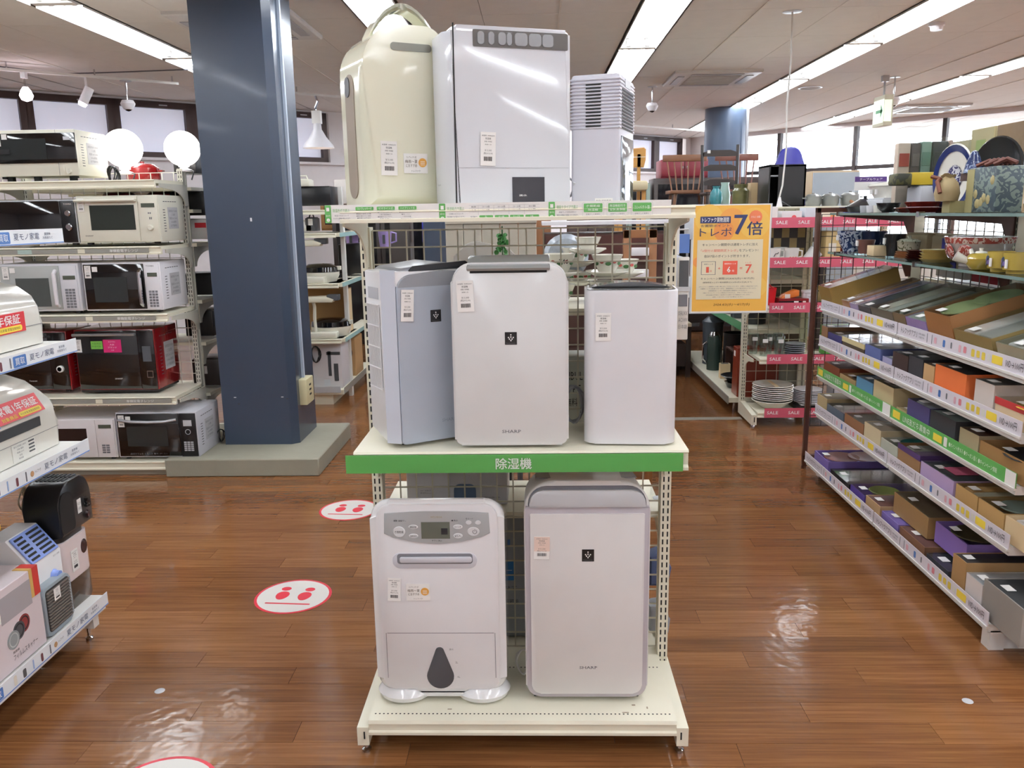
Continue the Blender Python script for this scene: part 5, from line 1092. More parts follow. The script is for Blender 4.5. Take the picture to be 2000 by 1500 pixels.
# glass shelves on brown brackets
for z in (1.24, 1.447):
    for (a, c) in ((-.11, .955), (.965, 1.93)): MB().box(a, c, -.42, -.03, z - .011, z, .001, 1).build('glass_shelf', mat('tinted_glass_shelf', '90a29e', .08) if False else GLASS, RR, 'glass shelf'); bx('glass_edge', mat('glass_edge', '6f8580', .15), RR, a, c, -.4225, -.42, z - .011, z)
    for x in (.02, .955, 1.89):
        MB().prism([(0, z - .012), (-.4, z - .012), (-.4, z - .02), (-.08, z - .05), (-.05, z - .13), (0, z - .13)], x - .004, x + .004, 'yz').build('bracket', BRN, RR); bx('glass_clamp', CHR, RR, x - .012, x + .012, -.43, -.405, z - .016, z + .006)
# brown tube end frame with black mesh
EF = thing('end_frame', 'brown steel end frame with black wire mesh closing the boxed goods rack', 'frame', (1.545, 4.66, 0))
for x in (0, .72): MB().box(x - .0125, x + .0125, -.0125, .0125, 0.01, 1.475, .002).build('post', BRN, EF)
bx('top_rail', BRN, EF, -.0125, .7325, -.0125, .0125, 1.45, 1.475); bx('bottom_rail', BRN, EF, -.0125, .7325, -.0125, .0125, .06, .08)
grid(EF, .02, .7, 0, .25, 1.44, .06, .0018, m=mat('black_wire', '1c1a1a', .4)); MB().lathe([(.015, 0), (.015, .012), (.006, .02)], n=12).build('foot', BRN, EF)

# boxes: front face of each lies along the shelf front
def paint(c): return mat('box_' + c, c, .5, var=.08)
CONT = {'bowl': lambda t, w, d, h: [MB().lathe([(0, 0), (min(w, d) * .2, 0), (min(w, d) * .4, .03), (min(w, d) * .38, .032), (min(w, d) * .18, .006), (0, .006)], (w * .5, d * .35, h - .035), 18).build('bowl', paint(CCOL[0]), t)],
    'plates': lambda t, w, d, h: [MB().lathe([(0, 0), (min(w, d) * .25, 0), (min(w, d) * .42, .012), (min(w, d) * .41, .016), (0, .005)], (w * .5, d * (.3 + .35 * k), h - .02), 20).build('plate', paint(CCOL[0]), t) for k in range(2)],
    'towel': lambda t, w, d, h: [MB().box(w * .1 + w * .42 * k, w * .48 + w * .42 * k, .02, d - .03, h - .04, h - .006, .008).build('towel', paint(CCOL[k % len(CCOL)]), t) for k in range(2)],
    'cutlery': lambda t, w, d, h: [MB().tube([(w * (.2 + .15 * k), .04, h - .01), (w * (.2 + .15 * k), d * .5, h - .008), (w * (.22 + .15 * k), d - .05, h - .01)], [.003, .004, .009], 6).build('spoon', CHR, t) for k in range(5)],
    'lid': lambda t, w, d, h: [MB().box(.006, w - .006, .006, d - .006, h - .012, h - .001, .002).build('lid_window', paint(CCOL[0]), t)]}
def giftbox(lab, y0, y1, z, h, col, kind='lid', cc=('444444',), d=.30, x=1.566, film=True, tilt=0, rim=None, sticker=True, yaw_=0, grp='gift boxes on the right rack'):
    """open-topped carton, front toward the aisle; y1 far end, y0 near end"""
    global CCOL
    CCOL = cc; w = (y1 - y0) * .97
    t = thing('gift_box', lab, 'box', (x, y1, z), -90 + yaw_, grp); m = paint(col); e = .004
    if tilt: t.rotation_mode = 'XYZ'; t.rotation_euler = (Matrix.Rotation(-PI / 2 + math.radians(yaw_), 4, 'Z') @ Matrix.Rotation(math.radians(tilt), 4, 'X')).to_euler()
    b = MB(); b.box(0, w, 0, e, 0, h); b.box(0, w, d - e, d, 0, h); b.box(0, e, e, d - e, 0, h); b.box(w - e, w, e, d - e, 0, h); b.box(e, w - e, e, d - e, 0, h * .35); b.build('carton', m, t)
    if rim: bx('coloured_rim', paint(rim), t, -.002, w + .002, -.002, 0, h - .022, h + .002); bx('coloured_rim', paint(rim), t, w, w + .002, 0, d, h - .022, h + .002)
    CONT[kind](t, w, d, h)
    if film: MB().box(-.001, w + .001, -.001, d + .001, h + .0005, h + .0015).build('film_wrap', FILM, t)
    if sticker: bx('price_sticker', PAP, t, w * .25, w * .25 + min(.045, w * .4), .02, .05, h + .0016, h + .0022)
    return t
z = .948
T_ = 17
S5 = [('olive kraft box standing tall at the far end of the top box shelf', 4.373, 4.56, .12, '94773f', 'towel', ('dcd8d0', 'c8c4bc'), True), ('narrow brown box next to the olive kraft box on the top box shelf', 4.14, 4.234, .075, 'a47c5c', 'towel', ('8a6454', '7a5648'), True), ('pink and white striped towels in film on the top box shelf', 4.03, 4.13, .07, 'a898b8', 'towel', ('c08890', '9a7468'), True),
      ('narrow charcoal box with film top on the top box shelf', 3.87, 4.018, .07, '504c4c', 'lid', ('3a4048',), True), ('wide grey film-wrapped box with ivory cloth on the top box shelf', 3.62, 3.864, .08, '6d665a', 'towel', ('cfccb8', 'b4b8ac'), True), ('brown box with a dark stripe of pattern beside the ivory cloth box', 3.50, 3.62, .085, '7c6a50', 'towel', ('9a9c8c', '585c58'), True),
      ('lavender box in crinkled film on the top box shelf', 3.305, 3.494, .08, '9a84b4', 'lid', ('a4aca0',), True), ('large tan wooden-look box with glass plates on the top box shelf', 3.09, 3.301, .13, '9c6c40', 'plates', ('a8b47c',), True), ('gold-brown scale-patterned box with blanket on the top box shelf', 2.82, 3.086, .085, '8a7648', 'towel', ('d8d0c8', 'a8a49c'), True), ('silver and gold scale-patterned box at the near end of the top box shelf', 2.50, 2.80, .08, 'a09880', 'towel', ('d8d4cc', '98a0a0'), True)]
for (lab, y0, y1, h, c, k, cc, f) in S5: giftbox(lab, y0, y1, z, h, c, k, cc, d=.36, tilt=T_, film=f)
S4 = [('brown box at the far end of the second box shelf', 4.464, 4.56, .09, '8a6648', 'lid', ('3c2c24',)), ('deep indigo box with glass top on the second box shelf', 4.25, 4.456, .07, '3c3868', 'lid', ('5c5848',)), ('brown box with cream rim on the second box shelf', 3.95, 4.243, .075, '564838', 'towel', ('5c4c38', '4c4030')), ('periwinkle box with grey cloth on the second box shelf', 3.765, 3.946, .085, '5a6494', 'towel', ('8c9094', '74787c')),
      ('narrow lilac box between the periwinkle and cocoa boxes', 3.64, 3.743, .06, 'a4a0c0', 'lid', ('c8c8d4',)), ('cocoa brown box with dark glass lid on the second box shelf', 3.483, 3.638, .1, '3c2a26', 'lid', ('2c3432',)), ('black woodgrain box with green-black lid on the second box shelf', 3.346, 3.479, .11, '38363a', 'lid', ('2e3836',)), ('narrow tan box squeezed beside the bright orange box', 3.25, 3.342, .1, 'b89468', 'lid', ('60483c',)),
      ('bright orange box with black insert on the second box shelf', 3.0, 3.245, .12, 'd8703c', 'lid', ('3a3c40',)), ('white cardboard box in film beside the orange box', 2.815, 2.944, .13, 'cfc4bc', 'lid', ('6c6c6c',)), ('red-rimmed cream box with yellow contents at the near end of the second box shelf', 2.47, 2.805, .08, 'd4bc98', 'bowl', ('d8b040',))]
for (lab, y0, y1, h, c, k, cc) in S4: giftbox(lab, y0, y1, .755, min(h, .115), c, k, cc, d=.34 if 'orange' not in lab else .25, rim={'brown box with cream rim on the second box shelf': 'd0c090'}.get(lab, 'a83030' if 'red-rimmed' in lab else None))
S3 = [('rust-brown lacquer tray box at the far end above the green strip', 4.25, 4.49, .075, '7c4028', 'lid', ('2e1c18',)), ('tan box with dark contents above the green strip', 4.03, 4.249, .055, 'a88860', 'bowl', ('4c3c30',)), ('sky blue box with dark lid above the green strip', 3.82, 4.025, .085, '5c88a8', 'lid', ('34424c',)), ('cream box divided for small cups above the green strip', 3.595, 3.817, .11, 'c8b48c', 'bowl', ('b8b0a0',)), ('small low tan box beside the cream divided box', 3.46, 3.559, .04, 'b89c74', 'lid', ('c0a880',)),
      ('violet box under bright crinkled silver film', 3.255, 3.458, .1, '4c4470', 'towel', ('c4c8d0', 'a8acb8')), ('black checked box with satin grey lid', 3.045, 3.252, .1, '37363a', 'lid', ('4c5650',)), ('beige patterned box with maroon lid near the middle of the third shelf', 2.88, 3.019, .09, 'a89878', 'lid', ('5a382c',)), ('long tan wooden box with black bowls at the near end of the third shelf', 2.46, 2.874, .08, '9c7448', 'bowl', ('282828',))]
for (lab, y0, y1, h, c, k, cc) in S3: giftbox(lab, y0, y1, .583, h, c, k, cc, d=.32, film=('silver' in lab or 'beige' in lab or 'cream' in lab))
S2 = [('yellow-rimmed beige box at the far end under the green strip', 4.404, 4.56, .09, 'b4a078', 'lid', ('6c6450',)), ('grey box heaped with shiny clear film under the green strip', 4.155, 4.404, .07, '5c6470', 'towel', ('d8dcdc', 'b8c0c4')), ('brown box with a round glass plate in film under the green strip', 3.892, 4.146, .08, '8c6040', 'plates', ('8c8878',)), ('cream box with amber glass under the green strip', 3.695, 3.89, .1, 'd0c09c', 'lid', ('8c8474',)), ('white gridded box with a teal glass bowl', 3.515, 3.691, .075, 'b8b8a8', 'bowl', ('2c6c68',)),
      ('brown box with violet rim and grey cloth', 3.298, 3.511, .1, '94704c', 'towel', ('8c8c80', '5c4c60')), ('lilac box in glinting film with a pink card on top', 3.018, 3.295, .085, 'b49cc0', 'lid', ('4a5456',)), ('tan box of bright snacks in film, second shelf from the floor', 2.848, 3.007, .085, 'b08c58', 'towel', ('d8a868', 'c8c0a8')), ('tan box with two pale green plates', 2.676, 2.845, .085, 'b4905c', 'plates', ('a0b0a4',)), ('pale wooden box with white lining at the near end, second shelf from the floor', 2.47, 2.673, .085, 'd4bc94', 'towel', ('e4e0dc', 'd8d4d0'))]
for (lab, y0, y1, h, c, k, cc) in S2:
    t = giftbox(lab, y0, y1, .373, h, c, k, cc, d=.34, rim={True: '4c3464'}.get('violet rim' in lab), film=('film' in lab or 'plates' in lab))
    if 'pink card' in lab: bx('pink_card', mat('pink_card_print', 'c4607c', .5), t, .1, .2, .04, .13, .0875, .0885)
S1 = [('purple tray box with red round tray on the lowest shelf, farthest', 4.195, 4.42, .075, '7460a0', 'plates', ('6c3c34',), 1.52, .10), ('black lacquer box in glinting film on the lowest shelf', 3.90, 4.167, .05, '2c2624', 'lid', ('1e1a1a',), 1.52, .10), ('violet box filled with lime green leaves and film', 3.71, 3.89, .06, '54408c', 'bowl', ('8c9c3c',), 1.52, .10),
      ('tan box with maroon lid on the lowest shelf', 3.535, 3.70, .07, 'b4946c', 'lid', ('4c2820',), 1.52, .10), ('plain violet box lying under the kraft box', 3.345, 3.52, .06, '7464a0', 'lid', ('5c4c88',), 1.52, .10), ('kraft box with glass items stacked on the plain violet box', 3.17, 3.50, .09, '8c6c44', 'lid', ('5c4c38',), 1.56, .165),
      ('brown box with pink rim beneath the violet lid-shaped box', 3.10, 3.335, .06, '7c5840', 'lid', ('4c2c28',), 1.52, .10), ('violet open box stacked over the brown pink-rimmed box', 2.90, 3.15, .085, '7c62a4', 'bowl', ('3c3824',), 1.575, .168), ('black film-wrapped tray leaning at the shelf front', 2.90, 3.079, .05, '34343a', 'lid', ('24282c',), 1.515, .10),
      ('upright kraft box with dark lid on the lowest shelf', 2.795, 2.892, .13, 'a07c50', 'lid', ('201c1c',), 1.52, .10), ('white film-wrapped box on the lowest shelf', 2.68, 2.791, .10, 'd4ccc8', 'lid', ('a8a8ac',), 1.52, .10), ('large grey glitter box at the near end of the lowest shelf', 2.44, 2.677, .13, '8c8680', 'lid', ('2c2e30',), 1.52, .10)]
for (lab, y0, y1, h, c, k, cc, x, z_) in S1: giftbox(lab, y0, y1, z_, h, c, k, cc, d=.36 if x < 1.55 else .3, x=x, film='film' in lab or 'glass' in lab)
# ---- tableware on the glass shelves
def vessel(name, lab, cat, x, y, z, prof, m, n=24, extra=None, grp=None, tagit=False):
    t = thing(name, lab, cat, (x, y, z), -90, grp); MB().lathe(prof, n=n).build('body', m, t)
    if tagit: r = max(p[0] for p in prof); h = max(p[1] for p in prof); bx('price_sticker', PAP, t, -.012, .012, -r - .003, -r * .93, h * .55, h * .55 + .028)
    if extra: extra(t)
    return t
G1, G2 = 1.241, 1.448
def bowlp(r, h, f=.5): return [(0, 0), (r * f, 0), (r * f, h * .08), (r * .85, h * .45), (r, h), (r * .95, h), (r * .8, h * .45), (r * f * .8, h * .12), (0, h * .1)]
def cyl(r0, r1, h): return [(0, 0), (r0, 0), (r1, h), (r1 - .005, h), (r0 - .005, .008), (0, .008)]
BWG = patt('arabesque_glaze', 'b4bccc', '25355c', 28, .5, .2, 'noise', 2.5); NVG = mat('navy_glaze', '1d2740', .15); IMA = mat('imari_glaze', 'b4665a', .2, var=.9, scale=16); YG = mat('yellow_glaze', 'a48e3e', .15, coat=.4); BK = mat('black_glaze', '1e1f21', .25)
vessel('planter_bowl', 'deep blue-and-white arabesque bowl on the lower glass shelf', 'bowl', 1.72, 4.60, G1, bowlp(.085, .11, .6), BWG, tagit=True)
vessel('planter_bowl', 'deep navy bowl overlapping the arabesque bowl', 'bowl', 1.80, 4.53, G1, bowlp(.07, .108, .65), NVG)
for i, (y, x, r, h, m, lab, nm) in enumerate(((4.37, 1.70, .045, .07, mat('rust_clay', '6c463c', .5), 'rust clay cup with price sticker', 'clay_cup'), (4.30, 1.82, .05, .06, BK, 'black clay cup behind the cream soap block', 'clay_cup'), (4.12, 1.74, .05, .105, BK, 'tall black tapered tumbler on the lower glass shelf', 'tumbler'))):
    vessel(nm, lab, 'cup', x, y, G1, cyl(r * .75, r, h), m, tagit=True)
t = thing('wrapped_block', 'cream cardboard cube in film before the black clay cup', 'box', (1.64, 4.20, G1), -90); MB().box(0, .085, 0, .07, 0, .05, .003).build('body', CARL, t); MB().box(-.002, .087, -.002, .072, .05, .052).build('film', FILM, t)
vessel('lidded_jar', 'small white lidded jar with leaf pattern on a wooden stack', 'jar', 1.72, 3.92, G1 + .035, [(0, 0), (.045, 0), (.05, .04), (.052, .042), (.035, .052), (.008, .055), (.01, .066), (0, .067)], patt('leafy_glaze', 'b9b5a2', '5c5c44', 60, .6))
for k in range(4): o = MB().lathe([(0, 0), (.055, 0), (.06, .007), (0, .007)], n=20).build('wooden_coaster', WOODB, None); o.location = (1.72 + .002 * k, 3.92, G1 + .008 * k); tag(o, ('bottom', 'second', 'third', 'topmost')[k] + ' wooden coaster under the leaf-patterned jar', 'coaster', 'wooden coasters')
for k in range(5): o = MB().lathe([(0, 0), (.05, 0), (.062, .009), (.058, .009), (0, .004)], n=20).build('lacquer_saucer', mat('maroon_lacquer', '50201e', .25), None); o.location = (1.70, 3.755 - .004 * k, G1 + .009 * k); tag(o, ('lowest', 'second', 'third', 'fourth', 'topmost')[k] + ' maroon lacquer saucer beside the cream dish stack', 'saucer', 'maroon saucers')
for k in range(4): o = MB().lathe([(0, 0), (.05, 0), (.068, .015), (.064, .015), (0, .005)], n=22).build('cream_dish', mat('butter_glaze', 'b8a468', .25), None); o.location = (1.70, 3.60, G1 + .013 * k); tag(o, ('lowest', 'second', 'third', 'topmost')[k] + ' butter-yellow dish in the stack beside the red patterned bowl', 'dish', 'butter-yellow dishes')
t = crate('boxed_goods', 'open brown carton with violet cloth bundles at the back of the lower glass shelf', 'box', 1.86, 3.7, G1, .12, .3, .1, mat('kraft_dim', '8f7a5c', .6), False); bx('violet_bundle', mat('violet_cloth', '33307c', .7), t, -.004, 0, .05, .1, .01, .09); bx('violet_bundle', mat('violet_cloth'), t, -.004, 0, .14, .19, .01, .09)
t = crate('boxed_goods', 'brown carton behind the black tumbler on the lower glass shelf', 'box', 1.86, 4.05, G1, .12, .25, .1, mat('kraft_dim'), False)
t = vessel('patterned_bowl', 'large red and navy patterned bowl on the lower glass shelf', 'bowl', 1.74, 3.34, G1, bowlp(.125, .115, .55), mat('white_red_glaze', 'b4aaa6', .15, coat=.4, var=.3, scale=30))
MB().lathe([(.121, .09), (.1265, .113), (.1245, .113), (.119, .09)], n=32, caps=False).build('red_band', patt('red_scroll', '8c3c34', 'c4b0a4', 60, .52), t)
for a in (-2.2, -1.57, -.9):
    o = MB().lathe([(0, -.004), (.026, -.003), (.03, 0)], (0, 0, 0), 16, 'y').build('round_medallion', patt('red_medallion', '8c3c34', 'c4a8a0', 90, .55), t); o.location = (.112 * math.cos(a), .112 * math.sin(a), .058); o.rotation_euler = (0.25, 0, a + PI / 2)
t = vessel('teapot', 'yellow teapot with white side handle on the lower glass shelf', 'teapot', 1.66, 3.17, G1, [(0, 0), (.035, 0), (.05, .02), (.052, .04), (.04, .055), (.022, .06), (0, .06)], YG)
MB().lathe([(0, .06), (.022, .058), (.018, .066), (.006, .068), (.008, .078), (0, .079)], n=16).build('lid', CHINA, t); MB().tube([(-.04, 0, .035), (-.065, 0, .055), (-.075, 0, .07)], [.012, .009, .007], 8).build('spout', CHINA, t); MB().tube([(-.005, -.045, .03), (-.02, -.085, .05)], [.012, .02], 10).build('side_handle', CHINA, t)
for i, (y, lab) in enumerate(((3.03, 'yellow mug with painted blue fruit next to the teapot'), (2.93, 'yellow mug with dark leaves at the picture edge'))):
    t = vessel('mug', lab, 'mug', 1.66, y, G1, [(0, 0), (.032, 0), (.034, .012), (.044, .014), (.046, .072), (.043, .072), (.04, .02), (0, .016)], YG, grp='yellow mugs')
    for k, (u, v) in enumerate(((-1.9, .045), (-1.65, .05), (-1.5, .035), (-1.8, .03))): o = MB().lathe([(0, -.002), (.008, -.0015), (.009, 0)], (0, 0, 0), 8, 'y').build('painted_leaf', mat('painted_navy', '27384c', .3) if k % 2 else mat('painted_plum', '6a5a8c', .3), t); o.location = (.0465 * math.cos(u), .0465 * math.sin(u), v); o.rotation_euler = (0, 0, u + PI / 2)
    bx('price_sticker', PAP, t, .01, .022, -.048, -.044, .02, .05)
t = thing('striped_box', 'cream box with thin dark stripes behind the yellow mugs', 'box', (1.85, 3.12, G1), -90); MB().box(0, .14, 0, .1, 0, .12, .004).build('body', mat('cream_steel'), t)
for k in range(9): bx('stripe', DRK, t, .01 + .015 * k, .014 + .015 * k, -.0008, 0, .01, .11)
# upper glass shelf
t = thing('serving_pan', 'low black pan with wooden handle at the far end of the upper glass shelf', 'pan', (1.75, 4.55, G2), -90); MB().lathe([(0, 0), (.08, 0), (.1, .03), (.095, .03), (.078, .005), (0, .005)], n=24).build('pan', BK, t); MB().lathe([(.095, .03), (.03, .07), (.008, .072), (.01, .085), (0, .086)], n=20).build('lid', BK, t); MB().tube([(-.09, 0, .03), (-.2, 0, .06)], .009, 8).build('handle', WOODB, t)
for k in range(3): o = MB().lathe([(0, 0), (.02, 0), (.024, .035), (.021, .035), (0, .006)], n=16).build('sake_cup', [LGR, WHT, CHINA][k], None); o.location = (1.7, 4.42 - .085 * k, G2); tag(o, ('grey', 'white', 'white and black')[k] + ' small cup on the upper glass shelf, ' + ('nearest the black pan', 'in the middle of three', 'beside the black bowl')[k], 'cup', 'small cups on the upper glass shelf')
vessel('black_bowl', 'glossy black bowl on the upper glass shelf', 'bowl', 1.68, 4.08, G2, bowlp(.055, .045), BK)
t = vessel('casserole_dish', 'white oval covered casserole on two stacked mats', 'dish', 1.86, 4.45, G2 + .07, [(0, 0), (.1, 0), (.13, .06), (.135, .062), (.13, .075), (.06, .085), (0, .087)], CHINA, 30); t.scale = (1.35, .9, 1); bx('price_sticker', PAP, t, -.02, 0, -.133, -.125, .02, .045); bx('price_sticker', PAP, t, .03, .045, -.132, -.124, .02, .045)
t = crate('goods_stand', 'grey carton stand under the white casserole', 'box', 1.74, 4.3, G2, .24, .3, .065, LGR, False)
t = thing('purple_sign', 'small purple-headed white card standing behind the casserole', 'sign', (1.715, 4.62, G2 + .115), 0); bx('card', PAP, t, 0, .17, 0, .003, 0, .07); bx('purple_header', mat('purple_print', '4a2a70', .5), t, 0, .17, -.001, 0, .045, .072); write(t, 'テーブルウェア', (.085, -.0015, .058), .12, .014, WINK)
for k, (r, z_) in enumerate(((.125, 0), (.08, .025))): vessel('lacquer_tray', ('wide dark red lacquer tray on the upper glass shelf', 'small scalloped lacquer tray with gold edge on the wide tray')[k], 'tray', 1.74, 3.85, G2 + z_, [(0, 0), (r * .8, 0), (r, .02), (r * .97, .022), (r * .78, .006), (0, .006)], mat('dark_lacquer', '5c1e18', .12, coat=.5), 30)
t = thing('yellow_parcel', 'black parcel with mustard yellow band on the back of the upper glass shelf', 'parcel', (1.70, 4.06, G2 + .125), 0); MB().box(0, .22, 0, .1, 0, .055, .01).build('body', patt('mossy_black', '26281a', '4c4c2c', 24, .5, .5), t); MB().box(.07, .18, -.002, .1, .0, .058, .006).build('yellow_band', mat('mustard', 'c0a62c', .5), t)
t = crate('goods_stand', 'white tiled carton under the yellow-banded parcel', 'box', 1.80, 4.02, G2, .14, .15, .115, mat('pale_tile', 'b9bcc4', .3), False)
# framed and wrapped goods at the back
for i, (y, x, w, h, c, c2, lab) in enumerate(((4.24, 1.775, .06, .33, 'c8b8a8', 'a04438', 'cream towel set with red flower in clear wrap'), (4.24, 1.838, .045, .33, '5a5654', '6a6664', 'charcoal towel in clear wrap beside the red flower set'), (4.24, 1.886, .05, .335, '7f9c90', '5f8478', 'sage green patterned cloth in clear wrap'), (4.24, 1.94, .075, .335, '3c4146', '2e3438', 'dark ribbed cloth in clear wrap'), (4.24, 2.018, .02, .34, 'c0a49c', 'a88880', 'thin pink wrapped box on end'))):
    t = thing('wrapped_textile', lab, 'textile', (x, y, G2 + .0), 0, 'wrapped textiles at the back of the upper shelf'); MB().box(0, w, 0, .05, 0, h, .006).build('cloth', mat('cloth_' + c, c, .7, var=.15, scale=30), t); MB().box(w * .1, w * .9, -.004, 0, h * .66, h * .85, .001, 1).build('ornament', mat('orn_' + c2, c2, .7), t); MB().box(-.003, w + .003, -.006, -.005, -.0, h + .02).build('clear_wrap', FILM, t)
t = thing('plate_stand_dish', 'blue-rimmed white platter standing on edge on the upper glass shelf', 'plate', (1.84, 3.81, G2 + .145), -78)
MB().lathe([(0, .012), (.09, .006), (.125, -.004), (.13, .0), (.095, .016), (0, .022)], (0, 0, 0), 34, 'y', 1.15).build('platter', CHINA, t); MB().lathe([(.1, .0), (.124, -.0055), (.122, -.003)], (0, 0, 0), 34, 'y', 1.15, caps=False).build('blue_rim', mat('cobalt_glaze', '1f2a5c', .15), t); MB().lathe([(0, .007), (.045, .006), (.05, .006)], (0, 0, 0), 24, 'y', 1.15).build('painted_centre', patt('painted_flower', 'c9cad2', '3a3860', 50, .5), t)
t = thing('ceramic_figure', 'small navy cone-shaped ornament on a dark wooden stand', 'ornament', (1.78, 3.52, G2 + .155), -90); MB().lathe([(0, .09), (.012, .085), (.03, .04), (.038, 0), (0, 0)], n=16).build('body', patt('navy_speckle', '26325a', '7c8aa8', 70, .58), t); bx('stand', WOODD, t, -.04, .04, -.03, .03, -.03, 0)
t = thing('black_platter', 'round black platter standing on edge behind the patterned gift bag', 'plate', (1.86, 3.5, G2 + .15), -72); MB().lathe([(0, .02), (.1, .012), (.13, -.002), (.135, .004), (.1, .024), (0, .03)], (0, 0, 0), 34, 'y', 1.1).build('platter', mat('black_platter_glaze', '2a2c2c', .15), t)
t = thing('gift_bag', 'grey-green bag printed with paired bird figures on the upper glass shelf', 'bag', (1.66, 3.32, G2), -90)
b = MB().box(0, .21, 0, .13, 0, .165, .005); b.warp(lambda v: Vector((v.x * (1 - .06 * v.z / .16) + .006 * v.z / .16, v.y, v.z))); b.build('bag_body', patt('slate_green_print', '3c4a52', '6c7a74', 30, .52, .45, 'noise', 2), t)
random.seed(4)
for k in range(7): o = MB().lathe([(0, -.003), (.012, -.002), (.015, 0)], (0, 0, 0), 7, 'y').build('printed_ornament', mat('olive_print', 'a09468', .5), t); o.location = (random.uniform(.06, .19), -.0005, random.uniform(.02, .14)); o.scale.z = 1.2
bx('olive_side', mat('olive_side', '9c9468', .6), t, -.002, .05, -.001, .0, 0, .16)
t = thing('wrapped_gift', 'beige crumpled drawstring pouch with rust red bow before the bag', 'pouch', (1.61, 3.37, G2 + .045), -90)
random.seed(9); b = MB().lathe([(0, 0), (.04, 0), (.048, .03), (.04, .07), (.02, .09), (.03, .1), (0, .1)], n=14); b.warp(lambda v: v * (1 + random.uniform(-.05, .05))); b.build('pouch', mat('beige_linen', '9d8c68', .8), t); MB().tube([(0, -.03, .085), (.02, -.05, .075), (.05, -.05, .03)], .008, 6).build('bow', mat('rust_ribbon', '6c3a24', .6), t); MB().tube([(0, -.03, .085), (-.03, -.05, .095)], .008, 6).build('bow', mat('rust_ribbon'), t); bx('support', mat('olive_side'), t, -.03, .03, 0, .08, -.045, 0)
t = thing('wrapped_gift', 'dark red ribbon bundle lying on top of the bird-print bag', 'bow', (1.70, 3.22, G2 + .168), -90); b = MB()
for k in range(5): b.tube([(-.06 + .03 * k, -.03 + .02 * (k % 2), .004), (-.03 + .03 * k, .0, .022), (.0 + .03 * k, .02, .006)], .008, 6)
b.build('ribbon', mat('maroon_ribbon', '5a2c20', .6), t)
for i, (y, x, w, h, z_, c, lab) in enumerate(((4.28, 2.04, .2, .33, 0, 'c2b592', 'tall cream carton in clear wrap behind the blue-rimmed platter'), (4.08, 2.04, .2, .37, 0, 'c4b484', 'tallest pale carton with green picture label'), (3.86, 2.04, .7, .37, 0, '8e6c42', 'big brown carton wrapped in shiny film at the picture edge'))):
    t = thing('wrapped_carton', lab, 'box', (x, y, G2 + z_), -90, 'tall wrapped cartons on the upper shelf'); MB().box(0, w, 0, .06, 0, h, .003).build('carton', mat('carton_' + c, c, .6), t); MB().box(-.003, w + .003, -.008, -.004, 0, h + .006).build('clear_wrap', FILM, t)
    if i == 1: bx('picture_label', mat('lime_label', 'a8b46c', .5), t, .05, .13, -.001, 0, h - .12, h - .05)
    if i == 2: bx('flap_seam', mat('seam_brown', '5c4428', .6), t, 0, .7, -.001, 0, .24, .243)
t = thing('display_case', 'open beige case with white cloth bundle and brown strap', 'box', (1.66, 2.94, G2), -90)
b = MB(); b.box(0, .006, 0, .16, 0, .17); b.box(.26, .266, 0, .16, 0, .17); b.box(0, .266, .155, .16, 0, .17); b.box(0, .266, 0, .16, 0, .005); b.build('case', mat('beige_case', 'b4a080', .6), t); MB().box(.04, .22, .03, .13, .09, .17, .03).build('white_bundle', WHT, t); MB().box(.06, .12, .02, .09, .0, .1, .015).build('brown_strap', mat('taupe_strap', '5c4a3c', .6), t); bx('price_sticker', PAP, t, .01, .045, -.001, 0, .03, .07)
# ================================================================ SALE SHELVING
SR = thing('display_rack', 'cream rack end with pink SALE strips, mugs, glasses and plates', 'shelving', (1.49, 5.93, 0))
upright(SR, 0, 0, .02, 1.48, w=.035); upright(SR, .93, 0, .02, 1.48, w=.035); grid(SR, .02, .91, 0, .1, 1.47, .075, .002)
MB().prism([(-.36, .02), (0, .02), (0, .115), (-.06, .115), (-.36, .09)], -.018, .018, 'yz').build('base_leg', CRM, SR); bx('slot_hole', SLOT, SR, .0, .006, -.3612, -.36, .04, .075); MB().lathe([(.014, 0), (.014, .008), (.006, .02)], (0, -.33, 0), 10).build('levelling_foot', CHR, SR)
PNK = mat('sale_pink', 'c4556a', .45, var=.03)
for z in (.1, .475, .825, 1.125, 1.385):
    shelfboard(SR, .03, .93, -.33, -.01, z)
    if z > .2: bracket(SR, .0, -.02, -.28, z - .01, h=.13)
    st = bx('label_strip', PNK, SR, .075 if z < .9 else .02, .93, -.337, -.335, z - .035, z + .032, 0, 'pink SALE strip')
    for k in range(6): write(st, 'SALE', (.13 + .145 * k, -.3376, z), .075, .022, WINK, bold=.02)
def put(name, lab, cat, x, y, z, grp=None): return thing(name, lab, cat, (x, y, z), 0, grp)
# plates and bowls
for k in range(9):
    o = MB().lathe([(0, 0), (.07, 0), (.14, .018), (.136, .022), (.06, .006), (0, .006)] if k else [(0, 0), (.07, 0), (.14, .055), (.135, .058), (.07, .02), (0, .02)], n=28).build('plate' if k else 'serving_bowl', CHINA, None)
    o.location = (1.66 + .003 * (k % 2), 5.76, .102 + (.04 + .0135 * k if k else 0)); tag(o, 'white oval %s of the large stack on the lowest SALE shelf' % (['bottom bowl', 'second plate', 'third plate', 'fourth plate', 'fifth plate', 'sixth plate', 'seventh plate', 'eighth plate', 'topmost plate'][k]), 'plate' if k else 'bowl', 'large white plates on the lowest SALE shelf')
bx('paper_band', CARL, o, -.015, .012, -.12, .1, .0225, .024)
for k in range(8):
    o = MB().lathe([(0, 0), (.06, 0), (.1, .012), (.096, .015), (0, .005)], n=24).build('plate', WHT, None); o.location = (1.91, 5.76, .135 + .012 * k); tag(o, 'small white plate of the second stack, %s' % (['bottom', 'second', 'third', 'fourth', 'fifth', 'sixth', 'seventh', 'topmost'][k]), 'plate', 'small white plates beside the large stack')
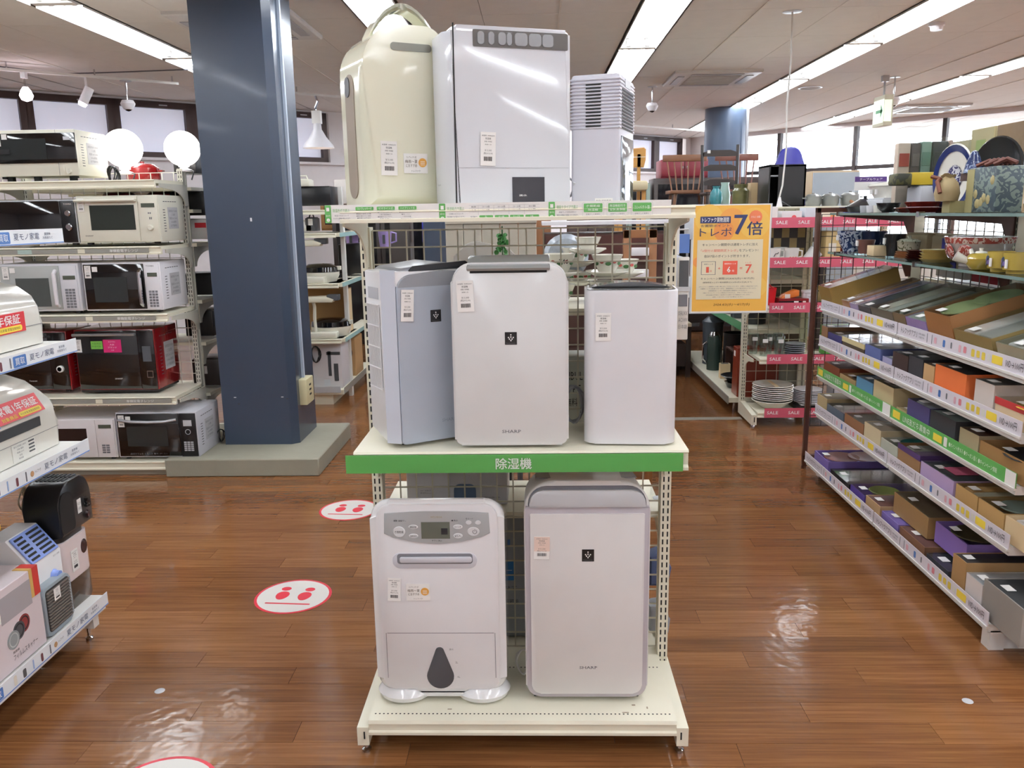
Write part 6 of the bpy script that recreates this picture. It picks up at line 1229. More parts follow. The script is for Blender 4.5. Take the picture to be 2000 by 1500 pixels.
t = put('black_tray', 'black tray with white paper beneath the small plate stack', 'tray', 1.80, 5.66, .102); bx('tray', BK, t, 0, .24, 0, .2, 0, .028); bx('paper', PAP, t, .04, .2, .02, .1, .028, .031)
GLS = clear('drinking_glass', 'eef4f2', .88, .03)
for k, (x, y) in enumerate(((1.53, 5.82), (1.575, 5.72), (1.625, 5.80), (1.675, 5.70), (1.70, 5.82))):
    t = put('drinking_glass', ('tall clear tumbler touching the rack upright', 'clear tumbler with white sticker, nearest the upright', 'clear tumbler behind the two stickered ones', 'clear tumbler with white sticker nearest the grey plates', 'clear tumbler at the back by the grey plates')[k], 'glass', x, y, .478, 'clear tumblers on the SALE shelf')
    MB().lathe([(0, .008), (.024, .008), (.034, .14), (.036, .14), (.026, 0), (0, 0)], n=18).build('tumbler', GLS, t); bx('price_sticker', PAP, t, -.018, .018, -.0365, -.034, .095, .12)
for k in range(6): o = MB().lathe([(0, 0), (.045, 0), (.07, .008), (.066, .011), (0, .004)], n=22).build('grey_plate', mat('grey_glaze', '8c9096', .3), None); o.location = (1.80, 5.76, .478 + .014 * k); tag(o, 'grey plate of the stack by the tumblers, %s' % (['bottom', 'second', 'third', 'fourth', 'fifth', 'topmost'][k]), 'plate', 'grey plates on the SALE shelf')
RDP = mat('bright_red_plastic', 'b81820', .3)
t = put('red_basket', 'bright red square bucket on the red-goods SALE shelf', 'bucket', 1.51, 5.70, .828); MB().prism([(0.01, 0), (.12, 0), (.13, .12), (0, .12)], 0, .12, 'xz', .005, 1, (1, 1)).build('bucket', RDP, t); MB().tube([(.02, 0, .11), (.065, -.02, .15), (.11, 0, .11)], .005, 6).build('handle', RDP, t)
t = put('oven_mitt', 'orange glossy pouch with white price sticker', 'pouch', 1.66, 5.68, .86); b = MB().prism([(0, 0), (.13, .03), (.13, .07), (.1, .075), (.02, .04)], 0, .08, 'xz', .012, 2, (1, 1)); b.build('pouch', mat('orange_vinyl', 'd0702c', .3), t); bx('price_sticker', PAP, t, .03, .065, -.002, 0, .01, .045)
t = put('red_box', 'dark red box with two price stickers under the orange pouch', 'box', 1.64, 5.64, .828); bx('body', mat('deep_red_box', '741218', .35), t, 0, .2, 0, .12, 0, .05); bx('body_front', BLK, t, .0, .15, -.004, 0, 0, .035); bx('price_sticker', PAP, t, .1, .13, -.006, -.004, .0, .035); bx('price_sticker', PAP, t, .16, .18, -.002, 0, .0, .035)
t = vessel('canister', 'white lidded canister with a small dark figure print', 'canister', 1.86, 5.70, .828, [(0, 0), (.05, 0), (.05, .085), (.055, .087), (.055, .1), (0, .105)], WHT); t.rotation_euler = (0, 0, 0); bx('printed_figure', DGR, t, .015, .03, -.052, -.045, .02, .055); write(t, 'TEA', (-.015, -.0525, .06), .02, .008, INK)
for k, (x, c, lab, til) in enumerate(((1.60, 'e4e2de', 'white mug with a dark deer-like line drawing', 0), (1.72, 'e4e2de', 'white mug with orange teddy-free dot pattern at its foot', 0), (1.83, 'dfe0e0', 'plain white mug tipped on its side', .7), (1.55, 'd8d8d4', 'stacked shallow white bowl above the drawn mug', 0), (1.68, 'dcdcd8', 'white mug at the back of the mug shelf', 0))):
    lab = lab.replace('teddy-free ', ''); t = put('mug', lab, 'mug', x, 5.68 if k < 3 else 5.8, 1.13 + (.05 if k == 3 else 0), 'white mugs on the SALE shelf'); t.rotation_euler = (0, til, 0); MB().lathe([(0, 0), (.04, 0), (.048, .085), (.044, .085), (.036, .006), (0, .006)], n=20).build('body', mat('mugw' + str(k), c, .2), t)
    if k != 3: MB().tube([(.044, 0, .07), (.07, 0, .065), (.07, 0, .03), (.042, 0, .02)], .006, 6).build('handle', mat('mugw' + str(k)), t)
    if k == 0: MB().tube([(-.01, -.046, .03), (.0, -.047, .05), (.015, -.047, .05), (.02, -.046, .06)], .0025, 5).build('printed_line', INK, t)
    if k == 1: [MB().lathe([(0, -.002), (.008, -.001), (.009, 0)], (-.02 + .018 * j, -.044, .02), 8, 'y').build('printed_dot', mat('orange_dot', 'b8683a', .4), t) for j in range(3)]
t = put('checker_board', 'black and gold checkered lacquer panel at the back of the mug shelf', 'panel', 1.53, 5.86, 1.13)
bx('board', mat('dark_lacquer_board', '2c2420', .3), t, 0, .34, 0, .01, 0, .22)
for i in range(6):
    for j in range(3):
        if (i + j) % 2: bx('gold_square', mat('dull_gold', '9c8758', .4), t, .01 + .054 * i, .06 + .054 * i, -.0015, 0, .012 + .068 * j, .076 + .068 * j)
for k, (x, w, h, c, lab, acc) in enumerate(((1.52, .09, .10, 'dcdad8', 'white handled carton on the top SALE shelf by the upright', None), (1.64, .13, .07, 'd8d6d8', 'white carton with red star print on the top SALE shelf', 'c84a50'), (1.79, .08, .09, 'c8ccd4', 'grey-blue carton next to the red star carton', None), (1.90, .12, .075, 'e4dcc8', 'cream carton with orange dots seen through the black mesh', 'd88a4c'), (2.05, .1, .09, '5c70a4', 'blue patterned carton seen through the black mesh', None), (2.2, .14, .08, 'd8d8d8', 'white carton with black button print through the mesh', '2c2c2c'))):
    t = put('carton', lab, 'box', x, 5.66, 1.388, 'cartons on the top SALE shelf'); MB().box(0, w, 0, .12, 0, h, .003).build('body', mat('topc' + c, c, .5), t)
    if acc: MB().lathe([(0, -.002), (.015, -.002), (.016, 0)], (w * .6, 0, h * .4), 10, 'y').build('printed_dot', mat('acc' + acc, acc, .5), t)
for k, (x, z, w, h, c, lab) in enumerate(((1.93, 1.13, .1, .19, 'c8b07c', 'gold star-patterned tall box behind the black mesh'), (2.06, 1.13, .12, .12, '9c1c24', 'red lacquer box behind the navy bowl'), (2.22, 1.13, .15, .1, 'c4a888', 'tan open box behind the black tumbler'), (1.94, .83, .14, .11, 'd8c490', 'cream box with gold print on the red-goods shelf'), (2.12, .83, .12, .09, 'd0d0cc', 'white tin with colour bands'), (2.27, .83, .14, .08, '2c2c30', 'black lidded box near the rack end'), (1.98, .48, .2, .2, '54a03c', 'green and yellow grocery bag'), (2.2, .48, .16, .22, 'd8d4cc', 'white bottle pack with yellow caps'), (2.05, .1, .28, .2, 'b8b8bc', 'grey wrapped plates low behind the mesh'))):
    t = put('boxed_goods', lab, 'box', x, 5.64, z, 'goods behind the black mesh'); MB().box(0, w, 0, .16, 0, h, .004).build('body', mat('mesh_' + c, c, .5, var=.15, scale=25), t); bx('front_label', mat('label_tone', 'd9d4c8', .6), t, w * .2, w * .7, -.0015, 0, h * .3, h * .6)
# aisle side of that gondola (faces -x)
GR_ = thing('display_rack', 'cream gondola with green strip and thermos pots running away behind the poster', 'shelving', (1.93, 8.1, 0), -90)
for x in (.02, 1.05, 2.1): upright(GR_, x, 0, .0, 1.47, slots=False)
bx('back_panel', mat('dim_panel', '8d8878', .6), GR_, 0, 2.12, .0, .01, .1, 1.45)
for z in (.62, .98, 1.30): MB().box(0, 2.12, -.40, 0, z - .03, z).build('shelf', CRM, GR_); st = bx('label_strip', mat('dull_green_strip', '4d9468', .4) if z == .62 else STG, GR_, .5, 2.12, -.405, -.402, z - .03, z + .03)
MB().box(0, 2.12, -.52, 0, .085, .12).build('base_shelf', CRM, GR_); bx('label_strip', mat('taupe_strip', '857f74', .5), GR_, 0, 2.12, -.528, -.522, .075, .13)
bx('top_board', CRM, GR_, 0, 2.12, -.42, .5, 1.455, 1.485); [MB().lathe([(.014, 0), (.01, .085)], (x, -.45, 0), 8).build('foot', CHR, GR_) for x in (.1, 2.0)]
def agp(name, lab, cat, x, y, z, grp=None): return thing(name, lab, cat, (x, y, z), -90, grp)
t = agp('thermos_pot', 'tall dark green thermos jug with silver spout', 'thermos', 1.53, 7.1, .122); MB().lathe([(0, 0), (.06, 0), (.06, .24), (.045, .3), (0, .31)], n=20).build('body', mat('dark_green_enamel', '2e3c36', .25), t); MB().tube([(.0, -.06, .24), (.03, -.1, .22), (.03, -.1, .1), (0, -.06, .06)], .008, 6).build('handle', CHR, t); MB().lathe([(.048, .29), (.03, .33), (0, .33)], n=16).build('lid', CHR, t)
t = agp('trash_bin', 'grey cylindrical bin beside the green thermos jug', 'bin', 1.58, 7.4, .122); MB().lathe([(0, 0), (.085, 0), (.09, .36), (.095, .36), (.095, .38), (.05, .42), (0, .43)], n=22).build('body', mat('blue_grey_bin', '3e454c', .4), t)
t = agp('air_pot', 'dark grey air pot on the blue-grey bin shelf', 'thermos', 1.62, 7.25, .622); MB().lathe([(0, 0), (.08, 0), (.085, .16), (.05, .2), (0, .21)], n=20).build('body', DGR, t)
t = agp('black_bin', 'black cylindrical bin behind the thermos jug', 'bin', 1.68, 6.95, .122); MB().lathe([(0, 0), (.1, 0), (.105, .34), (.095, .34), (.09, .02), (0, .02)], n=22).build('body', BLK, t)
t = agp('paper_roll', 'pale grey upright cylinder behind the black pans', 'roll', 1.75, 6.62, .122); MB().lathe([(0, 0), (.08, 0), (.08, .38), (0, .38)], n=20).build('body', mat('pale_grey_roll', 'a8a498', .5), t)
t = agp('wok', 'black wok resting with its handle up at the shelf front', 'pan', 1.56, 6.36, .165); MB().lathe([(0, 0), (.06, .0), (.13, .05), (.126, .052), (.05, .006), (0, .006)], n=24).build('pan', BLK, t); MB().tube([(-.1, 0, .05), (-.17, 0, .2)], .009, 6).build('handle', BLK, t); MB().lathe([(0, -.043), (.08, -.043), (.1, -.0), (.09, 0), (.07, -.036), (0, -.036)], n=24).build('lower_pan', BLG, t)
t = agp('spice_box', 'tan wooden utensil box in front of the black bin', 'box', 1.50, 6.75, .122); bx('body', CARL, t, 0, .06, 0, .08, 0, .12); bx('opening', DRK, t, .008, .05, .01, .07, .1201, .121)
t = agp('lacquer_case', 'tall dark red lacquered case with white price sticker at the gondola end', 'case', 1.47, 6.17, .122); MB().prism([(0, 0), (.17, 0), (.16, .36), (.02, .36)], 0, .3, 'xz', .004, 1).build('body', mat('red_lacquer', '7a2a18', .3), t); bx('price_sticker', PAP, t, .05, .09, -.002, 0, .29, .33)
t = agp('brown_tray', 'dark brown tray leaning over the wok', 'tray', 1.56, 6.80, .3); MB().box(0, .3, 0, .1, .06, .075, .004).build('body', WOODD, t); MB().box(0, .02, 0, .1, -.17, .06).build('side', WOODD, t)
for k, (y, z, h, c) in enumerate(((7.0, .65, .2, '202022'), (6.7, .65, .22, '3a3c40'), (6.35, .65, .24, '24262a'), (7.3, 1.01, .2, '4a4c50'), (6.6, 1.01, .2, '2a2c2e'))):
    t = agp('stockpot', ('black lidded pot on the green strip shelf, middle', 'graphite pot on the green strip shelf, taller', 'dark pot on the green strip shelf nearest the SALE rack', 'slate pot on the shelf behind the poster', 'charcoal pot on the shelf behind the poster')[k], 'pot', 1.66, y, z - .03 + .003, 'dark pots on the gondola'); MB().lathe([(0, 0), (.09, 0), (.1, h), (.05, h + .03), (0, h + .03)], n=20).build('body', mat('pot_' + c, c, .3), t)
# goods on top of the gondola
TZ = 1.486
t = put('vase', 'teal glazed vase on top of the gondola', 'vase', 1.43, 6.75, TZ); MB().lathe([(0, 0), (.035, 0), (.05, .07), (.045, .12), (.025, .15), (.03, .17), (0, .17)], n=18).build('body', mat('teal_glaze', '3f8088', .2, var=.3, scale=40), t)
t = put('vase', 'pale celadon vase between the teal and olive ones', 'vase', 1.52, 6.85, TZ); MB().lathe([(0, 0), (.04, 0), (.045, .1), (.03, .18), (.035, .2), (0, .2)], n=18).build('body', mat('celadon', 'a9c4bc', .25), t)
t = put('jar', 'olive brown square-shouldered jar on the gondola top', 'jar', 1.61, 6.7, TZ); MB().lathe([(0, 0), (.06, 0), (.065, .13), (.05, .15), (.055, .18), (0, .18)], n=18).build('body', mat('olive_glaze', '5c5a38', .25, var=.3, scale=20), t)
t = put('wooden_case', 'upright light wooden box on the gondola top', 'box', 1.69, 6.7, TZ); MB().box(0, .15, 0, .12, 0, .19, .003).build('body', mat('light_wood', 'b39a74', .5, var=.2, scale=6), t); bx('pale_edge', CHINA, t, .15, .157, 0, .12, 0, .19)
t = put('folding_seat', 'blue plastic panel standing behind the light wooden box', 'panel', 1.80, 6.85, TZ); MB().prism(rr(0, .16, 0, .24, .03, 5), 0, .03, 'xz', .004, 2, (1, 1)).build('body', mat('mid_blue_plastic', '4a78b8', .35), t)
t = put('storage_cube', 'black open storage box on the gondola top', 'box', 1.72, 6.32, TZ); b = MB(); b.box(0, .012, 0, .3, 0, .30); b.box(.07, .27, 0, .012, 0, .30); b.box(.258, .27, 0, .3, 0, .30); b.box(0, .27, 0, .3, .29, .305); b.box(0, .27, 0, .3, 0, .012); b.box(0, .27, .29, .3, 0, .3); b.build('box_body', BLK, t); bx('inner_shelf', GRY, t, .012, .07, .01, .29, .22, .23); bx('label', PAP, t, .01, .05, .0, .01, .295, .3)
t = put('shell_chair', 'deep blue plastic shell chair behind the black storage box', 'chair', 2.35, 8.5, 0); t.scale = (1.08, 1, 1.0); MB().prism([(0, 1.55), (.31, 1.55), (.29, 1.9)] + [(.155 + .1 * math.cos(a), 1.99 + .08 * math.sin(a)) for a in [PI * k / 8 for k in range(9)]] + [(.02, 1.9)], 0, .06, 'xz', .02, 2, (1, 1)).build('shell_back', mat('ultramarine_plastic', '34358c', .35), t, sharp=50); MB().box(.0, .31, -.35, .05, 1.5, 1.55, .02).build('seat', mat('ultramarine_plastic'), t); bx('label', PAP, t, .06, .09, -.004, 0, 1.83, 1.88)
[MB().tube([(x, y, 1.2), (x, y, 1.52)], .012, 6).build('leg', CHR, t) for x in (.03, .28) for y in (-.3, .03)]
for k, (x, r, h, lab) in enumerate(((1.98, .055, .07, 'steel pot with black knob next to the black storage box'), (2.10, .06, .07, 'middle steel pot with black knob on the gondola top'), (2.24, .065, .075, 'wide steel pot nearest the black pan'))):
    pot('saucepan', lab, 'pot', x, 6.1, TZ, r, h, mat('brushed_steel', '8c8e8c', .3, metal=.6), True, 'steel pots on the gondola top')
bx('top_board', CRM, SR, -.02, .95, -.1, .03, 1.481, 1.487)
# hanging cord with white switch tag
t = thing('pull_cord', 'long white power cord hanging from the ceiling over the gondola', 'cord', (1.764, 6.085, CEIL)); random.seed(2)
MB().tube([(0, 0, 0), (.008, 0, -.3), (-.006, 0, -.6), (.004, 0, -.9), (-.01, 0, -1.15), (-.03, 0, -1.24)], .006, 6).build('cord', mat('white_cord2', 'd2d0cc', .5), t); MB().prism([(-.045, -1.30), (-.005, -1.30), (-.02, -1.23), (-.032, -1.23)], -.01, .01, 'xz').build('connector', WHT, t); MB().lathe([(.05, -.004), (.065, -.001), (.065, 0), (.0, 0)], n=24).build('ceiling_rose', LGR, t); MB().tube([(-.025, 0, -1.25), (.06, 0, -1.3), (.1, .05, -1.3)], .004, 5).build('cord_tail', DGR, t)

# ================================================================ FURNITURE IN THE BACKGROUND
WB2 = mat('chair_wood', '7a5238', .4, var=.15, scale=5); WB3 = mat('black_brown_wood', '241a16', .35); YW = mat('honey_wood', 'b0803e', .4, var=.15)
t = thing('display_table', 'dark brown platform table carrying the used chairs', 'table', (1.0, 8.12, 0)); bx('tabletop', WB3, t, 0, 1.8, 0, 1.18, 1.16, 1.2); bx('back_board', WB3, t, 0, 1.6, .7, .72, .3, 1.16); [bx('leg', WB3, t, x, x + .06, y, y + .06, 0, 1.16) for x in (0, 1.74) for y in (0, 1.1)]; bx('mid_shelf', WOODD, t, 0, 1.6, 0, .7, .78, .81)
def windsor(lab, x, y, z, rz, m, n=6):
    t = thing('spindle_chair', lab, 'chair', (x, y, z), rz, 'wooden spindle-back chairs'); sh = .44
    MB().prism(rr(-.21, .21, -.2, .2, .06, 5), sh, sh + .035, 'xy', .01, 2, (1, 1)).build('seat', m, t)
    for sx in (-1, 1):
        for sy in (-1, 1): MB().tube([(sx * .15, sy * .14, sh), (sx * .2, sy * .19, 0)], [.02, .014], 8).build('leg', m, t)
        MB().tube([(sx * .175, -.16, .2), (sx * .175, .16, .2)], .009, 6).build('stretcher', m, t)
    MB().tube([(-.16, 0, .24), (.16, 0, .24)], .009, 6).build('stretcher', m, t)
    for k in range(n):
        u = -1 + 2 * k / (n - 1); MB().tube([(u * .14, .16, sh + .03), (u * .19, .22, sh + .36)], .008, 6).build('spindle', m, t)
    MB().box(-.235, .235, .205, .23, sh + .34, sh + .41, .008).build('crest_rail', m, t); return t
windsor('brown spindle-back chair standing in front of the glazed dark cabinet', 1.60, 8.95, 1.201, 0, WB2)
windsor('reddish spindle-back chair partly hidden by the black ladder-back', 2.17, 8.98, 1.201, 4, mat('reddish_wood', '74483c', .4, var=.15))
t = thing('ladder_chair', 'black ladder-back armchair with a white price tag on its top slat', 'chair', (1.84, 8.54, 1.201)); sh = .44
for sx in (-1, 1): MB().tube([(sx * .17, .0, 0), (sx * .17, 0, .5), (sx * .175, .03, .9)], .016, 8).build('rear_post', WB3, t); MB().tube([(sx * .19, -.38, 0), (sx * .19, -.38, .44)], .016, 8).build('leg', WB3, t)
for k in range(3): z = .82 - .14 * k; MB().prism([(-.16, z - .03), (.16, z - .03), (.16, z + .01), (.1, z + .03), (-.1, z + .03), (-.16, z + .01)], .0, .02, 'xz').build('slat', WB3, t)
MB().box(-.2, .2, -.4, .0, sh - .03, sh, .01).build('seat', WB3, t); bx('price_tag', PAP, t, -.13, -.1, -.003, 0, .82, .85)
t = thing('bentwood_chair', 'honey-coloured wooden chair with cut-out back beside the ribbed air unit', 'chair', (.74, 6.6, 0)); MB().prism([(-.16, 1.80), (.10, 1.80), (.115, 1.86), (.115, 1.935), (.1, 1.95), (-.16, 1.93)], .0, .02, 'xz', .004, 1).build('back_board', YW, t); MB().prism([(-.16, 1.875), (.11, 1.877), (.11, 1.881), (-.16, 1.88)], -.002, .0, 'xz').build('cut_line', CHINA, t); bx('post', YW, t, .05, .075, .0, .03, 1.2, 1.9); bx('post', YW, t, -.12, -.095, .0, .03, 1.2, 1.9); MB().box(-.15, .09, -.35, 0, 1.62, 1.69, .02).build('cushion', mat('cream_cushion', 'c8bc9a', .7), t); [bx('leg', YW, t, x, x + .03, -.3, -.27, 1.2, 1.62) for x in (-.12, .05)]
t = thing('display_table', 'grey plinth table under the honey-coloured chair', 'table', (.5, 6.2, 0)); bx('tabletop', GRY, t, 0, .42, 0, .6, 1.17, 1.2); [bx('leg', GRY, t, x, x + .04, y, y + .04, 0, 1.17) for x in (0, .38) for y in (0, .56)]
def cabinet(lab, x0, x1, y, z0, z1, m, doors=2, glass=True, rz=0, d=.45, grp=None, dm=None):
    t = thing('cabinet', lab, 'cabinet', (x0, y, z0), rz, grp); w, h = x1 - x0, z1 - z0; MB().box(0, w, .02, d, 0, h, .004).build('carcass', m, t); dw = w / doors
    for k in range(doors):
        dd = MB().box(k * dw + .004, (k + 1) * dw - .004, 0, .02, .02, h - .02, .003).build('door', dm or m, t)
        if glass: bx('glass_panel', mat('dark_cabinet_glass', '15161a', .08), dd, k * dw + .05, (k + 1) * dw - .05, -.002, .0, .07, h - .07)
        bx('door_knob', CHR, dd, (k + 1) * dw - .03 if k % 2 == 0 else k * dw + .02, (k + 1) * dw - .02 if k % 2 == 0 else k * dw + .03, -.02, 0, h * .5, h * .5 + .03)
    return t
cabinet('long dark cabinet with glass doors and pale inner frame behind the chairs', 1.42, 2.7, 10.2, 0, 1.85, mat('espresso_wood', '32231f', .35), 2)
cabinet('pale green glazed cabinet behind the honey-coloured chair', .85, 1.38, 10.2, 0, 1.80, mat('sage_cabinet', '8fa095', .4), 2)
cabinet('red two-door wall cabinet lying on the long dark cabinet', 1.52, 2.08, 10.3, 1.852, 2.07, mat('crimson_panel', '7c2330', .4), 2, False)
cabinet('grey and pale wood wardrobe below the bright windows', 3.1, 3.62, 9.6, 0, 1.88, mat('pale_wood_wardrobe', 'bfa98a', .5), 1, False, dm=mat('grey_door', '9aa4ac', .4))
cabinet('dark wooden chest behind the hanging parcel', .35, .96, 8.9, 0, 1.5, WOODD, 3, False); cabinet('brown bookcase behind the wire grid at far middle', -1.0, .2, 10.5, 0, 1.75, WOODB, 3, False)
cabinet('black glazed sideboard seen past the cream rack', -2.3, -1.2, 9.5, 0, 1.6, WB3, 2); cabinet('tan shelving cabinet under the clamp lamp', -2.6, -1.75, 10.2, 1.3, 1.78, mat('tan_laminate', 'a8804e', .5), 3); cabinet('brown folding board beside the tan cabinet', -1.70, -1.45, 10.0, 1.2, 1.72, mat('folding_tan', 'b39068', .6), 1, False)
cabinet('low pale counter running under the glass wall', 3.8, 5.4, 10.3, 0, .9, mat('pale_counter', 'bdb8b0', .5), 4, False)
t = thing('low_table', 'low table with pale top on dark legs at the aisle end', 'table'); t.location = (.88, 7.35, 0); bx('tabletop', mat('pale_top', 'b5a890', .5), t, 0, .5, 0, .6, .46, .49); [bx('leg', WB3, t, x, x + .04, y, y + .04, 0, .46) for x in (.0, .46) for y in (0, .56)]; bx('dark_shelf', WB3, t, 0.04, .46, .04, .56, .1, .3)
t = thing('measuring_kit', 'white carton with handle on the black printer by the pillar', 'box', (-2.2, 9.3, 1.602)); MB().box(0, .42, 0, .2, 0, .26, .01).build('carton', PAP, t); MB().tube([(.12, .1, .26), (.14, .1, .31), (.28, .1, .31), (.3, .1, .26)], .01, 6).build('handle', WHT, t); bx('printed_photo', DGR, t, .25, .36, -.002, 0, .06, .18)
# goods on the hidden side of the boxed goods rack, closing the view through its wire
for k, (y, z, w, h, c, lab) in enumerate(((4.40, 1.12, .3, .2, 'c9cccb', 'white goods carton behind the wire, level with the lower glass shelf'), (4.05, 1.12, .28, .17, 'a82430', 'red goods carton behind the wire'), (3.72, 1.12, .26, .2, 'b8b4ac', 'grey carton behind the patterned jar'), (3.42, 1.12, .3, .18, 'c4c4c8', 'pale grey carton behind the red patterned bowl'), (3.08, 1.12, .3, .2, 'd0cabc', 'cream carton behind the teapot'), (2.75, 1.12, .3, .2, 'bcbcc0', 'light carton behind the mugs'),
        (4.42, .80, .5, .2, '86827a', 'dull grey carton low behind the wire'), (3.88, .80, .6, .2, '6e675c', 'brown-grey carton low behind the wire'), (3.25, .80, .7, .2, '7c766c', 'long taupe carton low behind the wire'), (4.42, .44, .9, .26, '8c8880', 'ash carton near the floor behind the wire'), (3.48, .44, .9, .26, '6a6258', 'umber carton near the floor behind the wire'), (4.42, .1, 1.8, .28, '7c7870', 'longest grey carton at the foot of the hidden side'))):
    t = thing('goods_carton', lab, 'box', (2.07, y, z), -90, 'cartons on the hidden side of the rack'); MB().box(0, w, -.28, -.02, 0, h, .004).build('carton', mat('hid_' + c, c, .6), t); t.location.x = 2.36 + .0; MB().box(.0, w, -.283, -.28, h * .5, h * .55).build('tape', CARL, t)
for z in (1.1, .78, .42): MB().box(0, 1.9, .06, .36, z - .02, z + .0).build('rear_shelf', CRM, RR)

# ================================================================ CEILING FITTINGS
def cassette(lab, x, y, s=.42):
    t = thing('ceiling_cassette', lab, 'air conditioner', (x, y, CEIL)); m = mat('cassette_white', 'd8d6d4', .4)
    MB().prism([(-s, -s), (s, -s), (s, s), (-s, s)], -.03, 0, 'xy', .01, 1, (1, 0)).build('panel', m, t); g = MB().box(-s * .6, s * .6, -s * .6, s * .6, -.034, -.03).build('intake_grille', mat('grille_grey', 'b4b0ac', .6), t)
    for k in range(9): bx('grille_slat', m, g, -s * .58, s * .58, -s * .56 + s * .14 * k - .004, -s * .56 + s * .14 * k + .004, -.04, -.034)
    for a in range(4): o = bx('air_flap', mat('flap_grey', 'a8a8ac', .35), t, -s * .6, s * .6, s * .72, s * .88, -.036, -.028); o.rotation_euler = (0, 0, a * PI / 2)
    return t
cassette('square ceiling air-conditioner cassette above the far chairs', 1.78, 8.85); cassette('square ceiling air-conditioner cassette near the exit sign', 5.3, 11.9); cassette('square ceiling air-conditioner cassette partly hidden by the navy pillar', -1.98, 6.08)
def rail(name, lab, a, b, z=2.72):
    t = thing(name, lab, 'lighting track', (a[0], a[1], z)); d = Vector((b[0] - a[0], b[1] - a[1], 0)); n = d.normalized(); t.rotation_euler = (0, 0, math.atan2(n.y, n.x))
    bx('track', HOUS, t, 0, d.length, -.016, .016, -.01, .012); [bx('hanger', CHR, t, q, q + .012, -.006, .006, .012, CEIL - z) for q in (.05, d.length * .5, d.length - .06)]; return t
rail('lighting_track', 'white lighting track in front of the brown windows', (-4.47, 7.21), (-3.36, 8.17)); rail('lighting_track', 'white lighting track carrying the clamp lamp past the pillar', (-2.9, 8.5), (-2.0, 9.35)); rail('lighting_track', 'white lighting track near the blue round pillar', (1.1, 12.6), (3.2, 14.42))
BULB = mat('lit_bulb', 'ffe9f2', .4, emit=9, var=0)
t = thing('spotlight', 'bare lit bulb hanging from the track, nearest the edge', 'lamp', (-4.33, 7.32, 2.71)); bx('adapter', WHT, t, -.02, .02, -.02, .02, -.05, 0); MB().tube([(0, 0, -.05), (0, 0, -.12)], .008, 6).build('stem', CHR, t); MB().lathe([(0, -.24), (.04, -.225), (.055, -.19), (.04, -.15), (.02, -.12), (0, -.12)], n=18).build('bulb', BULB, t)
t = thing('spotlight', 'white cylinder spotlight tilted down on the track', 'lamp', (-3.97, 7.64, 2.71)); MB().tube([(0, 0, 0), (0, 0, -.09)], .01, 6).build('stem', WHT, t); MB().tube([(.03, 0, -.09), (-.03, -.03, -.22)], [.04, .04], 14).build('shade', WHT, t); MB().tube([(-.03, -.03, -.22), (-.04, -.035, -.245)], [.038, .03], 14).build('bulb', BULB, t)
def dome(lab, x, y, d=.16, top=CEIL):
    t = thing('security_camera', lab, 'camera', (x, y, top)); MB().lathe([(.05, -.006), (.05, 0), (0, 0)], n=16).build('mount', LGR, t); MB().tube([(0, 0, 0), (0, 0, -d)], .009, 8).build('stem', CHR, t)
    MB().lathe([(.0, -d - .09), (.04, -d - .08), (.06, -d - .045), (.065, -d - .03), (.05, -d), (0, -d)], n=20).build('housing', WHT, t); MB().lathe([(0, -d - .1), (.022, -d - .092), (.035, -d - .075), (.0, -d - .07)], n=16).build('lens_dome', BLG, t)
dome('dome security camera on the track before the brown windows', -3.72, 7.87, .17, 2.71); dome('dome security camera right of the ribbed air unit', 1.28, 9.44, .17); dome('dome security camera by the exit sign', 3.72, 9.1, .2)
t = thing('clamp_lamp', 'white wide-brimmed clamp lamp hanging from the track', 'lamp', (-2.29, 9.08, 2.71)); MB().tube([(0, 0, 0), (.02, 0, -.06), (-.01, 0, -.12), (0, 0, -.17)], .012, 6).build('arm', CHR, t); bx('socket', HOUS, t, -.045, .045, -.04, .04, -.28, -.15); MB().lathe([(.04, -.28), (.045, -.34), (.09, -.42), (.155, -.50), (.165, -.53), (.16, -.53), (.085, -.43), (.035, -.35), (.03, -.29)], n=28).build('shade', WHT, t); MB().lathe([(0, -.50), (.05, -.48), (.06, -.44), (.03, -.38), (0, -.38)], n=16).build('bulb', mat('warm_bulb', 'fff0dc', .4, emit=5, var=0), t)
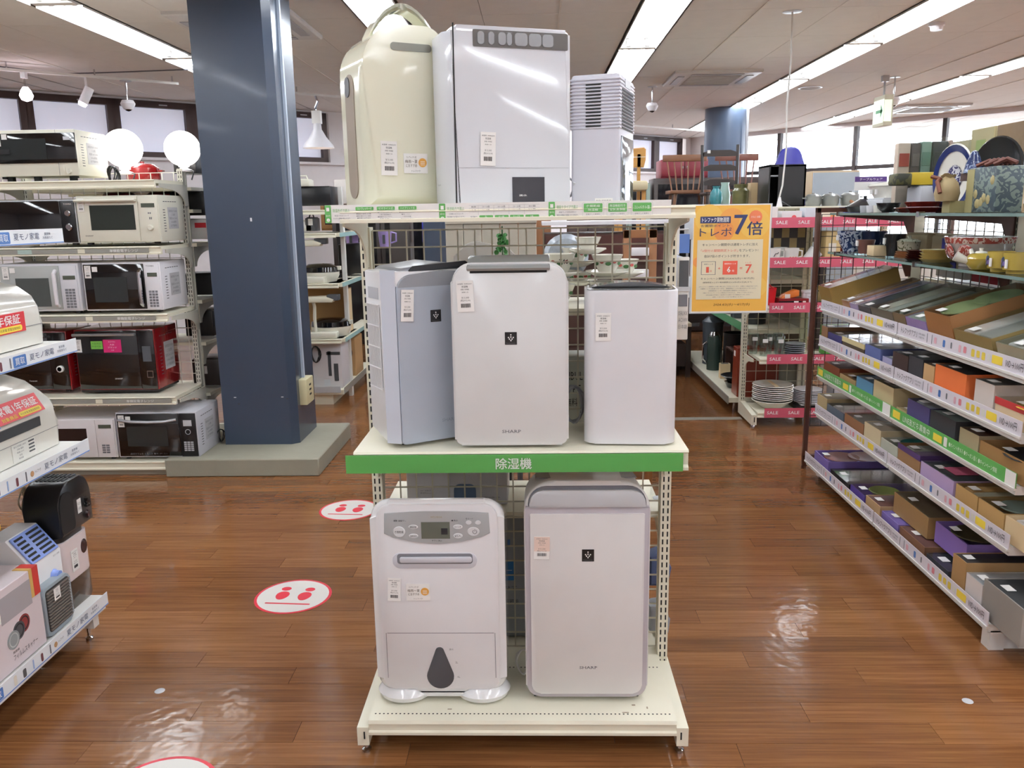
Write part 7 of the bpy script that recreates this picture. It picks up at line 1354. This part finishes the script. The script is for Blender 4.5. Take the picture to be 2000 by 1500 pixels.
t = thing('exit_sign', 'hanging green and white emergency exit sign', 'sign', (3.58, 9.0, CEIL)); bx('mount', LGR, t, -.03, .03, -.03, .03, -.06, 0); MB().tube([(0, 0, -.06), (0, 0, -.2)], .012, 8).build('stem', LGR, t); MB().box(-.045, .045, -.14, .14, -.50, -.2, .004).build('sign_body', mat('sign_cream', 'cfccb4', .5), t); s = bx('green_face', mat('exit_white', 'dfe8d8', .4, emit=.4), t, -.047, -.045, -.13, .13, -.47, -.24); bx('green_bar', mat('exit_green', '2f8a4a', .4), s, -.0485, -.047, -.09, .06, -.37, -.34); MB().prism([(-.11, -.355), (-.06, -.29), (-.06, -.42)], -.0485, -.047, 'yz').build('green_arrow', mat('exit_green'), s)
MB().box(-.045, .03, -.1415, -.14, -.46, -.25).build('green_end', mat('exit_white'), t); MB().prism([(.012, -.355), (-.014, -.30), (-.014, -.41)], -.143, -.1415, 'xz').build('arrow', mat('exit_green'), t) if False else None
t = thing('smoke_detector', 'white round detector between the ceiling light rows', 'detector', (2.3 + .95, 6.4, CEIL)); t.location = (2.95, 6.55, CEIL); MB().lathe([(0, -.05), (.04, -.05), (.045, -.02), (.055, -.018), (.055, 0), (0, 0)], n=22).build('body', WHT, t)
t = thing('smoke_detector', 'larger white detector in the top corner of the ceiling', 'detector', (3.32, 5.80, CEIL)); MB().lathe([(0, -.04), (.05, -.04), (.06, -.03), (.07, -.005), (.07, 0), (0, 0)], n=22).build('body', WHT, t); MB().lathe([(0, -.045), (.03, -.045), (.03, -.04)], n=16).build('lens', LGR, t)
t = thing('ceiling_speaker', 'flush round ceiling speaker between the light rows', 'speaker', (3.07, 9.77, CEIL)); MB().lathe([(0, -.003), (.11, -.003), (.125, 0)], n=26).build('grille', mat('speaker_grey', 'a49c98', .7), t); MB().lathe([(.11, -.006), (.13, -.004), (.13, 0), (.11, 0)], n=26, caps=False).build('rim', LGR, t)
t = thing('ceiling_speaker', 'flush round ceiling speaker by the glass wall', 'speaker', (6.0, 9.6, CEIL)); MB().lathe([(0, -.003), (.11, -.003), (.125, 0)], n=26).build('grille', mat('speaker_grey'), t)
t = thing('loose_cable', 'thin cable sagging under the ceiling by the brown windows', 'cable', (-5.1, 7.2, CEIL)); MB().tube([(0, 0, -.02), (.45, .1, -.01), (.9, .45, -.04), (1.3, .55, -.02), (2.2, .5, -.015)], .006, 5).build('cable', INKG, t)
